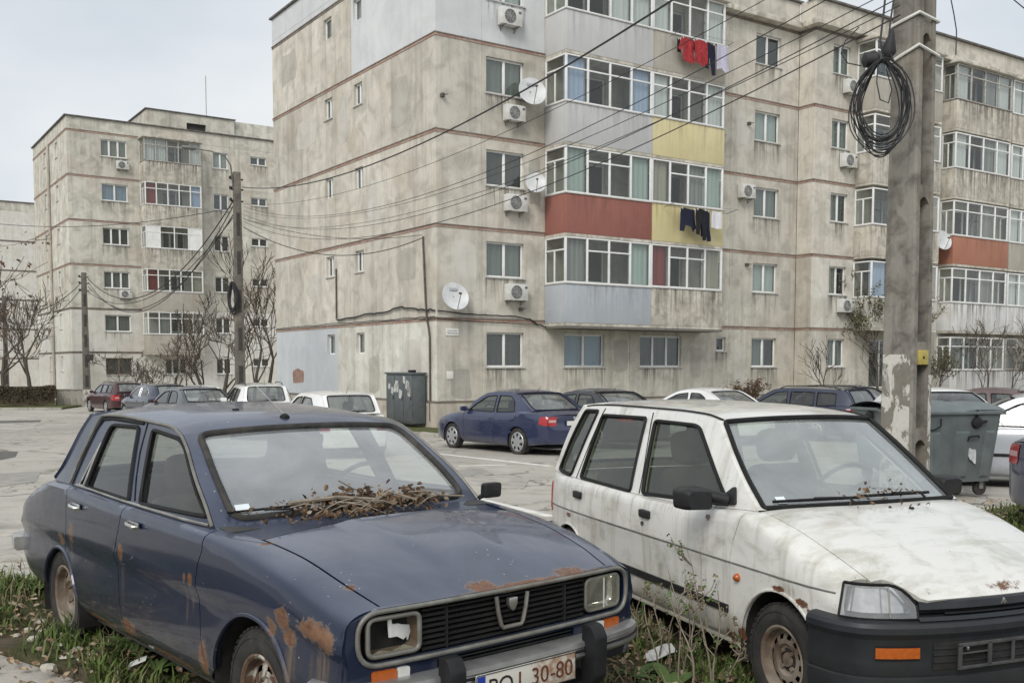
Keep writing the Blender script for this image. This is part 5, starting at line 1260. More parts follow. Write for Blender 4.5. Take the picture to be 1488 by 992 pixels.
# ---- the near block
MB = Block('apartment_block', 'near five-storey panel apartment block with red, yellow and grey enclosed balconies', -2.388, 32.484, -.26)
ZB = [.74] + [3.38 + FL * k for k in range(5)]           # floor bands
ZT = ZB[-1]                                              # 15.14
sill = lambda k: 1.83 + FL * k; head = lambda k: 2.97 + FL * k
GB = [0, 3.0, 6.03, 7.47, 10.6, 13.7]
for k in range(5):
    for i, (a0, a1) in enumerate(zip(GB, GB[1:])):
        holes = []
        if i == 1: holes = [(5.17, 5.85, 2.30 + FL * k, 3.06 + FL * k)]
        if i == 3: holes = [(7.70, 8.42, 2.30 + FL * k, 3.06 + FL * k)]
        m = 'wall_beige'
        if k == 0: m = 'wall_bluegrey' if i >= 3 else 'wall_pale'
        if k == 4: m = 'wall_grey' if i <= 1 else 'wall_beige'
        MB.panel('u', 0, a0, a1, ZB[k], ZB[k+1], holes, m)
        for h in holes: MB.window('u', 0, *h, n=2 if k in (1, 2, 3) else 1, sill=(k in (1, 3)), curt=RND.choice(['curtain_white', 'curtain_grey', 'curtain_beige', 'curtain_dark']))
FB = [0, 1.72, 4.20]
for k in range(5):
    g = 'wall_grey' if k == 4 else 'wall_pale' if k == 9 else 'wall_beige'
    MB.panel('v', 0, 0, 1.72, ZB[k], ZB[k+1], [], g); MB.panel('v', 0, 1.72, 4.20, ZB[k], ZB[k+1], [(1.88, 3.36, sill(k), head(k))], g)
    MB.window('v', 0, 1.88, 3.36, sill(k), head(k), 2, curt=['curtain_dark', 'curtain_grey', 'curtain_dark', 'curtain_grey', 'curtain_white'][k])
    hs_ = [(5.05, 6.83, sill(k), head(k))]; MB.panel('v', 0, 4.20, 8.0, ZB[k], ZB[k+1], hs_, 'wall_beige'); MB.window('v', 0, *hs_[0], n=2, curt='curtain_dark' if k else 'curtain_blue')
    hs_ = [(8.49, 10.54, sill(k), head(k)), (12.05, 12.62, sill(k) + .05, head(k))] if k else [(8.49, 10.54, sill(k), head(k)), (12.36, 12.86, 2.44, 2.97)]
    MB.panel('v', 0, 8.0, 13.0, ZB[k], ZB[k+1], hs_, 'wall_beige')
    MB.window('v', 0, *hs_[0], n=3, curt='curtain_dark'); MB.window('v', 0, *hs_[1], n=1)
    MB.panel('v', 0, 13.0, 16.8, ZB[k], ZB[k+1], [(14.3, 15.72, sill(k), head(k))], 'wall_beige'); MB.window('v', 0, 14.3, 15.72, sill(k), head(k), 2)
    MB.panel('u', 16.8, -.8, -.001, ZB[k], ZB[k+1], [], 'wall_beige')
    m = 'wall_pale' if k == 1 else 'wall_beige'
    MB.panel('v', -.8, 16.8, 19.36, ZB[k], ZB[k+1], [(17.88, 18.95, sill(k), head(k))], m); MB.window('v', -.8, 17.88, 18.95, sill(k), head(k), 2)
    for a0, a1 in ((19.36, 25.2), (25.2, 31.0), (31.0, 37.0), (37.0, 44.0)):
        hs_ = [(a0 + 1.2, a0 + 3.6, sill(k) - .9, head(k))]; MB.panel('v', -.8, a0, a1, ZB[k], ZB[k+1], hs_, 'wall_beige'); MB.window('v', -.8, *hs_[0], n=3, curt='curtain_dark', sill=False)
# plinth, bands, roof
b = B(); b.box(-.06, 16.8, -.06, 13.7, -.7, .70); b.box(16.82, 44, -.86, 10, -.7, .69); b.build('plinth', 'plinth', MB.root)
b = B(); b.box(-.085, 16.79, -.085, 13.72, .702, .738); b.box(16.80, 44, -.885, 10, .692, .728); b.build('plinth_ledge', 'band_dark', MB.root)
for k in range(1, 6):
    z = ZB[k]; mt = 'band_dark' if k == 5 else 'band_red'
    MB.band('u', 0, -.03, 13.7, z, mt); MB.band('v', 0, -.02, 4.2, z, mt); MB.band('v', 0, 12.0, 16.8, z, mt); MB.band('v', -.8, 16.78, 19.36, z, mt); MB.band('u', 16.8, -.82, -.03, z, mt)
MB.panel('u', 0, 0, 13.7, ZT + .25, ZT + 1.15, [], 'wall_grey'); MB.panel('v', 0, 0, 16.8, ZT + .25, ZT + 1.15, [], 'wall_beige'); MB.panel('v', -.8, 16.8, 44, ZT + .25, ZT + 1.15, [], 'wall_beige'); MB.panel('u', 16.8, -.8, -.001, ZT + .25, ZT + 1.15, [], 'wall_beige')
MB.panel('u', 0, 0, 13.7, ZT, ZT + .26, [], 'wall_grey')
MB.slab('cornice', 4.0, 16.82, -.42, .3, ZT + .03, ZT + .24, 'balcony_raw'); MB.slab('cornice', 16.4, 44, -1.25, -.5, ZT + .032, ZT + .25, 'balcony_raw'); MB.slab('cornice', .0, 4.0, -.1, .3, ZT + .03, ZT + .24, 'wall_grey')
b = B(); b.box(-.10, 16.9, -.10, .35, ZT + 1.152, ZT + 1.22); b.box(16.70, 44, -.92, -.4, ZT + 1.151, ZT + 1.225); b.box(-.09, .4, .351, 13.8, ZT + 1.152, ZT + 1.22); b.build('roof_edge', 'roof_edge', MB.root)
b = B(); b.box(.05, 43.9, .3, 13.65, ZT + .5, ZT + .6); b.box(.2, 43.9, 10, 13.65, -.3, ZT + .5); b.build('rear_wall', 'wall_beige', MB.root)
b = B()
for k in range(1, 6): b.box(.3, 43.8, .35, 9.9, ZB[k] - .12, ZB[k] - .02)
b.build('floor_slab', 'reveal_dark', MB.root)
# patches of newer and older render
RP = random.Random(21)
def render_patch(plane, c, a, z, w, h, mat):
    pts = rpoly([(a + x * w / 2 * RP.uniform(.8, 1.1), z + y * h / 2 * RP.uniform(.8, 1.1)) for x, y in ((-1, -1), (0, -1.05), (1, -1), (1.05, 0), (1, 1), (0, 1.05), (-1, 1), (-1.05, 0))], .12 * min(w, h), 3); f = MB.P(plane, c)
    b = B(); panel(b, pts, [], .5, lambda x, y: f(x, -.005, y), .008, flip=(plane == 'u')); b.build('render_patch', mat, MB.root)
concrete('render_new', (.60, .57, .51), (.42, .40, .35), (.66, .63, .57), .5, .4); concrete('render_old', (.48, .455, .395), (.32, .30, .255), (.54, .515, .455), .5, .5)
for pl_, c_, a, z, w, h, m_ in (('u', 0, 1.6, 2.0, 1.1, 1.6, 'render_new'), ('u', 0, 4.4, 1.6, .9, 1.3, 'render_old'), ('u', 0, 2.0, 5.2, 1.3, 1.0, 'render_old'), ('u', 0, 9.3, 5.0, 1.6, .9, 'render_new'), ('u', 0, 11.8, 8.1, 1.6, 1.4, 'render_old'), ('u', 0, 4.3, 7.5, 1.0, 1.6, 'render_new'), ('u', 0, 10.2, 11.0, 1.8, 1.1, 'render_new'), ('u', 0, 2.4, 10.6, 1.2, 1.5, 'render_old'), ('u', 0, 11.9, 13.9, 1.5, 1.2, 'render_old'), ('u', 0, 6.7, 10.9, .8, 1.8, 'render_new'),
                           ('v', 0, .9, 1.3, .8, .9, 'render_old'), ('v', 0, 1.0, 5.0, .9, 1.6, 'render_new'), ('v', 0, 3.8, 8.0, .5, 1.5, 'render_old'), ('v', 0, 13.6, 1.9, .6, 1.5, 'render_new'), ('v', 0, 16.2, 4.9, .6, 1.5, 'render_old'), ('v', 0, 13.6, 10.9, .7, 1.2, 'render_new'), ('v', -.8, 17.3, 2.2, .5, 1.5, 'render_new'), ('v', 0, 7.6, 2.2, .7, 1.1, 'render_old'), ('v', 0, 11.3, 2.0, .6, 1.2, 'render_old')):
    render_patch(pl_, c_, a, z, w, h, m_)
# balconies on the first bay pair
LM = ['balcony_blue', 'balcony_red', 'balcony_grey', 'balcony_grey']; RMt = ['balcony_raw', 'balcony_yellow', 'balcony_yellow', 'balcony_beige']
concrete('balcony_grey', (.53, .53, .52), (.42, .42, .41), (.58, .58, .57), .25, .2, .03, warm=(.5, .5, .47)); concrete('balcony_beige', (.44, .41, .35), (.33, .305, .26), (.49, .46, .40), .4, .3, .04)
lk = ['mid', 'mid', 'grid', 'grid']; rk = ['mid', 'mid', 'grid', 'grid']
lc = [[(3, 'curtain_green'), (0, 'curtain_grey')], [(0, 'curtain_green'), (3, 'curtain_green')], [(0, 'curtain_blue'), (3, 'curtain_blue')], [(2, 'curtain_white'), (3, 'curtain_white')]]
rc_ = [[(0, 'curtain_red'), (3, 'curtain_beige')], [(0, 'curtain_beige'), (3, 'curtain_green'), (2, 'curtain_grey')], [(0, 'curtain_white'), (3, 'curtain_white')], [(0, 'curtain_white'), (3, 'curtain_white')]]
for k in range(4):
    z0 = 3.30 + FL * k
    MB.balcony(4.22, 7.985, 0, 1.15, z0, 1.28, 1.55, LM[k], 4, 'frame_white', lk[k], True, False, lc[k], top=(k == 3))
    MB.balcony(8.0, 11.5, 0, 1.12, z0, 1.30, 1.53, RMt[k], 4, 'frame_white', rk[k], False, True, rc_[k], top=(k == 3))
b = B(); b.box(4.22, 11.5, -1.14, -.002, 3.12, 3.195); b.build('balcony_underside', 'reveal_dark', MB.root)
# second section
m1 = ['wall_pale', 'balcony_raw', 'balcony_raw', 'balcony_beige']; m2 = ['balcony_white', 'balcony_orange', 'balcony_raw', 'balcony_raw']
for k in range(4):
    z0 = 3.42 + FL * k
    MB.balcony(19.38, 23.9, -.8, .92, z0, 1.22, 1.5, m1[k], 4, 'frame_white', 'mid' if k < 2 else 'grid', True, True, [(1, 'curtain_blue'), (0, 'curtain_blue')] if k == 0 else [(1, 'curtain_grey')], top=(k == 3))
    MB.balcony(25.3, 29.6, -.8, .70, z0, 1.22, 1.55, m2[k], 4, 'frame_white' if k < 3 else 'frame_old', 'grid', True, True, [(0, 'curtain_white'), (2, 'curtain_grey'), (3, 'curtain_white')] if k > 1 else [(2, 'curtain_grey')], top=(k == 3))
    MB.balcony(29.85, 33.8, -.8, .62, z0, 1.22, 1.55, ['balcony_white', 'balcony_beige', 'balcony_raw', 'balcony_raw'][k], 4, 'frame_white', 'grid', False, True, [(0, 'curtain_white'), (1, 'curtain_white')], top=(k == 3))
    MB.balcony(35.0, 39.0, -.8, .62, z0, 1.22, 1.55, 'balcony_raw', 4, 'frame_white', 'grid', True, True, [], top=(k == 3))
MB.balcony(25.3, 29.6, -.8, .70, .2, 1.45, 1.5, 'balcony_white', 4, 'frame_white', 'grid', True, True, [(0, 'curtain_grey')])
MB.balcony(29.85, 33.8, -.8, .62, .2, 1.45, 1.5, 'balcony_white', 4, 'frame_old', 'grid', False, True, [(1, 'curtain_beige')])
MB.balcony(35.0, 39.0, -.8, .62, .2, 1.45, 1.5, 'balcony_white', 4, 'frame_white', 'grid', True, True, [])

# ---- the six-storey block further along the street
FBk = Block('apartment_block', 'six-storey beige panel apartment block with a roof house, behind the bare trees', -29.48, 68.75, -.83, True)
ZF = [.5] + [3.38 + FL * k for k in range(6)]; ZFT = ZF[-1]
for k in range(6):
    m = 'wall_far_pale' if k < 2 else 'wall_far'
    for a0, a1, h in ((0, 5.2, (3.2, 3.95)), (5.2, 8.9, (7.5, 8.3)), (8.9, 12.6, None)):
        hs_ = [(h[0], h[1], 2.05 + FL * k, 3.1 + FL * k)] if h else []
        FBk.panel('u', 0, a0, a1, ZF[k], ZF[k+1], hs_, m)
        for q in hs_: FBk.window('u', 0, *q, n=1, curt='curtain_dark')
    FBk.panel('v', 0, 0, 4.6, ZF[k], ZF[k+1], [(2.12, 3.84, sill(k), head(k))], m)
    FBk.window('v', 0, 2.12, 3.84, sill(k), head(k), 3 if k in (2, 3, 5) else 2, frame='frame_brown' if k == 0 else 'frame_white', curt=['curtain_dark', 'curtain_grey', 'curtain_grey', 'curtain_dark', 'curtain_blue', 'curtain_beige'][k])
    FBk.panel('v', 0, 4.6, 9.0, ZF[k], ZF[k+1], [(6.12, 7.62, sill(k), head(k))], m); FBk.window('v', 0, 6.12, 7.62, sill(k), head(k), 3, curt='curtain_dark')
    FBk.panel('v', 0, 9.0, 11.7, ZF[k], ZF[k+1], [(9.75, 10.85, sill(k), head(k))], m); FBk.window('v', 0, 9.75, 10.85, sill(k), head(k), 2, curt='curtain_dark' if k < 5 else 'curtain_white')
    FBk.panel('v', 0, 11.7, 16.5, ZF[k], ZF[k+1], [(12.52, 13.75, head(k) - .6, head(k))], m); FBk.window('v', 0, 12.52, 13.75, head(k) - .6, head(k), 2, curt='curtain_dark')
    if k: FBk.band('u', 0, -.03, 12.6, ZF[k], 'band_red' if k > 2 else 'band_dark', .1); FBk.band('v', 0, -.02, 4.6, ZF[k], 'band_red' if k > 2 else 'band_dark', .1)
    FBk.panel('v', 0, 16.5, 34, ZF[k], ZF[k+1], [], m)
FBk.band('v', 0, -.02, 4.6, ZFT, 'band_red', .1); FBk.band('u', 0, -.03, 12.6, ZFT, 'band_red', .1)
FBk.panel('v', 0, 0, 34, ZFT, ZFT + .85, [], 'wall_far'); FBk.panel('u', 0, 0, 12.6, ZFT, ZFT + .85, [], 'wall_far')
b = B(); b.box(-.12, 34, -.12, 12.7, ZFT + .852, ZFT + .93); b.build('roof_edge', 'roof_edge', FBk.root)
FBk.panel('v', 1.5, 5.6, 11.9, ZFT + .93, ZFT + 2.35, [(8.4, 9.8, ZFT + 1.1, ZFT + 1.75)], 'wall_far'); FBk.panel('u', 5.6, 1.5, 7, ZFT + .93, ZFT + 2.35, [], 'wall_far')
b = B(); b.box(8.4, 9.8, 1.7, 1.75, ZFT + 1.1, ZFT + 1.75); b.build('roof_house_vent', 'room_dark', FBk.root)
b = B(); b.box(5.5, 12.0, 1.4, 7.1, ZFT + 2.352, ZFT + 2.42); b.build('roof_house_cap', 'roof_edge', FBk.root)
b = B(); b.box(5.7, 34, 1.75, 12.5, ZFT + .1, ZFT + 2.34); b.box(11.91, 33.9, .3, 12.4, -.4, ZFT + .8); b.box(.3, 33.9, 9, 12.5, -.4, ZFT + .8); b.build('rear_wall', 'wall_far', FBk.root)
b = B(); b.tube([(10.0, 2.0, ZFT + 2.4), (10.0, 2.0, ZFT + 5.4)], .035, 5); b.build('roof_mast', 'frame_old', FBk.root)
b = B(); b.box(-.08, 34, -.08, 12.65, -.9, .49); b.build('plinth', 'plinth', FBk.root)
b = B(); b.tube([(-.10, 6.1, .3), (-.10, 6.1, ZFT)], .09, 6); b.build('drain_pipe', 'plinth', FBk.root)
fm = ['balcony_beige', 'balcony_beige', 'balcony_raw', 'balcony_raw', 'balcony_raw']; ff = ['frame_white', 'frame_white', 'frame_white', 'frame_white', 'frame_old']
for k in range(5):
    FBk.balcony(4.68, 8.55, 0, 1.15, 3.30 + FL * k, 1.28, 1.55, fm[k], 4 if k == 2 else 5, ff[k], 'grid', True, True, [[(1, 'curtain_grey')], [(0, 'curtain_red'), (4, 'curtain_beige')], [], [(0, 'curtain_red'), (4, 'curtain_blue')], [(0, 'curtain_white'), (1, 'curtain_white'), (4, 'curtain_white')]][k], solid=(0, 3) if k == 2 else (), top=(k == 4))
# ---- the block behind it
TB = Block('apartment_block', 'far pale apartment block half hidden behind the six-storey block', -48.5, 105.0, -1.0, True)
for k in range(6):
    TB.panel('v', 0, -14, 0, ZF[k], ZF[k+1], [], 'wall_far_pale'); TB.panel('v', 0, 0, 16, ZF[k], ZF[k+1], [(1.2, 2.8, sill(k), head(k)), (5.2, 6.8, sill(k), head(k))], 'wall_far_pale')
    for a in (1.2, 5.2): TB.window('v', 0, a, a + 1.6, sill(k), head(k), 2, curt='curtain_dark')
    if k: TB.band('v', 0, -14, 16, ZF[k], 'band_dark', .12)
TB.panel('v', 0, -14, 16, ZFT, ZFT + .9, [], 'wall_far'); b = B(); b.box(-14.1, 16.1, -.12, 12, ZFT + .902, ZFT + .98); b.build('roof_edge', 'roof_edge', TB.root); b = B(); b.box(-13.9, 15.9, .3, 11.9, -.6, ZFT + .8); b.build('rear_wall', 'wall_far', TB.root)

# ------------------------------------------------------------------ things fixed to the near block
plain('unit_white', (.66, .66, .63), .5, var=.1, nscale=6, dirt=(.45, .43, .38)); plain('unit_grille', (.10, .10, .105), .6, var=.3); plain('dish', (.60, .61, .61), .45, var=.12, nscale=5, dirt=(.46, .46, .44)); plain('steel', (.22, .215, .205), .6, .5, var=.3)
plain('cable', (.022, .022, .024), .65, var=.2); plain('pipe_dark', (.10, .085, .075), .8, var=.4)
def ac_unit(blk, u, v, z, label, w=.78, h=.54, brackets=True):
    p = blk.w(u, v, z); o = thing('air_conditioner', label, 'air conditioner', p, R(34.06))
    b = B(); b.box(0, w, -.31, -.03, 0, h); b.build('casing', 'unit_white', o, bevel=.018)
    b = B(); c = (w * .40, -.312, h * .5); r = h * .40
    b.lathe([(r, -.012), (r - .012, -.016), (r - .016, .002)], 28, c, 'y'); b.lathe([(r - .016, .001), (.001, .001)], 28, c, 'y'); fg = b.build('fan_grille', 'unit_grille', o, 40)
    b = B()
    for q in (.25, .45, .65, .85): b.tube([(c[0] + r * q * math.cos(a), c[1] - .010, c[2] + r * q * math.sin(a)) for a in lin(0, 2 * PI, 21)[:-1]], .004, 4, True)
    for a in lin(0, PI, 5)[:-1]: b.bar((c[0] - r * math.cos(a), c[1] - .010, c[2] - r * math.sin(a)), (c[0] + r * math.cos(a), c[1] - .010, c[2] + r * math.sin(a)), .005, .005)
    b.build('fan_guard', 'unit_white', fg)
    b = B(); b.box(w * .82, w * .95, -.316, -.31, h * .72, h * .85); b.build('name_plate', 'unit_grille', o)
    b = B()
    for x in (.12, w - .12):
        b = B(); b.box(x - .012, x + .012, -.36, .02, -.030, -.003); b.box(x - .012, x + .012, -.015, .015, -.16, -.031); b.bar((x, -.22, -.025), (x, 0, -.15), .012, .012); b.build('bracket', 'steel', o)
    return o
ac_unit(MB, 2.55, 0, 4.02, 'white air conditioner on the bracket below the first-floor corner window, next to the grey balcony')
ac_unit(MB, 2.52, 0, 6.92, 'white air conditioner below the second-floor corner window, next to the red balcony')
ac_unit(MB, 2.50, 0, 9.82, 'white air conditioner half behind a satellite dish on the third floor', .72, .5)
ac_unit(MB, 2.30, 0, 12.82, 'white air conditioner on the pale grey wall of the top floor')
ac_unit(MB, 13.35, 0, 8.32, 'white air conditioner beside a window right of the yellow balcony', .72, .52)
ac_unit(MB, 18.35, -.8, 4.05, 'white air conditioner below the first-floor window of the projecting bay')
ac_unit(MB, 18.35, -.8, 9.90, 'white air conditioner below the third-floor window of the projecting bay')
ac_unit(MB, 18.45, -.8, 12.85, 'white air conditioner below the top-floor window of the projecting bay')
ac_unit(FBk, 3.1, 0, 15.75, 'air conditioner below the top corner window of the six-storey block', .8, .55)
ac_unit(FBk, 3.1, 0, 7.05, 'air conditioner below a third-floor window of the six-storey block', .8, .55)
def dish(blk, u, v, z, r, label, az=-20, tilt=22, squash=1.08):
    p = blk.w(u, v, z); o = thing('satellite_dish', label, 'satellite dish', p, R(34.06))
    MT = Matrix.Translation((0, -.42, 0)) @ Matrix.Rotation(R(az), 4, 'Z') @ Matrix.Rotation(R(-tilt), 4, 'X') @ Matrix.Diagonal((1, 1, squash, 1))
    b = B(); prof = [(r * q, -.03 + .16 * r * 1.6 * (1 - q * q)) for q in (1.0, .9, .75, .6, .45, .3, .15, .001)]
    b.lathe(prof, 32, axis='y'); b.lathe([(r * 1.0, -.03), (r * 1.02, -.022), (r * 1.0, -.014)], 32, axis='y'); b.xform(MT); b.build('reflector', 'dish', o, 60)
    b = B(); e = MT @ Vector((0, -.9 * r * 1.25, -r * .28)); b.tube([MT @ Vector((0, 0, -r * .98)), e], .012, 6); b.build('feed_arm', 'steel', o, 40)
    b = B(); b.tube([e, e + (MT @ Vector((0, .12, .06)) - MT @ Vector((0, 0, 0)))], .032, 8); b.build('feed_horn', 'plastic_black', o, 40)
    b = B(); b.tube([(-.02, .01, -r * .5), (-.02, -.22, -r * .5), (-.02, -.30, -.02), (-.02, -.34, 0)], .022, 6); b.build('wall_arm', 'steel', o, 40)
    if r > .42: b = B(); b.box(-.16, .12, -.001, .001, -.04, .04); b.xform(MT @ Matrix.Translation((0, .02, r * .55)) @ Matrix.Rotation(R(8), 4, 'X')); b.build('maker_mark', 'band_grey', o)
    return o
plain('band_grey', (.33, .34, .36), .6, var=.2)
dish(MB, .45, 0, 4.05, .43, 'large white satellite dish on the corner above the street name plate', -10, 22)
dish(MB, 3.40, 0, 10.80, .46, 'white satellite dish beside the third-floor corner window', -18, 20)
dish(MB, 3.55, 0, 7.88, .34, 'small white satellite dish beside the second-floor corner window', -28, 22)
dish(MB, 24.7, -.95, 7.35, .42, 'white satellite dish between the balconies next to the orange parapet', -20, 20)
# street name plate, small notices
def plate_on(blk, u0, u1, z0, z1, label, mat='plate_white', lines=2, cat='sign'):
    p = blk.w(u0, -.003, z0); o = thing('wall_sign', label, cat, p, R(34.06)); w, h = u1 - u0, z1 - z0
    b = B(); b.box(0, w, -.02, 0, 0, h); b.build('board', mat, o, bevel=.003)
    for i in range(lines):
        b = B(); zz = h * (.62 - .34 * i); x = w * .12
        while x < w * .85:
            l = RND.uniform(.03, .05); b.box(x, x + l, -.0225, -.0202, zz, zz + h * .16); x += l + .014
        b.build('printing', 'band_grey', o)
plate_on(MB, .33, .80, 2.83, 3.06, 'white street name plate on the corner below the large satellite dish')
plate_on(MB, .36, .60, 1.45, 1.70, 'small white paper notice stuck on the ground-floor wall by the corner', 'plate_white', 0, 'notice')
plain('stain_red', (.30, .19, .15), .9, var=.3, nscale=4)
p = MB.w(-.003, 11.9, 1.15); o = thing('repair_patch', 'pinkish mortar repair patch low on the blue-grey gable wall', 'wall patch', p, R(34.06))
b = B(); panel(b, rpoly([(0, 0), (1.1, .05), (1.15, .5), (.5, .62), (-.05, .5)], .1), [], .2, lambda a, c_: (0, -a, c_), .004); b.build('mortar', 'stain_red', o)
# conduits and cables on the gable
def wire(name, label, pts, r, mat='cable', cat='cable', group=None, n=5, parent_part=None):
    b = B(); c = Vector((0, 0, 0))
    for p in pts: c += Vector(p)
    c /= len(pts); o0 = Vector(pts[0]); b.tube([Vector(p) - o0 for p in pts], r, n); o = b.build(name, mat, None, 60, loc=o0); return tag(o, label, cat, group)
def wavy(pts, amp, sub=8, seed=1):
    rr = random.Random(seed); out = []
    for a, b_ in zip(pts, pts[1:]):
        for i in range(sub): out.append(Vector(a).lerp(Vector(b_), i / sub) + Vector((0, 0, rr.uniform(-amp, amp))))
    return out + [Vector(pts[-1])]
W_ = MB.w
wire('conduit', 'dark downpipe conduit running down the gable beside the utility cabinet', [W_(-.05, .76, 6.0), W_(-.06, .72, 5.6), W_(-.05, .62, 4.0), W_(-.05, .55, 3.4), W_(-.07, .40, 3.1), W_(-.05, .36, 2.8), W_(-.05, .35, .1)], .035, 'pipe_dark', 'pipe')
wire('conduit', 'short dark pipe on the gable between two small windows', [W_(-.05, 7.44, 5.5), W_(-.05, 7.46, 3.62)], .03, 'pipe_dark', 'pipe')
wire('wall_cable', 'thick sagging black cable fixed along the gable above the ground floor', wavy([W_(-.05, 7.4, 3.60), W_(-.06, 5.0, 3.68), W_(-.06, 3.5, 3.72), W_(-.06, 2.2, 3.82), W_(-.06, 1.2, 3.70), W_(-.06, .5, 3.66), W_(-.05, .02, 3.62)], .03, 6, 4), .028)
wire('wall_cable', 'thin cable fixed along the gable at the floor band', wavy([W_(-.045, 13.6, 3.42), W_(-.05, 8, 3.46), W_(-.05, 3.5, 3.44), W_(-.045, .03, 3.43)], .02, 8, 5), .014)
wire('wall_cable', 'cable run along the front wall between the corner and the grey balcony', wavy([W_(.02, -.05, 3.60), W_(1.5, -.06, 3.52), W_(3.0, -.06, 3.50), W_(3.6, -.06, 3.42), W_(3.9, -.06, 3.25), W_(4.3, -.06, 3.18)], .015, 6, 6), .022)
wire('wall_cable', 'thin cable looped round the corner of the block below the floor band', wavy([W_(-.05, 1.0, 3.36), W_(-.05, .02, 3.37), W_(.02, -.05, 3.36), W_(2.2, -.05, 3.28), W_(4.1, -.05, 3.24)], .01, 6, 8), .012)
for (u, v, z, lab) in ((3.2, -.04, 3.75, 'by the first-floor air conditioner'), (.22, -.04, 10.3, 'at the top of the corner wall'), (13.9, -.04, 11.2, 'beside the third-floor window past the balconies'), (13.9, -.04, 5.8, 'beside the first-floor window past the balconies')):
    p = W_(u, v, z); o = thing('junction_box', 'small dark bracket on the front wall ' + lab, 'bracket', p, R(34.06)); b = B(); b.box(-.05, .05, -.10, .05, -.06, .06); b.tube([(0, -.1, 0), (.12, -.16, .02)], .02, 5); b.build('box', 'pipe_dark', o, bevel=.01)
# washing lines
def garment(label, u, v, z, mat, outline, cat='clothes'):
    p = W_(u, v, z); o = thing('garment', label, cat, p, R(34.06), None)
    sd_ = RND.uniform(0, 9); outline = [(a * 1.12, c_ * 1.32) for a, c_ in outline]
    b = B()
    def f(a, c_): return (a, -.018 * math.sin(a * 16 + sd_) - .03 * math.sin(c_ * 5 + sd_) * max(-c_, 0) - .012 * math.sin(a * 37 + c_ * 9), c_ + .015 * math.sin(a * 9))
    panel(b, outline, [], .05, f, .014); b.build('cloth', mat, o, 60)
    b = B()
    for x in (outline[0][0] + .05, outline[1][0] - .05): b.box(x - .01, x + .01, -.03, .03, -.04, .03)
    b.build('clothes_peg', 'lens_clear', o)
trous = [(0, 0), (.42, 0), (.44, -.25), (.42, -.80), (.30, -.82), (.24, -.38), (.17, -.38), (.12, -.70), (.0, -.66), (-.02, -.25)]
shirt = [(0, 0), (.55, 0), (.70, -.28), (.58, -.34), (.52, -.22), (.53, -.62), (.05, -.60), (.06, -.22), (-.02, -.34), (-.13, -.28)]
sq = [(0, 0), (.46, 0), (.48, -.42), (.24, -.46), (-.02, -.43)]
plain('cloth_red', (.34, .03, .035), .95, var=.4, nscale=9); plain('cloth_navy', (.012, .014, .035), .95, var=.4); plain('cloth_black', (.012, .012, .015), .95, var=.3); plain('cloth_white', (.70, .69, .72), .9, var=.08); plain('cloth_lilac', (.50, .48, .58), .9, var=.12)
def rack(label, u0, u1, z, out=.55):
    p = W_(u0, -1.15, z); o = thing('clothes_rack', label, 'clothes rack', p, R(34.06)); L0 = u1 - u0
    b = B()
    for x in (0, L0): b.tube([(x, 0, 0), (x, -out, .10)], .012, 5)
    b.build('arm', 'steel', o)
    for d in (.25, .6, 1.0): b = B(); b.tube([(x, -out * d, .10 * d - .02 * math.sin(PI * x / L0)) for x in lin(-.05, L0 + .05, 9)], .005, 4); b.build('line', 'steel', o)
rack('clothes rack fixed below the window above the plain beige balcony', 8.75, 11.3, 13.30)
rack('clothes rack fixed on the lower yellow balcony', 8.55, 11.6, 7.42)
z = 13.24; v = -1.15 - .33
garment('red patterned shirt hanging on the upper clothes rack, first of the row', 9.0, v, z, 'cloth_red', shirt)
garment('red patterned dress drying between the red shirt and the navy top', 9.55, v - .1, z, 'cloth_red', [(0, 0), (.5, 0), (.55, -.55), (.36, -.66), (-.02, -.55)])
garment('navy top drying beside the white shirt on the upper clothes rack', 10.12, v, z, 'cloth_navy', trous)
garment('white shirt drying at the end of the upper clothes rack', 10.6, v - .1, z, 'cloth_lilac', [(0, 0), (.5, 0), (.56, -.62), (.35, -.70), (.25, -.60), (.0, -.66)])
garment('black socks hanging behind the red shirt on the upper clothes rack', 8.86, v + .1, z - .05, 'cloth_black', [(0, 0), (.2, 0), (.2, -.34), (.02, -.34)])
z = 7.40
garment('navy shirt drying on the lower clothes rack in front of the yellow balcony', 9.05, v, z, 'cloth_navy', [(0, 0), (.6, 0), (.66, -.5), (.5, -.6), (.42, -.46), (.2, -.44), (.12, -.62), (-.04, -.6)])
garment('black trousers drying between the navy shirt and the white towel', 9.68, v - .12, z, 'cloth_black', trous + [])
garment('dark jeans drying next to the black trousers on the lower rack', 10.05, v + .05, z, 'cloth_navy', [(0, 0), (.38, 0), (.42, -.80), (.28, -.82), (.2, -.4), (.12, -.72), (0, -.70)])
garment('white towel drying at the end of the lower clothes rack', 10.55, v, z, 'cloth_white', sq)
# ------------------------------------------------------------------ ground, road, kerbs
t = NT('asphalt')
n1 = t.noise(.25, 6, .6); n2 = t.noise(2.2, 6, .65); n3 = t.noise(55, 5, .7)
c = t.mix(t.ramp(n1, [(.35, 0), (.65, 1)]), (.42, .392, .345), (.52, .487, .43))
c = t.mix(t.ramp(n2, [(.42, 0), (.72, .8)]), c, (.33, .308, .268))
c = t.mix(t.ramp(t.noise(.8, 5, .6, vec=t.map((1, 1, 1), (7, 3, 0)), dist=1.2), [(.55, 0), (.62, .55)]), c, (.46, .44, .40))
wv = t.n('ShaderNodeVectorMath', {0: t.obj, 1: t.n('ShaderNodeVectorMath', {0: t.n('ShaderNodeTexNoise', {'Vector': t.obj, 'Scale': 1.7, 'Detail': 4.}).outputs['Color'], 1: (.9, .9, .0)}, operation='MULTIPLY').outputs[0]}, operation='ADD').outputs[0]
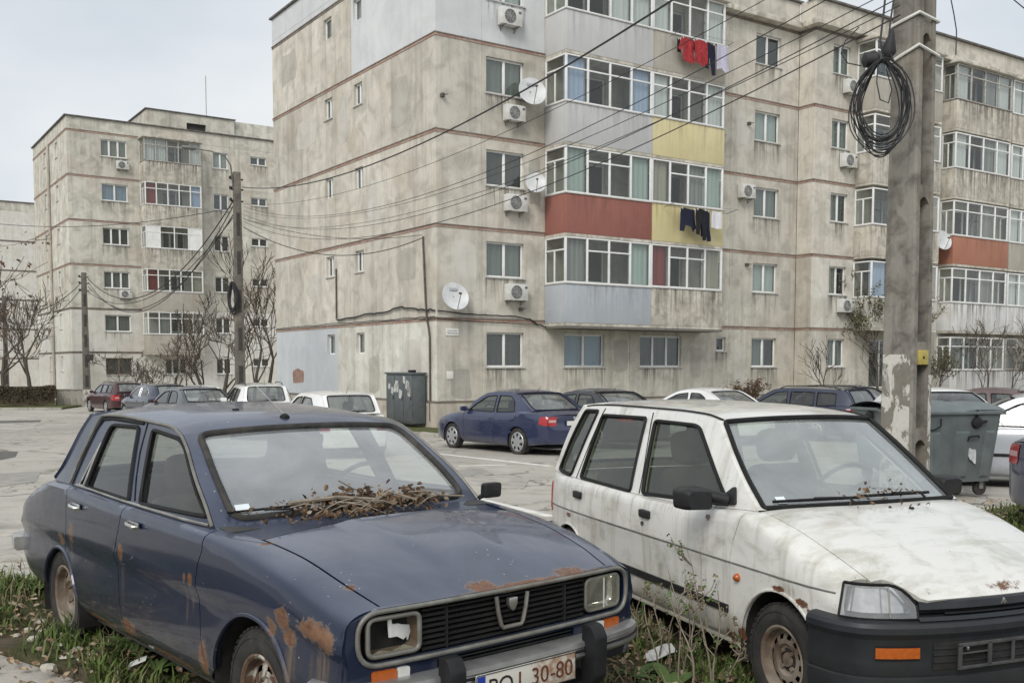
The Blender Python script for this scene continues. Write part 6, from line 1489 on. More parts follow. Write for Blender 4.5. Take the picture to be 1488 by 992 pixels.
ck = t.vor(.33, t.map((1, 1.0, 1), vec=wv), 'DISTANCE_TO_EDGE'); ck2 = t.vor(1.3, t.map((1, 1, 1), (2, 5, 0), vec=wv), 'DISTANCE_TO_EDGE')
k1 = t.math('MULTIPLY', t.ramp(ck, [(.008, 1), (.022, 0)]), t.ramp(t.noise(.6, 4), [(.4, .15), (.6, 1)])); k2 = t.math('MULTIPLY', t.ramp(ck2, [(.012, 1), (.035, 0)]), t.ramp(t.noise(.35, 4, vec=t.map((1, 1, 1), (9, 1, 0))), [(.52, 0), (.62, .9)]))
kk = t.math('MAXIMUM', k1, k2)
c = t.mix(t.math('MULTIPLY', kk, .8), c, (.11, .10, .085)); c = t.mix(t.math('MULTIPLY', t.ramp(n3, [(.4, 0), (.7, 1)]), .3), c, (.13, .122, .108))
t.fin(c, .93, 0, t.bump(kk, -.8, .02, t.bump(n3, .35, .006)), .2)
plain('asphalt_dark', (.115, .108, .098), .92, var=.3, nscale=5, bump=.4, bscale=60)
plain('line_paint', (.72, .71, .67), .8, var=.15, nscale=6, dirt=(.45, .43, .39))
t = NT('soil'); n = t.noise(6, 7, .7); n2 = t.noise(40, 5, .7)
c = t.mix(t.ramp(n, [(.35, 0), (.65, 1)]), (.060, .048, .032), (.135, .11, .075)); c = t.mix(t.ramp(t.noise(1.3, 5), [(.45, 0), (.6, .8)]), c, (.055, .075, .022)); c = t.mix(t.ramp(n2, [(.5, 0), (.75, .6)]), c, (.20, .165, .11))
t.fin(c, .95, 0, t.bump(n2, .7, .02, t.bump(n, .6, .05)), .15)
t = NT('lawn'); n = t.noise(3, 7, .7); n2 = t.noise(45, 4)
c = t.mix(t.ramp(n, [(.35, 0), (.65, 1)]), (.055, .072, .022), (.13, .135, .055)); c = t.mix(t.ramp(n2, [(.45, 0), (.7, .6)]), c, (.17, .145, .08))
t.fin(c, .95, 0, t.bump(n2, .8, .03), .15)
def sheet(name, xs, ys, mat, dz=0., kind='structure'):
    b = B(); b.grid(lambda x, y: (x, y, gz(x, y) + dz), xs, ys); b.f = b.f; o = b.build(name, mat); return tag(o, kind=kind)
sheet('ground', [-600, -200, -80, -40, -20, -10, -5, 0, 5, 10, 20, 40, 80, 200, 600], [-30, -5, 0, 3, 5, 7, 9, 11, 13, 15, 17, 19, 21, 23, 26, 30, 35, 40, 46, 52, 58, 64, 70, 80, 100, 130, 200, 400, 900], 'asphalt')
def patch(name, poly, mat, dz, d=.5, kind='structure', rise=None):
    b = B(); panel(b, poly, [], d, lambda x, y: (x, y, gz(x, y) + dz + (rise(x, y) if rise else 0)), max(dz, .004) + .03); return tag(b.build(name, mat, None, 50), kind=kind)
VERGE = [(-9, 5.66), (-3.96, 7.88), (6.2, 12.35), (14, 15.8), (14, 2.5), (5, 1.2), (-1.3, 2.6), (-1.75, 4.5), (-2.2, 5.15), (-2.95, 5.70), (-9, 3.1)]
vr = lambda x, y: .015 * math.sin(x * 3.1 + y * 1.7) + .012 * math.sin(x * 7.3 - y * 5.1)
patch('verge', resample(VERGE, .25), 'soil', .035, .22, rise=vr)
LAWN = [tuple((Vector((-2.388, 32.484)) + dR_ * a + dL_ * c_)[:2]) for a, c_ in ((-1.6, 14), (-1.6, -3.0), (44, -4.2), (44, .5), (0, .5), (0, 14))]
patch('lawn', LAWN, 'lawn', .12, 1.0)
p0 = [onground(*p) for p in ((-300, 584), (150, 582), (150, 570), (-300, 570))]
FARS = [(-70, 47), (-23.5, 53.2), (-27, 70), (-80, 62)]
patch('verge', FARS, 'lawn', .10, 2.0)
def kerb_line(pts, L0, w, h, label, group, gap=.012, seed=1, broken=.15, dz=0.):
    rr = random.Random(seed); i = 0
    for a, c_ in zip(pts, pts[1:]):
        a, c_ = Vector(a), Vector(c_); D = (c_ - a).length; n = max(1, int(D / L0)); d = (c_ - a) / n
        for j in range(n):
            p = a + d * (j + .5)
            if rr.random() < broken * .3: continue
            l = d.length - gap - (rr.random() * .25 if rr.random() < broken else 0)
            me = cmesh(('kerb', round(l, 1), w, h), lambda: B().box(-l / 2, l / 2, -w / 2, w / 2, -.12, h).mesh('kerb_stone', 'kerb', bevel=.018))
            o = link('kerb_stone', me, None, (p.x, p.y, gz(p.x, p.y) + dz + rr.uniform(-.012, .006)), math.atan2(d.y, d.x) + rr.uniform(-.012, .012)); o.rotation_euler.x = rr.uniform(-.03, .03)
            tag(o, label, 'kerb stone', group)
q = lambda a, c_: tuple((Vector((-2.388, 32.484)) + dR_ * a + dL_ * c_)[:2])
kerb_line([q(-1.7, 13), q(-1.7, -3.1), q(8, -3.35), q(30, -3.95)], 1.0, .14, .13, 'pale concrete kerb stone along the lawn below the near apartment block', 'kerb stones of the lawn', seed=3)
kerb_line([(-62, 48.0), (-23.4, 53.1)], 1.6, .2, .12, 'kerb stone along the far side of the street in front of the hedge', 'kerb stones of the street', seed=4)
kerb_line([(-9, 5.72), (-3.96, 7.94), (0.2, 9.75)], .8, .16, .07, 'worn kerb stone at the edge of the weedy verge behind the blue saloon', 'kerb stones of the verge', seed=5, broken=.5)
# flat concrete slabs, broken, by the rear of the blue saloon
for i, (px, py, w, h, a) in enumerate(((12, 845, .55, .4, .35), (45, 852, .5, .33, .5), (10, 812, .6, .4, .3), (20, 775, .7, .45, .42), (48, 800, .5, .4, .2))):
    p = onground(px, py); b = B(); b.prism(rpoly([(-w/2, -h/2), (w/2, -h/2 + .03), (w/2 - .04, h/2), (-w/2 + .05, h/2 - .02)], .03), lambda x, y, z: (x, y, z), -.04, .02 + (.045 if i < 2 else .0))
    tag(b.build('paving_slab', 'kerb', None, bevel=.01, loc=(p.x, p.y, p.z), rotz=a), 'broken pale concrete slab lying at the kerb behind the blue saloon', 'paving slab', 'broken slabs by the kerb')
def line(name, a, c_, w=.12):
    pa, pc = onground(*a), onground(*c_); d = Vector((pc.x - pa.x, pc.y - pa.y)); n = Vector((-d.y, d.x)).normalized() * w / 2
    patch(name, resample([(pa.x - n.x, pa.y - n.y), (pc.x - n.x, pc.y - n.y), (pc.x + n.x, pc.y + n.y), (pa.x + n.x, pa.y + n.y)], .4), 'line_paint', .006, .4)
line('parking_line', (630, 658), (800, 677), .13); line('parking_line', (667, 677), (735, 675), .12); line('parking_line', (655, 715), (800, 750), .12); line('parking_line', (860, 668), (1060, 690), .12)
pp = [onground(*p) for p in ((-20, 655), (26, 656), (22, 664), (-20, 672))]; patch('road_patch', [(p.x, p.y) for p in pp], 'asphalt_dark', .005, .5)
plain('asphalt_repair', (.30, .283, .252), .92, var=.25, nscale=4, bump=.4, bscale=60); plain('asphalt_worn', (.37, .347, .305), .92, var=.25, nscale=4, bump=.4, bscale=60)
for i_, (pts_, m_) in enumerate(((((-30, 690), (60, 684), (52, 700), (-30, 712)), 'asphalt_repair'), (((60, 622), (150, 618), (160, 626), (70, 632)), 'asphalt_worn'), (((-30, 632), (40, 630), (48, 638), (-30, 642)), 'asphalt_worn'), (((690, 690), (770, 696), (760, 712), (680, 704)), 'asphalt_worn'), (((640, 684), (700, 680), (720, 690), (650, 694)), 'asphalt_repair'))):
    pp = [onground(*p) for p in pts_]; patch('road_patch', resample(rpoly([(p.x, p.y) for p in pp], .25, 4), .3), m_, .005 + .001 * i_, .5)
pp = [onground(*p) for p in ((-40, 612), (60, 610), (58, 613), (-40, 616))]; patch('road_patch', [(p.x, p.y) for p in pp], 'asphalt_dark', .005, .5)

# ------------------------------------------------------------------ utility cabinet
def cabinet():
    o = thing('utility_cabinet', 'grey-green metal utility cabinet with torn posters beside the gable corner', 'cabinet', MB.w(-.10, .55, .02), R(34.06))
    plain('cabinet_green', (.115, .132, .136), .55, .2, var=.2, nscale=5, dirt=(.15, .16, .157)); plain('poster', (.52, .52, .49), .8, var=.25, nscale=30)
    D, Wd, Hh = .46, 1.84, 1.58
    b = B(); b.box(-D, 0, 0, Wd, 0, Hh); b.build('casing', 'cabinet_green', o, bevel=.01)
    b = B(); b.box(-D - .05, .03, -.04, Wd + .04, Hh + .001, Hh + .06); b.build('roof_plate', 'cabinet_green', o, bevel=.01)
    for i in range(3):
        y0 = .03 + i * .605; b = B(); b.box(-D - .022, -D - .001, y0, y0 + .575, .06, Hh - .04); d = b.build('door', 'cabinet_green', o, bevel=.008)
        b = B(); b.box(-D - .045, -D - .022, y0 + .05, y0 + .075, .75, .88); b.build('handle', 'plastic_black', d, bevel=.004)
    rr = random.Random(8)
    for i in range(11):
        y, z = rr.uniform(.2, 1.75), rr.uniform(.85, 1.42); w, h = rr.uniform(.07, .14), rr.uniform(.09, .16)
        b = B(); panel(b, rpoly([(y - w * rr.uniform(.6, 1), z - h), (y + w, z - h * rr.uniform(.5, 1)), (y + w * rr.uniform(.5, 1), z + h), (y - w, z + h * rr.uniform(.6, 1))], .03), [], .1, lambda a, c_: (-D - .0245, a, c_), .002, flip=True); b.build('torn_poster', 'poster', o)
    b = B(); b.box(-.3, -.12, .40, .62, Hh + .061, Hh + .14); b.build('lamp_box', 'plastic_black', o, bevel=.01)
cabinet()

# ------------------------------------------------------------------ rubbish bins
plain('bin_grey', (.165, .19, .19), .5, .35, var=.18, nscale=4, bump=.08, dirt=(.13, .142, .14)); plain('bin_scuff', (.5, .52, .52), .7, var=.3)
def bin_(label, x, y, rz, marks=True):
    o = thing('rubbish_bin', label, 'rubbish bin', (x, y, gz(x, y) + .03), rz)
    W0, W1, D0, D1, z0, z1 = 1.06, 1.26, .78, .94, .20, 1.13
    def P(a, c_, q): # a,c in -.5...5
        w = W0 + (W1 - W0) * q; d = D0 + (D1 - D0) * q; return (a * w, c_ * d, z0 + (z1 - z0) * q)
    b = B(); rp_ = rpoly([(-.5, -.5), (.5, -.5), (.5, .5), (-.5, .5)], .07, 4); n = len(rp_)
    for qv in lin(0, 1, 6): b.v += [P(a, c_, qv) for a, c_ in rp_]
    for i in range(5): b.f += [(i*n + j, i*n + (j+1) % n, (i+1)*n + (j+1) % n, (i+1)*n + j) for j in range(n)]
    b.f.append(tuple(range(n))[::-1]); body = b.build('body', 'bin_grey', o, 40)
    for a0, a1 in ((-.42, -.30), (-.10, .10), (.30, .42)):     # pressed ribs on the front
        b = B(); b.add([(*P(a0, -.5, .06)[:1], P(a0, -.5, .06)[1], P(a0, -.5, .06)[2]), P(a1, -.5, .06), P(a1, -.5, .74), P(a0, -.5, .74)] + [tuple(Vector(P(a, -.5, q_)) + Vector((0, -.035, 0))) for a, q_ in ((a0 + .015, .09), (a1 - .015, .09), (a1 - .015, .71), (a0 + .015, .71))], [(4, 5, 6, 7), (0, 1, 5, 4), (1, 2, 6, 5), (2, 3, 7, 6), (3, 0, 4, 7)]); b.build('rib', 'bin_grey', o, 20)
    b = B(); b.tube([P(a * 1.03, c_ * 1.03, 1.0) for a, c_ in rp_], .028, 6, True); b.build('rim', 'bin_grey', o, 50)
    b = B(); b.grid(lambda a, c_: (a * 1.32, c_ * .98, 1.155 + .10 * (1 - (2 * c_) ** 2) + .015 * math.sin(a * 6)), lin(-.5, .5, 12), lin(-.5, .5, 9)); b.grid(lambda a, q_: (a * 1.32, -.49, 1.155 - q_), lin(-.5, .5, 8), [0, .05]); b.build('lid', 'bin_grey', o, 30)
    for sd_ in (-1, 1):
        b = B(); b.lathe([(.001, -.02), (.075, -.01), (.085, .03), (.05, .06), (.001, .06)], 14, (sd_ * .665, 0, 1.02), 'x'); b.tube([(sd_ * .64, 0, 1.02), (sd_ * .78, 0, 1.02)], .022, 8); b.build('trunnion', 'plastic_black', o, 40)
        for sy in (-1, 1):
            b = B(); b.lathe([(.001, -.025), (.095, -.025), (.1, 0), (.095, .025), (.001, .025)], 18, (sd_ * .42, sy * .30, .10), 'y'); wl = b.build('castor', 'rubber', o, 40)
            b = B(); b.box(sd_ * .42 - .03, sd_ * .42 + .03, sy * .30 - .045, sy * .30 - .03, .09, .20); b.box(sd_ * .42 - .03, sd_ * .42 + .03, sy * .30 + .03, sy * .30 + .045, .09, .20); b.box(sd_ * .42 - .05, sd_ * .42 + .05, sy * .30 - .05, sy * .30 + .05, .19, .215); b.build('fork', 'steel', wl)
    if marks:
        b = B(); pp_ = P(.17, -.5, .86); b.lathe([(.001, -.05), (.07, -.04), (.085, 0)], 10, (pp_[0], pp_[1], pp_[2]), 'y'); b.bar((pp_[0] - .02, pp_[1] - .03, pp_[2] - .01), (pp_[0] + .13, pp_[1] - .035, pp_[2] + .015), .04, .035); b.bar((pp_[0], pp_[1] - .02, pp_[2] + .05), (pp_[0] - .02, pp_[1] - .02, pp_[2] + .17), .045, .03); b.build('tipping_lug', 'plastic_black', o, 40)
        b = B(); q0 = Vector(P(.10, -.5, .66)); b.tube([q0 + Vector((-.05, -.03, -.06)), q0 + Vector((-.04, -.05, 0)), q0 + Vector((.10, -.05, .01)), q0 + Vector((.13, -.03, -.01))], .014, 6); b.build('handle', 'plastic_black', o, 40)
        b = B(); q0 = Vector(P(-.37, -.5, .86)); b.tube([q0 + Vector((.09, -.025, .06)), q0 + Vector((.08, -.03, -.04)), q0 + Vector((-.02, -.03, -.09)), q0 + Vector((-.06, -.02, -.09))], .012, 6); b.build('side_handle', 'plastic_black', o, 40)
        for k_, (a, qq, w, h) in enumerate(((.125, .42, .03, .11), (.175, .40, .045, .14))):
            b = B(); q0 = Vector(P(a, -.5, qq)); panel(b, rpoly([(-w, -h * .5), (w * .6, -h), (w, h * .3), (0, h), (-w * .8, h * .6)], .03), [], .1, lambda x_, z_: q0 + Vector((x_, -.012 + z_ * .1, z_)), .002); b.build('paint_scuff', 'bin_scuff', o)
    return o
bx_, by_ = at(1366, 600, 14.0)[:2]
bin_('dented grey steel rubbish bin on castors, right beside the concrete pole', bx_, by_, R(16))
bx_, by_ = at(1312, 600, 16.2)[:2]
bin_('second grey steel rubbish bin standing behind the concrete pole', bx_, by_, R(20), False)

# ------------------------------------------------------------------ poles and wires
def big_pole():
    base = at(1301, 600, 10.0); gx, gy = base.x, base.y
    o = thing('utility_pole', 'thick square concrete utility pole with flaking whitewash and a cable coil, behind the white hatchback', 'pole', (gx, gy, gz(gx, gy)), R(-55))
    H0 = 9.2
    wz = lambda z: .372 - .0155 * z      # front width
    dz_ = lambda z: .345 - .010 * z      # depth
    ft = .075
    b = B(); zs_ = [0, 1.2, 2.6, 4, 5.5, 7, H0]
    def prism_z(f0, f1):
        def ring(z): w, d = wz(z) / 2, dz_(z); return f0(w, d)
        base_ = len(b.v); n = None
        for z in zs_:
            r = ring(z); n = len(r); b.v += [(x, y, z) for x, y in r]
        for i in range(len(zs_) - 1): b.f += [(base_ + i*n + j, base_ + i*n + (j+1) % n, base_ + (i+1)*n + (j+1) % n, base_ + (i+1)*n + j) for j in range(n)]
        b.f.append(tuple(base_ + (len(zs_)-1)*n + j for j in range(n)))
    c = .02
    prism_z(lambda w, d: [(-w + c, 0), (w - c, 0), (w, c), (w, ft), (-w, ft), (-w, c)], 0); b.build('front_flange', 'pole_concrete', o, 30)
    b = B(); prism_z(lambda w, d: [(-w, d - ft), (w, d - ft), (w, d - c), (w - c, d), (-w + c, d), (-w, d - c)], 0); b.build('rear_flange', 'pole_concrete', o, 30)
    b = B(); prism_z(lambda w, d: [(-w + .12, ft - .002), (w - .12, ft - .002), (w - .12, d - ft + .002), (-w + .12, d - ft + .002)], 0); b.build('web', 'pole_concrete', o, 30)
    for z in (.30, 1.02, 1.86, 3.36, 4.9, 6.4):     # cross ribs with arched undersides
        for sd_ in (-1, 1):
            w, d = wz(z) / 2, dz_(z); b = B(); m_ = 7
            pr = [(ft - .001, z + .06), (d - ft + .001, z + .06)] + [(d - ft + .001 - (d - 2 * ft) * i / (m_ - 1), z - .05 - .06 * (1 - math.sin(PI * i / (m_ - 1)))) for i in range(m_)]
            b.prism(pr, lambda a, c_, h_: (sd_ * h_, a, c_), w - .13, w - .012); b.build('rib', 'pole_concrete', o)
    b = B(); b.grid(lambda x, z: (x * (wz(z) / 2 - .021), -.004, z), lin(-1, 1, 5), lin(.0, 1.80, 8)); b.grid(lambda y, z: (wz(z) / 2 + .003, y, z), [dz_(1) - ft + .002, dz_(1) - .022], lin(0, 1.6, 6)); b.build('whitewash', 'pole_whitewash', o)
    b = B(); w = wz(1.78) / 2; b.box(w - .11, w + .012, ft + .02, dz_(1.78) - ft - .005, 1.70, 1.84); yb = b.build('yellow_marker', 'marker_yellow', o, bevel=.006)
    b = B(); b.lathe([(.001, .012), (.014, .012), (.016, .002)], 8, (w + .004, dz_(1.78) * .5, 1.77), 'x'); b.build('bolt', 'plastic_black', yb)
    for z, dzz in ((4.98, .03), (4.66, .05)):
        w, d = wz(z) / 2 + .012, dz_(z); b = B(); b.tube([(-w, -.012, z - dzz), (0, -.014, z), (w, -.012, z + dzz), (w, d + .012, z), (-w, d + .012, z - dzz)], .016, 6, True); b.build('strap', 'plate_white', o, 50)
    return o
plain('marker_yellow', (.50, .40, .10), .6, var=.2)
big_pole()
def coil(name, label, c, rx, rz, loops, seed, thick=.011, face=(1, 0, 0)):
    rr = random.Random(seed); o = thing(name, label, 'cable coil', c); f = Vector(face).normalized(); dn = f.cross(Vector((0, 0, 1))).normalized()
    for i in range(loops):
        a, d = rx * rr.uniform(.60, 1.12), rz * rr.uniform(.62, 1.10); off = dn * rr.uniform(-.05, .05); cz = rr.uniform(-.05, .02) * rz; ph = rr.uniform(0, 6); tl = rr.uniform(-.12, .12)
        top = Vector((0, 0, rz * .95))
        pts = []
        for j in range(30):
            t_ = 2 * PI * j / 30; x = a * math.sin(t_) * (1 + .05 * math.sin(3 * t_ + ph)); z = d * math.cos(t_); k_ = max(0, (z / d - .6) / .4)
            x = x * (1 - .35 * k_) + tl * z * .4; z = z * 1.0 + cz * (1 - k_) + (rz * .95 - d) * k_
            pts.append(f * x + Vector((0, 0, z)) + off + dn * .03 * math.sin(t_ * 2 + ph))
        b = B(); b.tube(pts, thick * rr.uniform(.75, 1.15), 5, True); b.build('loop', 'cable', o, 60)
    return o
fx = Vector((math.cos(R(14)), -math.sin(R(14)), 0))
cc = at(1281, 152, 9.62); coil('cable_coil', 'big coil of black cable tied to the concrete utility pole', cc, .26, .42, 18, 4, .0058, fx)
def splice(label, a, c_, r0, r1):
    a, c_ = Vector(a), Vector(c_); b = B(); b.tube([Vector((0, 0, 0)), (c_ - a) * .15, (c_ - a) * .8, c_ - a], [r0 * .5, r0, r1, r1 * .5], 10); o = b.build('cable_splice', 'cable', None, 50, loc=a); tag(o, label, 'cable joint')
splice('black cone-shaped cable joint above the coil on the concrete pole', at(1297, 42, 9.7), at(1290, 84, 9.7), .025, .07)
splice('squat black cable joint box hanging left of the coil top', at(1253, 88, 9.7), at(1277, 86, 9.7), .07, .075)
def span(label, a, c_, sag, r, group=None, n=28, name='overhead_wire'):
    a, c_ = Vector(a), Vector(c_); pts = []
    for i in range(n + 1):
        q_ = i / n; pts.append(a.lerp(c_, q_) - Vector((0, 0, sag * 4 * q_ * (1 - q_))))
    return wire(name, label, pts, r, group=group)
P1 = 36.0; p1x = at(350, 300, P1)
g = 'overhead wires between the lamp pole and the concrete pole'
lab = 'thin overhead wire strung from the lamp pole to the concrete utility pole'
span('thickest overhead cable strung from the lamp pole across the front of the near block', at(352, 272, P1), at(1320, -230, 10.0), 1.0, .015)
for ya, yb_, sg, r in ((300, -62, 1.15, .006), (306, -20, 1.0, .005), (312, -4, 1.2, .006), (318, 8, 1.0, .005), (322, 22, 1.25, .007), (296, -110, .8, .005)):
    span(lab, at(354, ya, P1), at(1308, yb_, 10.0), sg, r, g)
cpt = W_(-.08, .76, 5.95)
span('slack wire from the lamp pole to the gable conduit, lower of two', at(354, 330, P1), cpt, .75, .014); span('thin slack wire from the lamp pole to the gable conduit, upper of two', at(354, 318, P1), cpt + Vector((0, 0, .1)), .35, .009)
P2 = 57.0; g2 = 'wires between the lamp pole and the thin pole by the low wall'
for ya, yb_, sg, r in ((280, 405, 2.2, .022), (286, 410, 2.7, .018), (300, 416, 2.3, .018), (306, 424, 1.7, .016)): span('sagging wire strung from the lamp pole to the thin pole by the low wall', at(346, ya, P1), at(128, yb_, P2), sg, r, g2)
span('nearly level wire strung from the lamp pole out over the street', at(346, 300, P1), at(-60, 318, 44), .5, .012)
for i, (yb_, ya) in enumerate(((404, 470), (412, 500))): span('sagging wire from the thin pole to the pole by the hedge tree', at(124, yb_, P2), at(10, ya - 35, 75), 1.2, .02, 'wires to the pole by the hedge tree')
# loose drops near the big pole
wire('cable_drop', 'black cable hanging down the face of the concrete pole into the coil', [at(1302, -20, 9.7), at(1294, 30, 9.68), at(1290, 70, 9.66), at(1300, 92, 9.66), at(1312, 100, 9.66)], .009)
wire('cable_drop', 'black cable running straight down into the cone-shaped joint', [at(1290, -40, 9.75), at(1284, 20, 9.72), at(1279, 60, 9.7), at(1284, 84, 9.7)], .010)
wire('cable_drop', 'thin cable loop hanging in the middle of the coil', [at(1276, 90, 9.6), at(1274, 120, 9.58), at(1279, 145, 9.58), at(1291, 150, 9.6), at(1296, 130, 9.6), at(1288, 100, 9.6)], .006)
wire('cable_drop', 'thin cable looping out to the squat joint box', [at(1248, 40, 9.8), at(1228, 60, 9.7), at(1222, 78, 9.7), at(1232, 92, 9.7), at(1252, 96, 9.7)], .006)
wire('cable_drop', 'single wire hanging down against the sky beside the concrete pole', [at(1378, -20, 10.3), at(1386, 20, 10.3), at(1390, 45, 10.3), at(1389, 80, 10.3)], .006)
span('single wire crossing the corner of the sky above the far balconies', at(1330, -150, 10.5), at(1560, 60, 14), .15, .007)

plain('lamp_head', (.14, .14, .135), .5, .3, var=.2)
def thin_pole(label, px, ybase, ytop, y, w0, w1, white=None, arm=False, box=None):
    pb = at(px, ybase, y); pt = at(px, ytop, y); x = pb.x; z0 = gz(x, y); H0 = pt.z - z0
    o = thing('utility_pole', label, 'pole', (x, y, z0), R(30)); b = B()
    zs_ = lin(0, H0, 7); base_ = 0
    for z in zs_:
        w = (w0 + (w1 - w0) * z / H0) / 2; b.v += [(-w, -w*.8, z), (w, -w*.8, z), (w, w*.8, z), (-w, w*.8, z)]
    for i in range(6): b.f += [(i*4 + j, i*4 + (j+1) % 4, i*4 + 4 + (j+1) % 4, i*4 + 4 + j) for j in range(4)]
    b.f.append((24, 25, 26, 27)); b.build('post', 'pole_dark', o, bevel=.02)
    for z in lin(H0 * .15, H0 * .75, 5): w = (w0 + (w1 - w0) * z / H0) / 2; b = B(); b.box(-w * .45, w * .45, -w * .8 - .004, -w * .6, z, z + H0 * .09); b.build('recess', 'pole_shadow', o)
    if white:
        w = w0 / 2 + .006; b = B(); b.box(-w, w, -w * .8 - .004, w * .8 + .004, 0, white); b.build('whitewash', 'pole_whitewash', o)
    for z in (H0 - .25, H0 - .6, H0 - 1.0): b = B(); b.tube([(-w1 * .9, 0, z), (w1 * .9, 0, z)], .03, 6); b.lathe([(.05, 0), (.06, .05), (.04, .1), (.001, .11)], 8, (-w1 * .9, 0, z)); b.build('insulator_arm', 'plastic_black', o, 40)
    if box: b = B(); b.box(.02, .36, -.22, -.10, box, box + .36); b.build('meter_box', 'pole_shadow', o, bevel=.01)
    if arm:
        M_ = Matrix.Rotation(R(-30), 4, 'Z'); b = B(); pts = [M_ @ Vector(p) for p in [(-.1, -.1, H0 - .6), (-.16, -.15, H0 + .2), (-.35, -.2, H0 + .52), (-.8, -.3, H0 + .65), (-1.35, -.4, H0 + .72)]]
        b.tube(pts, [.03, .028, .026, .024, .022], 6); b.build('lamp_arm', 'lamp_head', o, 50)
        b = B(); e = pts[-1]; d = (pts[-1] - pts[-2]).normalized(); b.tube([e - d * .1, e + d * .05, e + d * .35, e + d * .42], [.03, .075, .06, .02], 8); b.build('lamp_head', 'lamp_head', o, 50)
    return o
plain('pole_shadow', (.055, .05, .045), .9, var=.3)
thin_pole('dark concrete lamp pole with a curved lamp arm between the two blocks', 350, 600, 250, P1, .34, .24, arm=True)
thin_pole('thin concrete pole with a whitewashed foot by the low wall', 127, 590, 396, P2, .40, .26, white=1.0, box=2.6)
thin_pole('far concrete pole standing behind the hedge', 10, 565, 430, 75, .36, .26)
c1 = at(338, 432, P1 - .2); coil('cable_coil', 'coil of black cable hung on the dark lamp pole', c1, .17, .55, 9, 9, .03, Vector((1, -.3, 0)))
# ------------------------------------------------------------------ vegetation
def leafmat(name, a, b_, c_, rough=.8):
    t = NT(name); n = t.noise(1.7, 4); n2 = t.noise(23, 2)
    col = t.mix(t.ramp(n, [(.35, 0), (.65, 1)]), a, b_); col = t.mix(t.ramp(n2, [(.4, 0), (.6, 1)]), col, c_); return t.fin(col, rough, 0, None, .25)
leafmat('grass', (.065, .105, .026), (.15, .185, .06), (.095, .135, .035)); leafmat('dry_grass', (.20, .165, .095), (.28, .24, .15), (.15, .12, .07)); leafmat('weed', (.07, .12, .035), (.12, .17, .06), (.09, .14, .045))
leafmat('dead_leaf', (.36, .28, .18), (.50, .44, .33), (.20, .125, .07)); leafmat('brown_leaf', (.15, .095, .055), (.25, .175, .11), (.085, .052, .033)); leafmat('hedge_leaf', (.085, .066, .044), (.13, .10, .066), (.06, .052, .034)); leafmat('ivy', (.10, .10, .05), (.17, .15, .08), (.075, .08, .035)); leafmat('vine_flower', (.42, .38, .30), (.30, .26, .19), (.18, .15, .10))
t = NT('bark'); n = t.noise(12, 5, vec=t.map((1, 1, .3))); t.fin(t.mix(n, (.050, .042, .034), (.13, .112, .092)), .95, 0, t.bump(n, .5, .02)); plain('twig', (.095, .075, .058), .9, var=.4); plain('twig_pale', (.25, .21, .16), .9, var=.3); plain('paper_white', (.62, .62, .60), .8, var=.1)
def soup(name, V, Fc, mat, loc=None):
    me = bpy.data.meshes.new(name); me.from_pydata(V, [], Fc); me.update(); me.materials.append(M[mat]); o = link(name, me, None, loc); return o
def footprint(x, y):
    for (cx, cy, a, x0, x1, w) in ((-.458, 4.555, -.858, -3.3, .6, .66), (1.849, 4.904, -1.206, -2.7, .5, .54)):
        dx, dy = x - cx, y - cy; lx = dx * math.cos(a) + dy * math.sin(a); ly = -dx * math.sin(a) + dy * math.cos(a)
        if x0 < lx < x1 and abs(ly) < w: return True
    return False
from mathutils import noise as MN
VP = VERGE
def ingroup(x, y): return bool(inpoly(np.array([[x, y]]), VP)[0])
def vz(x, y): return gz(x, y) + .035 + vr(x, y)
def grass_patch(name, mat, N, region, hmin, hmax, seed, thr=-.1, label=None, wid=.006, clump=2.2):
    rr = random.Random(seed); V = []; Fc = []; n = 0; tries = 0
    while n < N and tries < N * 12:
        tries += 1
        x, y = region(rr)
        if not ingroup(x, y) or footprint(x, y): continue
        d = MN.noise(Vector((x * clump, y * clump, seed)))
        if d < thr + rr.uniform(-.25, .25): continue
        h = rr.uniform(hmin, hmax) * (.6 + .8 * max(0, d + .3)); a = rr.uniform(0, 6.28); ln = rr.uniform(.2, .9) * h; w = wid * rr.uniform(.7, 1.5); z = vz(x, y) - .01
        px_, py_ = -math.sin(a) * w, math.cos(a) * w; bx, by = math.cos(a), math.sin(a); i = len(V)
        V += [(x - px_, y - py_, z), (x + px_, y + py_, z), (x + bx * ln * .3 + px_ * .8, y + by * ln * .3 + py_ * .8, z + h * .6), (x + bx * ln * .3 - px_ * .8, y + by * ln * .3 - py_ * .8, z + h * .6), (x + bx * ln, y + by * ln, z + h * rr.uniform(.75, 1))]
        Fc += [(i, i+1, i+2, i+3), (i+3, i+2, i+4)]; n += 1
    o = soup(name, V, Fc, mat); return tag(o, label, name.replace('_', ' '), kind='stuff')
near = lambda rr: (rr.uniform(-6, 5), rr.uniform(4.2, 9))
left = lambda rr: (rr.uniform(-5.2, -1.2), rr.uniform(4.8, 7.6)); mid = lambda rr: (rr.uniform(.2, 2.2), rr.uniform(4.4, 7.8)); right = lambda rr: (rr.uniform(3.2, 9.5), rr.uniform(8.0, 13.5))
grass_patch('grass', 'grass', 5200, left, .05, .16, 1, .04, 'green grass growing along the verge beside the blue saloon')
grass_patch('grass', 'grass', 4200, mid, .04, .11, 2, .02, 'green grass growing between the blue saloon and the white hatchback')
grass_patch('grass', 'grass', 9000, right, .05, .13, 3, -.15, 'short grass growing on the verge behind the white hatchback', .008)
grass_patch('dry_grass', 'dry_grass', 7000, near, .05, .22, 4, -.05, 'dry straw-coloured grass scattered over the verge', .004)
grass_patch('dry_grass', 'dry_grass', 2500, right, .04, .12, 5, .0, 'dry straw-coloured grass in front of the rubbish bins', .006)
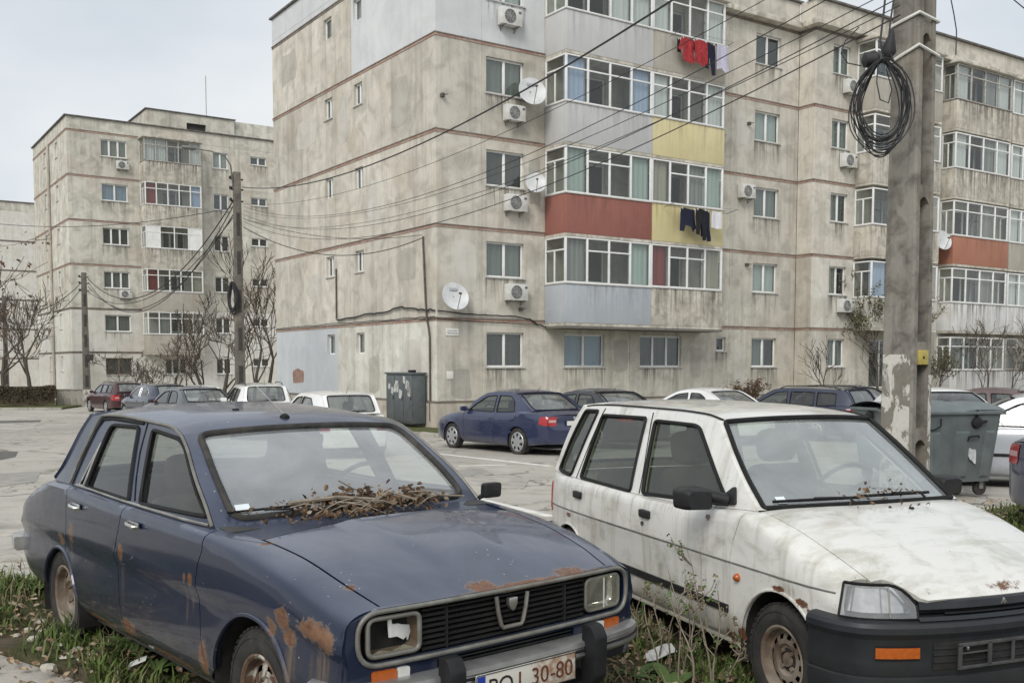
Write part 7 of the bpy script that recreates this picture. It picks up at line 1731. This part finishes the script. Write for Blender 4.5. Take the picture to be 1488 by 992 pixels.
def leaf(V, Fc, p, s_, rr, tilt=.6):
    a = rr.uniform(0, 6.28); tz = rr.uniform(-tilt, tilt); tx = rr.uniform(-tilt, tilt); cu = rr.uniform(.1, .5) * s_
    Mx = Matrix.Rotation(a, 3, 'Z') @ Matrix.Rotation(tx, 3, 'X') @ Matrix.Rotation(tz, 3, 'Y'); i = len(V)
    for q in ((-.5, 0, .0), (-.15, .3, .5), (.3, .22, .35), (.5, 0, 0), (.3, -.24, .4), (-.15, -.28, .5), (0, 0, .0)):
        w = Mx @ Vector((q[0] * s_, q[1] * s_, q[2] * cu)); V.append((p[0] + w.x, p[1] + w.y, p[2] + w.z))
    Fc += [(i, i+5, i+6), (i+5, i+4, i+6), (i+4, i+3, i+6), (i+3, i+2, i+6), (i+2, i+1, i+6), (i+1, i, i+6)]
def litter(name, mat, N, region, s0, s1, seed, label, thr=-.2):
    rr = random.Random(seed); V = []; Fc = []; n = 0; k_ = 0
    while n < N and k_ < N * 10:
        k_ += 1; x, y = region(rr)
        if MN.noise(Vector((x * 1.6, y * 1.6, seed))) < thr + rr.uniform(-.3, .3): continue
        z = vz(x, y) if ingroup(x, y) else gz(x, y) + .004
        leaf(V, Fc, (x, y, z + rr.uniform(.012, .05)), rr.uniform(s0, s1), rr); n += 1
    return tag(soup(name, V, Fc, mat), label, 'leaves', kind='stuff')
litter('fallen_leaves', 'dead_leaf', 1300, left, .03, .075, 6, 'pale dead leaves lying on the verge beside the blue saloon', -.1)
litter('fallen_leaves', 'dead_leaf', 2200, mid, .02, .055, 7, 'pale dead leaves lying between the two old cars', -.2)
litter('fallen_leaves', 'brown_leaf', 800, near, .02, .06, 8, 'brown dead leaves scattered over the verge near the old cars')
litter('fallen_leaves', 'dead_leaf', 900, right, .03, .08, 9, 'dead leaves lying on the grass by the rubbish bins', 0.)
# pebbles and broken bits by the left kerb
rr = random.Random(3)
plain('stone_pale', (.50, .47, .40), .9, var=.25, nscale=9)
ST = [onground(px, py) for px, py in ((42, 925), (62, 930), (92, 938), (112, 955), (98, 966), (120, 972), (25, 935), (70, 985), (140, 935), (108, 942), (50, 945), (190, 985), (86, 952), (132, 962), (60, 915))]
for p in ST:
    b = B(); s_ = rr.uniform(.022, .05); q = B(); q.lathe([(.001, -.5), (.7, -.35), (1, 0), (.75, .35), (.001, .5)], 7)
    b.add([(x * s_ * rr.uniform(.8, 1.25), y * s_ * rr.uniform(.6, 1.0), z * s_ * .9) for x, y, z in q.v], q.f)
    o = b.build('pebble', 'stone_pale', None, 30, loc=(p.x, p.y, vz(p.x, p.y) + .01), rotz=rr.uniform(0, 6)); tag(o, 'pale pebble lying in the weeds beside the blue saloon', 'stone', 'pebbles beside the blue saloon')
for px, py, s_, lb in ((958, 966, .10, 'flat scrap of white paper lying in the grass between the old cars'), (200, 985, .05, 'small white paper scrap in the weeds beside the blue saloon')):
    p = onground(px, py); b = B(); panel(b, [(-s_, -s_ * .4), (s_ * .8, -s_ * .5), (s_, s_ * .4), (-s_ * .6, s_ * .5)], [], .05, lambda x, y: (x, y, .02 * math.sin(x * 20) + .25 * y), .002); tag(b.build('paper_scrap', 'paper_white', None, 40, loc=(p.x, p.y, vz(p.x, p.y) + .05), rotz=.4), lb, 'paper')
# broad-leaved weeds
def rosette(px, py, s_, n, label, mat='weed', car=None):
    p = onground(px, py)
    if car: ca, sa = math.cos(-1.206), math.sin(-1.206); p = Vector((1.849 + car[0] * ca - car[1] * sa, 4.904 + car[0] * sa + car[1] * ca, 0))
    o = thing('weed', label, 'weed', (p.x, p.y, vz(p.x, p.y)))
    for i in range(n):
        a = rr.uniform(0, 6.28); L0 = s_ * rr.uniform(.6, 1.1); up = rr.uniform(.35, .9); w = L0 * .16
        b = B(); b.grid(lambda q_, e: (math.cos(a) * L0 * q_ - math.sin(a) * e * w * math.sin(PI * min(q_ * .9 + .08, 1)) , math.sin(a) * L0 * q_ + math.cos(a) * e * w * math.sin(PI * min(q_ * .9 + .08, 1)), L0 * up * q_ * (1.25 - .75 * q_) + abs(e) * w * .25), lin(0, 1, 6), [-1, 0, 1]); b.build('leaf', mat, o, 60)
for i, (px, py, s_, n, lb) in enumerate(((195, 968, .20, 12, 'broad-leaved green weed growing beside the sill of the blue saloon'), (228, 985, .18, 10, 'low broad-leaved weed next to the front wheel of the blue saloon'), (150, 930, .15, 10, 'small green weed behind the pebbles by the blue saloon'), (60, 870, .20, 12, 'tufty green weed near the rear wheel of the blue saloon'), (1050, 975, .20, 16, 'bushy green weed at the front wheel of the white hatchback'), (1010, 985, .16, 14, 'low green weed between the two old cars'), (1092, 965, .17, 14, 'small green weed touching the rusty wheel of the white hatchback'))): rosette(px, py, s_, n, lb, car={1050: (-.42, -.98), 1010: (-.65, -1.05), 1092: (-.12, -1.0)}.get(px))
# tall dry weeds by the white hatchback
def dry_weed(px, py, h, label, seed, lean=(.0, 0), mat='twig_pale', heads=True, n=1, car=None):
    rr = random.Random(seed); p = onground(px, py)
    if car: c_, s_ = math.cos(-1.206), math.sin(-1.206); p = Vector((1.849 + car[0] * c_ - car[1] * s_, 4.904 + car[0] * s_ + car[1] * c_, 0))
    o = thing('dry_weed', label, 'dry weed', (p.x, p.y, vz(p.x, p.y)))
    pts = [Vector((lean[0] * q_ * q_ * h + .012 * math.sin(q_ * 7 + seed), lean[1] * q_ * q_ * h, h * q_)) for q_ in lin(0, 1, 9)]
    b = B(); b.tube(pts, [.006 - .004 * q_ for q_ in lin(0, 1, 9)], 5); b.build('stem', mat, o, 60)
    for i in range(rr.randint(5, 8)):
        q0 = pts[rr.randint(3, 8)]; a = rr.uniform(0, 6.28); L0 = h * rr.uniform(.12, .28); e = q0 + Vector((math.cos(a) * L0 * .6, math.sin(a) * L0 * .6, L0 * .8)); m_ = q0.lerp(e, .5) + Vector((math.cos(a), math.sin(a), 0)) * .02
        b = B(); b.tube([q0, m_, e], [.003, .0025, .0015], 4); br = b.build('branch', mat, o)
        if heads:
            b = B(); V = []; Fc = []
            for k_ in range(7): leaf(V, Fc, e + Vector((rr.uniform(-.015, .015), rr.uniform(-.015, .015), rr.uniform(-.05, .02))), rr.uniform(.012, .028), rr, 1.2)
            b.add(V, Fc); b.build('seed_head', 'dry_grass' if rr.random() < .6 else 'weed', br)
for i, (lx_, ly_, h, le, lb) in enumerate(((-.36, -.80, .66, -.38, 'tallest dry weed stalk leaning in front of the white door'), (-.40, -.86, .50, -.12, 'dry weed stalk with seed heads in front of the white sill'), (-.24, -.84, .52, .05, 'grey-green dry stalk beside the rusty front wheel'), (-.55, -.82, .44, .12, 'upright dry stalk below the dark side strip'), (-.85, -.80, .36, -.2, 'thin dry stalk near the middle of the white sill'), (-1.1, -.82, .34, .25, 'bent dry stalk behind the chrome bumper end'), (-.70, -.84, .46, .3, 'dry stalk arching towards the white sill'), (-.10, -.86, .30, .3, 'dry stalk lying across the front wheel'), (-1.3, -.85, .32, -.3, 'dry stalk leaning over the bumper end'), (-.46, -.90, .58, -.2, 'branching dry stalk standing before the white door'), (-.30, -.92, .40, -.5, 'short branching dry stalk before the wheel arch'), (-.62, -.95, .36, -.4, 'low branching dry stalk between the cars'))):
    dry_weed(0, 0, h, lb, 20 + i, (le * .36, le * -.93), car=(lx_, ly_))
for i, (px, py, h, lx, lb) in enumerate(((1448, 1010, .28, -.5, 'dry twig standing before the dark bumper, leaning one way'), (1462, 1008, .34, .5, 'dry twig crossing another before the dark bumper'), (1430, 1012, .24, .1, 'short straight dry twig before the dark bumper'), (1478, 1006, .30, .1, 'straight dry twig at the edge of the dark bumper'))): dry_weed(px, py, h, lb, 40 + i, (lx, 0), heads=False)
# leaves and twigs caught under the windscreens
def cowl_leaves(root, k, ysp, label, N, seed, big=1.0, mat='brown_leaf'):
    rr = random.Random(seed); V = []; Fc = []
    for i in range(N):
        y = ysp(rr); t_ = max(-1, min(1, y / .66)); q_ = abs(rr.gauss(0, .055)) ; base = k.WS(t_, min(q_, .16)); fwd = rr.uniform(-.02, .13) * (1 if q_ < .03 else .2)
        up = rr.uniform(.0, .05) * big; leaf(V, Fc, (base.x + fwd, base.y, base.z + .02 + up - fwd * .25), rr.uniform(.022, .06) * big, rr, 1.3)
    o = soup('leaf_litter', V, Fc, mat); o.location = root.location; o.rotation_euler = root.rotation_euler; tag(o, label, 'leaves', kind='stuff'); return o
cowl_leaves(blue_car, BK, lambda r_: r_.choice([r_.gauss(-.06, .08), r_.gauss(.02, .11), r_.gauss(.26, .06), r_.gauss(-.2, .16)]), 'pile of curled brown dead leaves lying under the blue saloon windscreen', 420, 12, .8)
cowl_leaves(blue_car, BK, lambda r_: r_.gauss(.02, .14), 'paler dead leaves mixed into the pile under the blue saloon windscreen', 130, 13, .6, 'dead_leaf')
cowl_leaves(white_car, WK, lambda r_: r_.gauss(.08, .12), 'few dead leaves caught under the white hatchback wipers', 50, 14, .6)
def car_twig(root, pts, r, label, mat='twig_pale'):
    Mw = Matrix.Translation(root.location) @ Matrix.Rotation(root.rotation_euler.z, 4, 'Z'); return wire('twig', label, [Mw @ Vector(p) for p in pts], r, mat, 'twig')
def wsq(y, q_, o_): p = BK.WS(y / .66, q_); return p + Vector((.02, 0, o_))
car_twig(blue_car, [wsq(-.36, .055, .05), wsq(-.15, .03, .07), wsq(.02, .0, .06), wsq(.10, .0, .035)], .009, 'long pale stick lying across the leaves on the blue saloon')
car_twig(blue_car, [wsq(.0, .0, .03), wsq(.1, .0, .09), wsq(.2, .0, .05) + Vector((.08, 0, 0))], .006, 'bent pale twig on the leaf pile of the blue saloon')
car_twig(blue_car, [wsq(.28, .03, .04), wsq(.42, .01, .04), wsq(.55, .0, .03)], .005, 'thin pale twig at the far end of the leaf pile')
car_twig(blue_car, [wsq(.06, .02, .03), wsq(.03, .14, .03), wsq(.04, .2, .03)], .003, 'thin dark twig standing against the windscreen of the blue saloon', 'twig')
car_twig(blue_car, [wsq(.05, .05, .04), wsq(-.03, .16, .03), wsq(-.08, .25, .03)], .003, 'second thin dark twig spreading up the windscreen', 'twig')
bt = B(); rt = random.Random(31)
for i in range(18):
    y = rt.choice([rt.gauss(-.02, .10), rt.gauss(.26, .06), rt.gauss(-.15, .14)]); p = BK.WS(y / .66, 0) + Vector((rt.uniform(-.01, .10), 0, rt.uniform(.02, .07))); a = rt.gauss(1.3, .5); l = rt.uniform(.03, .13); e = Vector((math.cos(a) * l * .5, math.sin(a) * l, rt.uniform(-.03, .03)))
    bt.tube([p - e, p + Vector((0, 0, .012)), p + e], [.003, .0035, .0015], 4)
o = bt.build('dry_twigs', 'twig_pale', None, 50); o.location = blue_car.location; o.rotation_euler = blue_car.rotation_euler; tag(o, 'tangle of thin dry twigs mixed into the leaf pile on the blue saloon', 'twigs', kind='stuff')
Vc = []; Fq = []; rq = random.Random(77)
for i in range(90): leaf(Vc, Fq, (-.20 + rq.uniform(-.02, .03), rq.gauss(-.33, .10), .945 + rq.uniform(0, .02)), rq.uniform(.012, .03), rq, 1.2)
o = soup('leaf_litter', Vc, Fq, 'brown_leaf'); o.location = blue_car.location; o.rotation_euler = blue_car.rotation_euler; tag(o, 'crumbled dark leaf bits lying over the air slots of the blue saloon', 'leaves', kind='stuff')

# ------------------------------------------------------------------ bare trees and shrubs
def bare_tree(name, label, x, y, H0, seed, spread=.6, levels=4, r0=.12, trunk=.35, cat='tree', leaves=None, nleaf=0, z=None, mat='bark', lean=(0, 0), kids=(3, 4), lsz=(.05, .1), rmin=.008):
    rr = random.Random(seed); zb = gz(x, y) if z is None else z
    o = thing(name, label, cat, (x, y, zb)); tr = B(); br = B(); tips = []
    def grow(p, d, L0, r, lv):
        n = 5; pts = [p.copy()]; dd = d.copy()
        for i in range(n):
            dd = (dd + Vector((rr.uniform(-1, 1), rr.uniform(-1, 1), rr.uniform(-.3, .8))) * .16).normalized(); pts.append(pts[-1] + dd * L0 / n)
        rs_ = [max(r * (1 - .45 * i / n), rmin) for i in range(n + 1)]
        (tr if lv == 0 else br).tube(pts, rs_, 6 if lv < 2 else 4 if lv < 3 else 3)
        if lv >= levels: tips.extend(pts[2:]); return
        for k_ in range(rr.randint(*kids) + (1 if lv == 0 else 0)):
            i = n if k_ == 0 else rr.randint(2, n); a = rr.uniform(0, 6.28); u = dd.orthogonal().normalized(); u.rotate(Matrix.Rotation(a, 3, dd)); nd = (dd * (1 - spread * rr.uniform(.5, 1)) + u * spread * rr.uniform(.6, 1.2) + Vector((0, 0, .15))).normalized()
            grow(pts[i], nd, L0 * rr.uniform(.58, .82), rs_[i] * (.72 if k_ == 0 else .55), lv + 1)
    grow(Vector((0, 0, -.1)), Vector((lean[0], lean[1], 1)).normalized(), H0 * trunk, r0, 0)
    tr.build('trunk', mat, o, 50); cr_ = br.build('crown', 'twig', o, 60)
    if leaves and tips:
        V = []; Fc = []
        for i in range(nleaf): p = rr.choice(tips); leaf(V, Fc, p + Vector((rr.gauss(0, .08), rr.gauss(0, .08), rr.gauss(0, .08))), rr.uniform(*lsz), rr, 1.4)
        b = B(); b.add(V, Fc); lo = b.build('foliage', leaves, o)
    return o
def tree_at(px, py, y, *a, **k_): p = at(px, py, y); return p.x, y
for i, (px, d, H0, lb, sp_, r0) in enumerate(((295, 50, 6.8, 'slim bare tree with upright limbs in front of the far balconies', .5, .12), (325, 47, 5.6, 'bare tree with a forked crown left of the lamp pole', .65, .13), (384, 50, 7.6, 'bare tree rising between the lamp pole and the near block', .5, .12), (248, 54, 5.0, 'spreading bare tree in front of the far ground-floor windows', .8, .11), (366, 52, 9.2, 'tallest thin bare tree behind the lamp pole', .38, .10))):
    bare_tree('bare_tree', lb, at(px, 500, d).x, d, H0, 50 + i, sp_, 5, r0, .36, kids=(2, 3), rmin=.016)
bare_tree('bare_tree', 'bare tree with dense fine twigs behind the hedge', at(42, 500, 64).x, 64, 8.2, 61, .5, 5, .17, .36, kids=(3, 3), rmin=.016)
bare_tree('bare_tree', 'dark bare tree behind the far pole, beside the hedge tree', at(2, 500, 72).x, 72, 10.5, 62, .6, 5, .2, .3, kids=(2, 3), rmin=.02)
bare_tree('bare_tree', 'tree with brown withered leaves reaching in from the street side', at(-75, 500, 30).x, 30, 7.6, 63, .75, 4, .14, .36, leaves='brown_leaf', nleaf=420, lsz=(.08, .17))
bare_tree('shrub', 'round shrub with withered brown leaves below the small ground-floor window', *W_(12.0, -2.1, 0)[:2], 2.2, 70, .75, 4, .05, .3, 'shrub', 'brown_leaf', 900, z=-.26, lsz=(.05, .1))
bare_tree('shrub', 'thin bare shrub in front of the wall before the projecting bay', *W_(15.9, -2.3, 0)[:2], 3.0, 71, .5, 3, .04, .45, 'shrub', z=-.26, rmin=.010)
bare_tree('climbing_plant', 'climber with greenish leaves and pale seed heads growing up the first enclosed balcony', *W_(19.9, -1.95, 0)[:2], 5.2, 72, .45, 4, .05, .4, 'climber', 'ivy', 1300, z=-.26, lsz=(.07, .14))
bare_tree('climbing_plant', 'second climber with pale withered flowers close to the concrete pole', *W_(21.0, -2.0, 0)[:2], 6.0, 73, .5, 4, .05, .45, 'climber', 'vine_flower', 900, z=-.26, lsz=(.09, .16))
bare_tree('shrub', 'tall bare shrub with reddish twigs in front of the ground-floor glazing', *W_(26.3, -2.6, 0)[:2], 4.4, 74, .6, 4, .06, .35, 'shrub', z=-.26, rmin=.010)
bare_tree('shrub', 'twisted bare shrub in front of the white parapet, next to the reddish one', *W_(28.2, -2.7, 0)[:2], 4.2, 75, .65, 4, .055, .35, 'shrub', z=-.26, rmin=.010)
bare_tree('shrub', 'low leafy shrub behind the concrete pole by the bins', *W_(23.6, -2.4, 0)[:2], 3.0, 76, .6, 4, .05, .35, 'shrub', 'ivy', 500, z=-.26, lsz=(.06, .12))
bare_tree('shrub', 'bare shrub under the last balconies along the block', *W_(31.0, -2.6, 0)[:2], 4.2, 77, .6, 4, .06, .35, 'shrub', z=-.26, rmin=.010)
for i, (px, d) in enumerate(((205, 57), (228, 56), (270, 57), (180, 58))): bare_tree('shrub', ['low bare shrub under the brown far window', 'tangled bare shrub beside the far balcony base', 'wide bare shrub below the far white window', 'small bare shrub behind the wine-red estate'][i], at(px, 540, d).x, d, 4.2, 80 + i, .7, 5, .06, .34, 'shrub', kids=(2, 3), rmin=.014)
# hedge and low wall across the street
def hedge(label, a, c_, w, h):
    a, c_ = Vector(a), Vector(c_); d = c_ - a; L0 = d.length; o = thing('hedge', label, 'hedge', (a.x, a.y, gz(a.x, a.y) + .08), math.atan2(d.y, d.x)); rr = random.Random(4)
    b = B(); b.grid(lambda x, t_: (x, w / 2 * math.cos(t_) * (1 + .1 * math.sin(x * 1.3)), .05 + h * .92 * max(0, math.sin(t_)) ** .45 + .05 * math.sin(x * 2.1)), lin(.1, L0 - .1, 40), lin(0, PI, 11)); b.build('inner_mass', 'hedge_leaf', o)
    V = []; Fc = []
    for i in range(9000):
        x = rr.uniform(0, L0); t_ = rr.uniform(0, PI); k_ = rr.uniform(.9, 1.1); leaf(V, Fc, (x, w / 2 * math.cos(t_) * k_ * (1 + .1 * math.sin(x * 1.3)), .05 + h * max(0, math.sin(t_)) ** .45 * k_ + .05 * math.sin(x * 2.1)), rr.uniform(.06, .16), rr, 1.4)
    b = B(); b.add(V, Fc); b.build('foliage', 'hedge_leaf', o)
pa, pb = at(-120, 580, 54.0), at(80, 580, 57.5)
hedge('brown clipped hedge across the street', (pa.x, pa.y), (pb.x, pb.y), 1.2, .92)
wa, wb_ = at(82, 580, 57.6), at(128, 580, 58.6); d = wb_ - wa
for i in range(5):
    o = thing('low_wall', 'weathered low concrete wall section between the hedge and the thin pole', 'wall', (wa.x + d.x * i / 5 * 1.15, wa.y + d.y * i / 5, gz(wa.x, wa.y)), math.atan2(d.y, d.x), 'low wall sections'); L0 = d.length * 1.15 / 5 - .02
    b = B(); b.box(0, L0, -.1, .1, 0, .95); b.build('panel', 'low_wall', o, bevel=.02); b = B(); b.box(-.01, L0 + .01, -.14, .14, .951, 1.02); b.build('coping', 'kerb', o, bevel=.01)
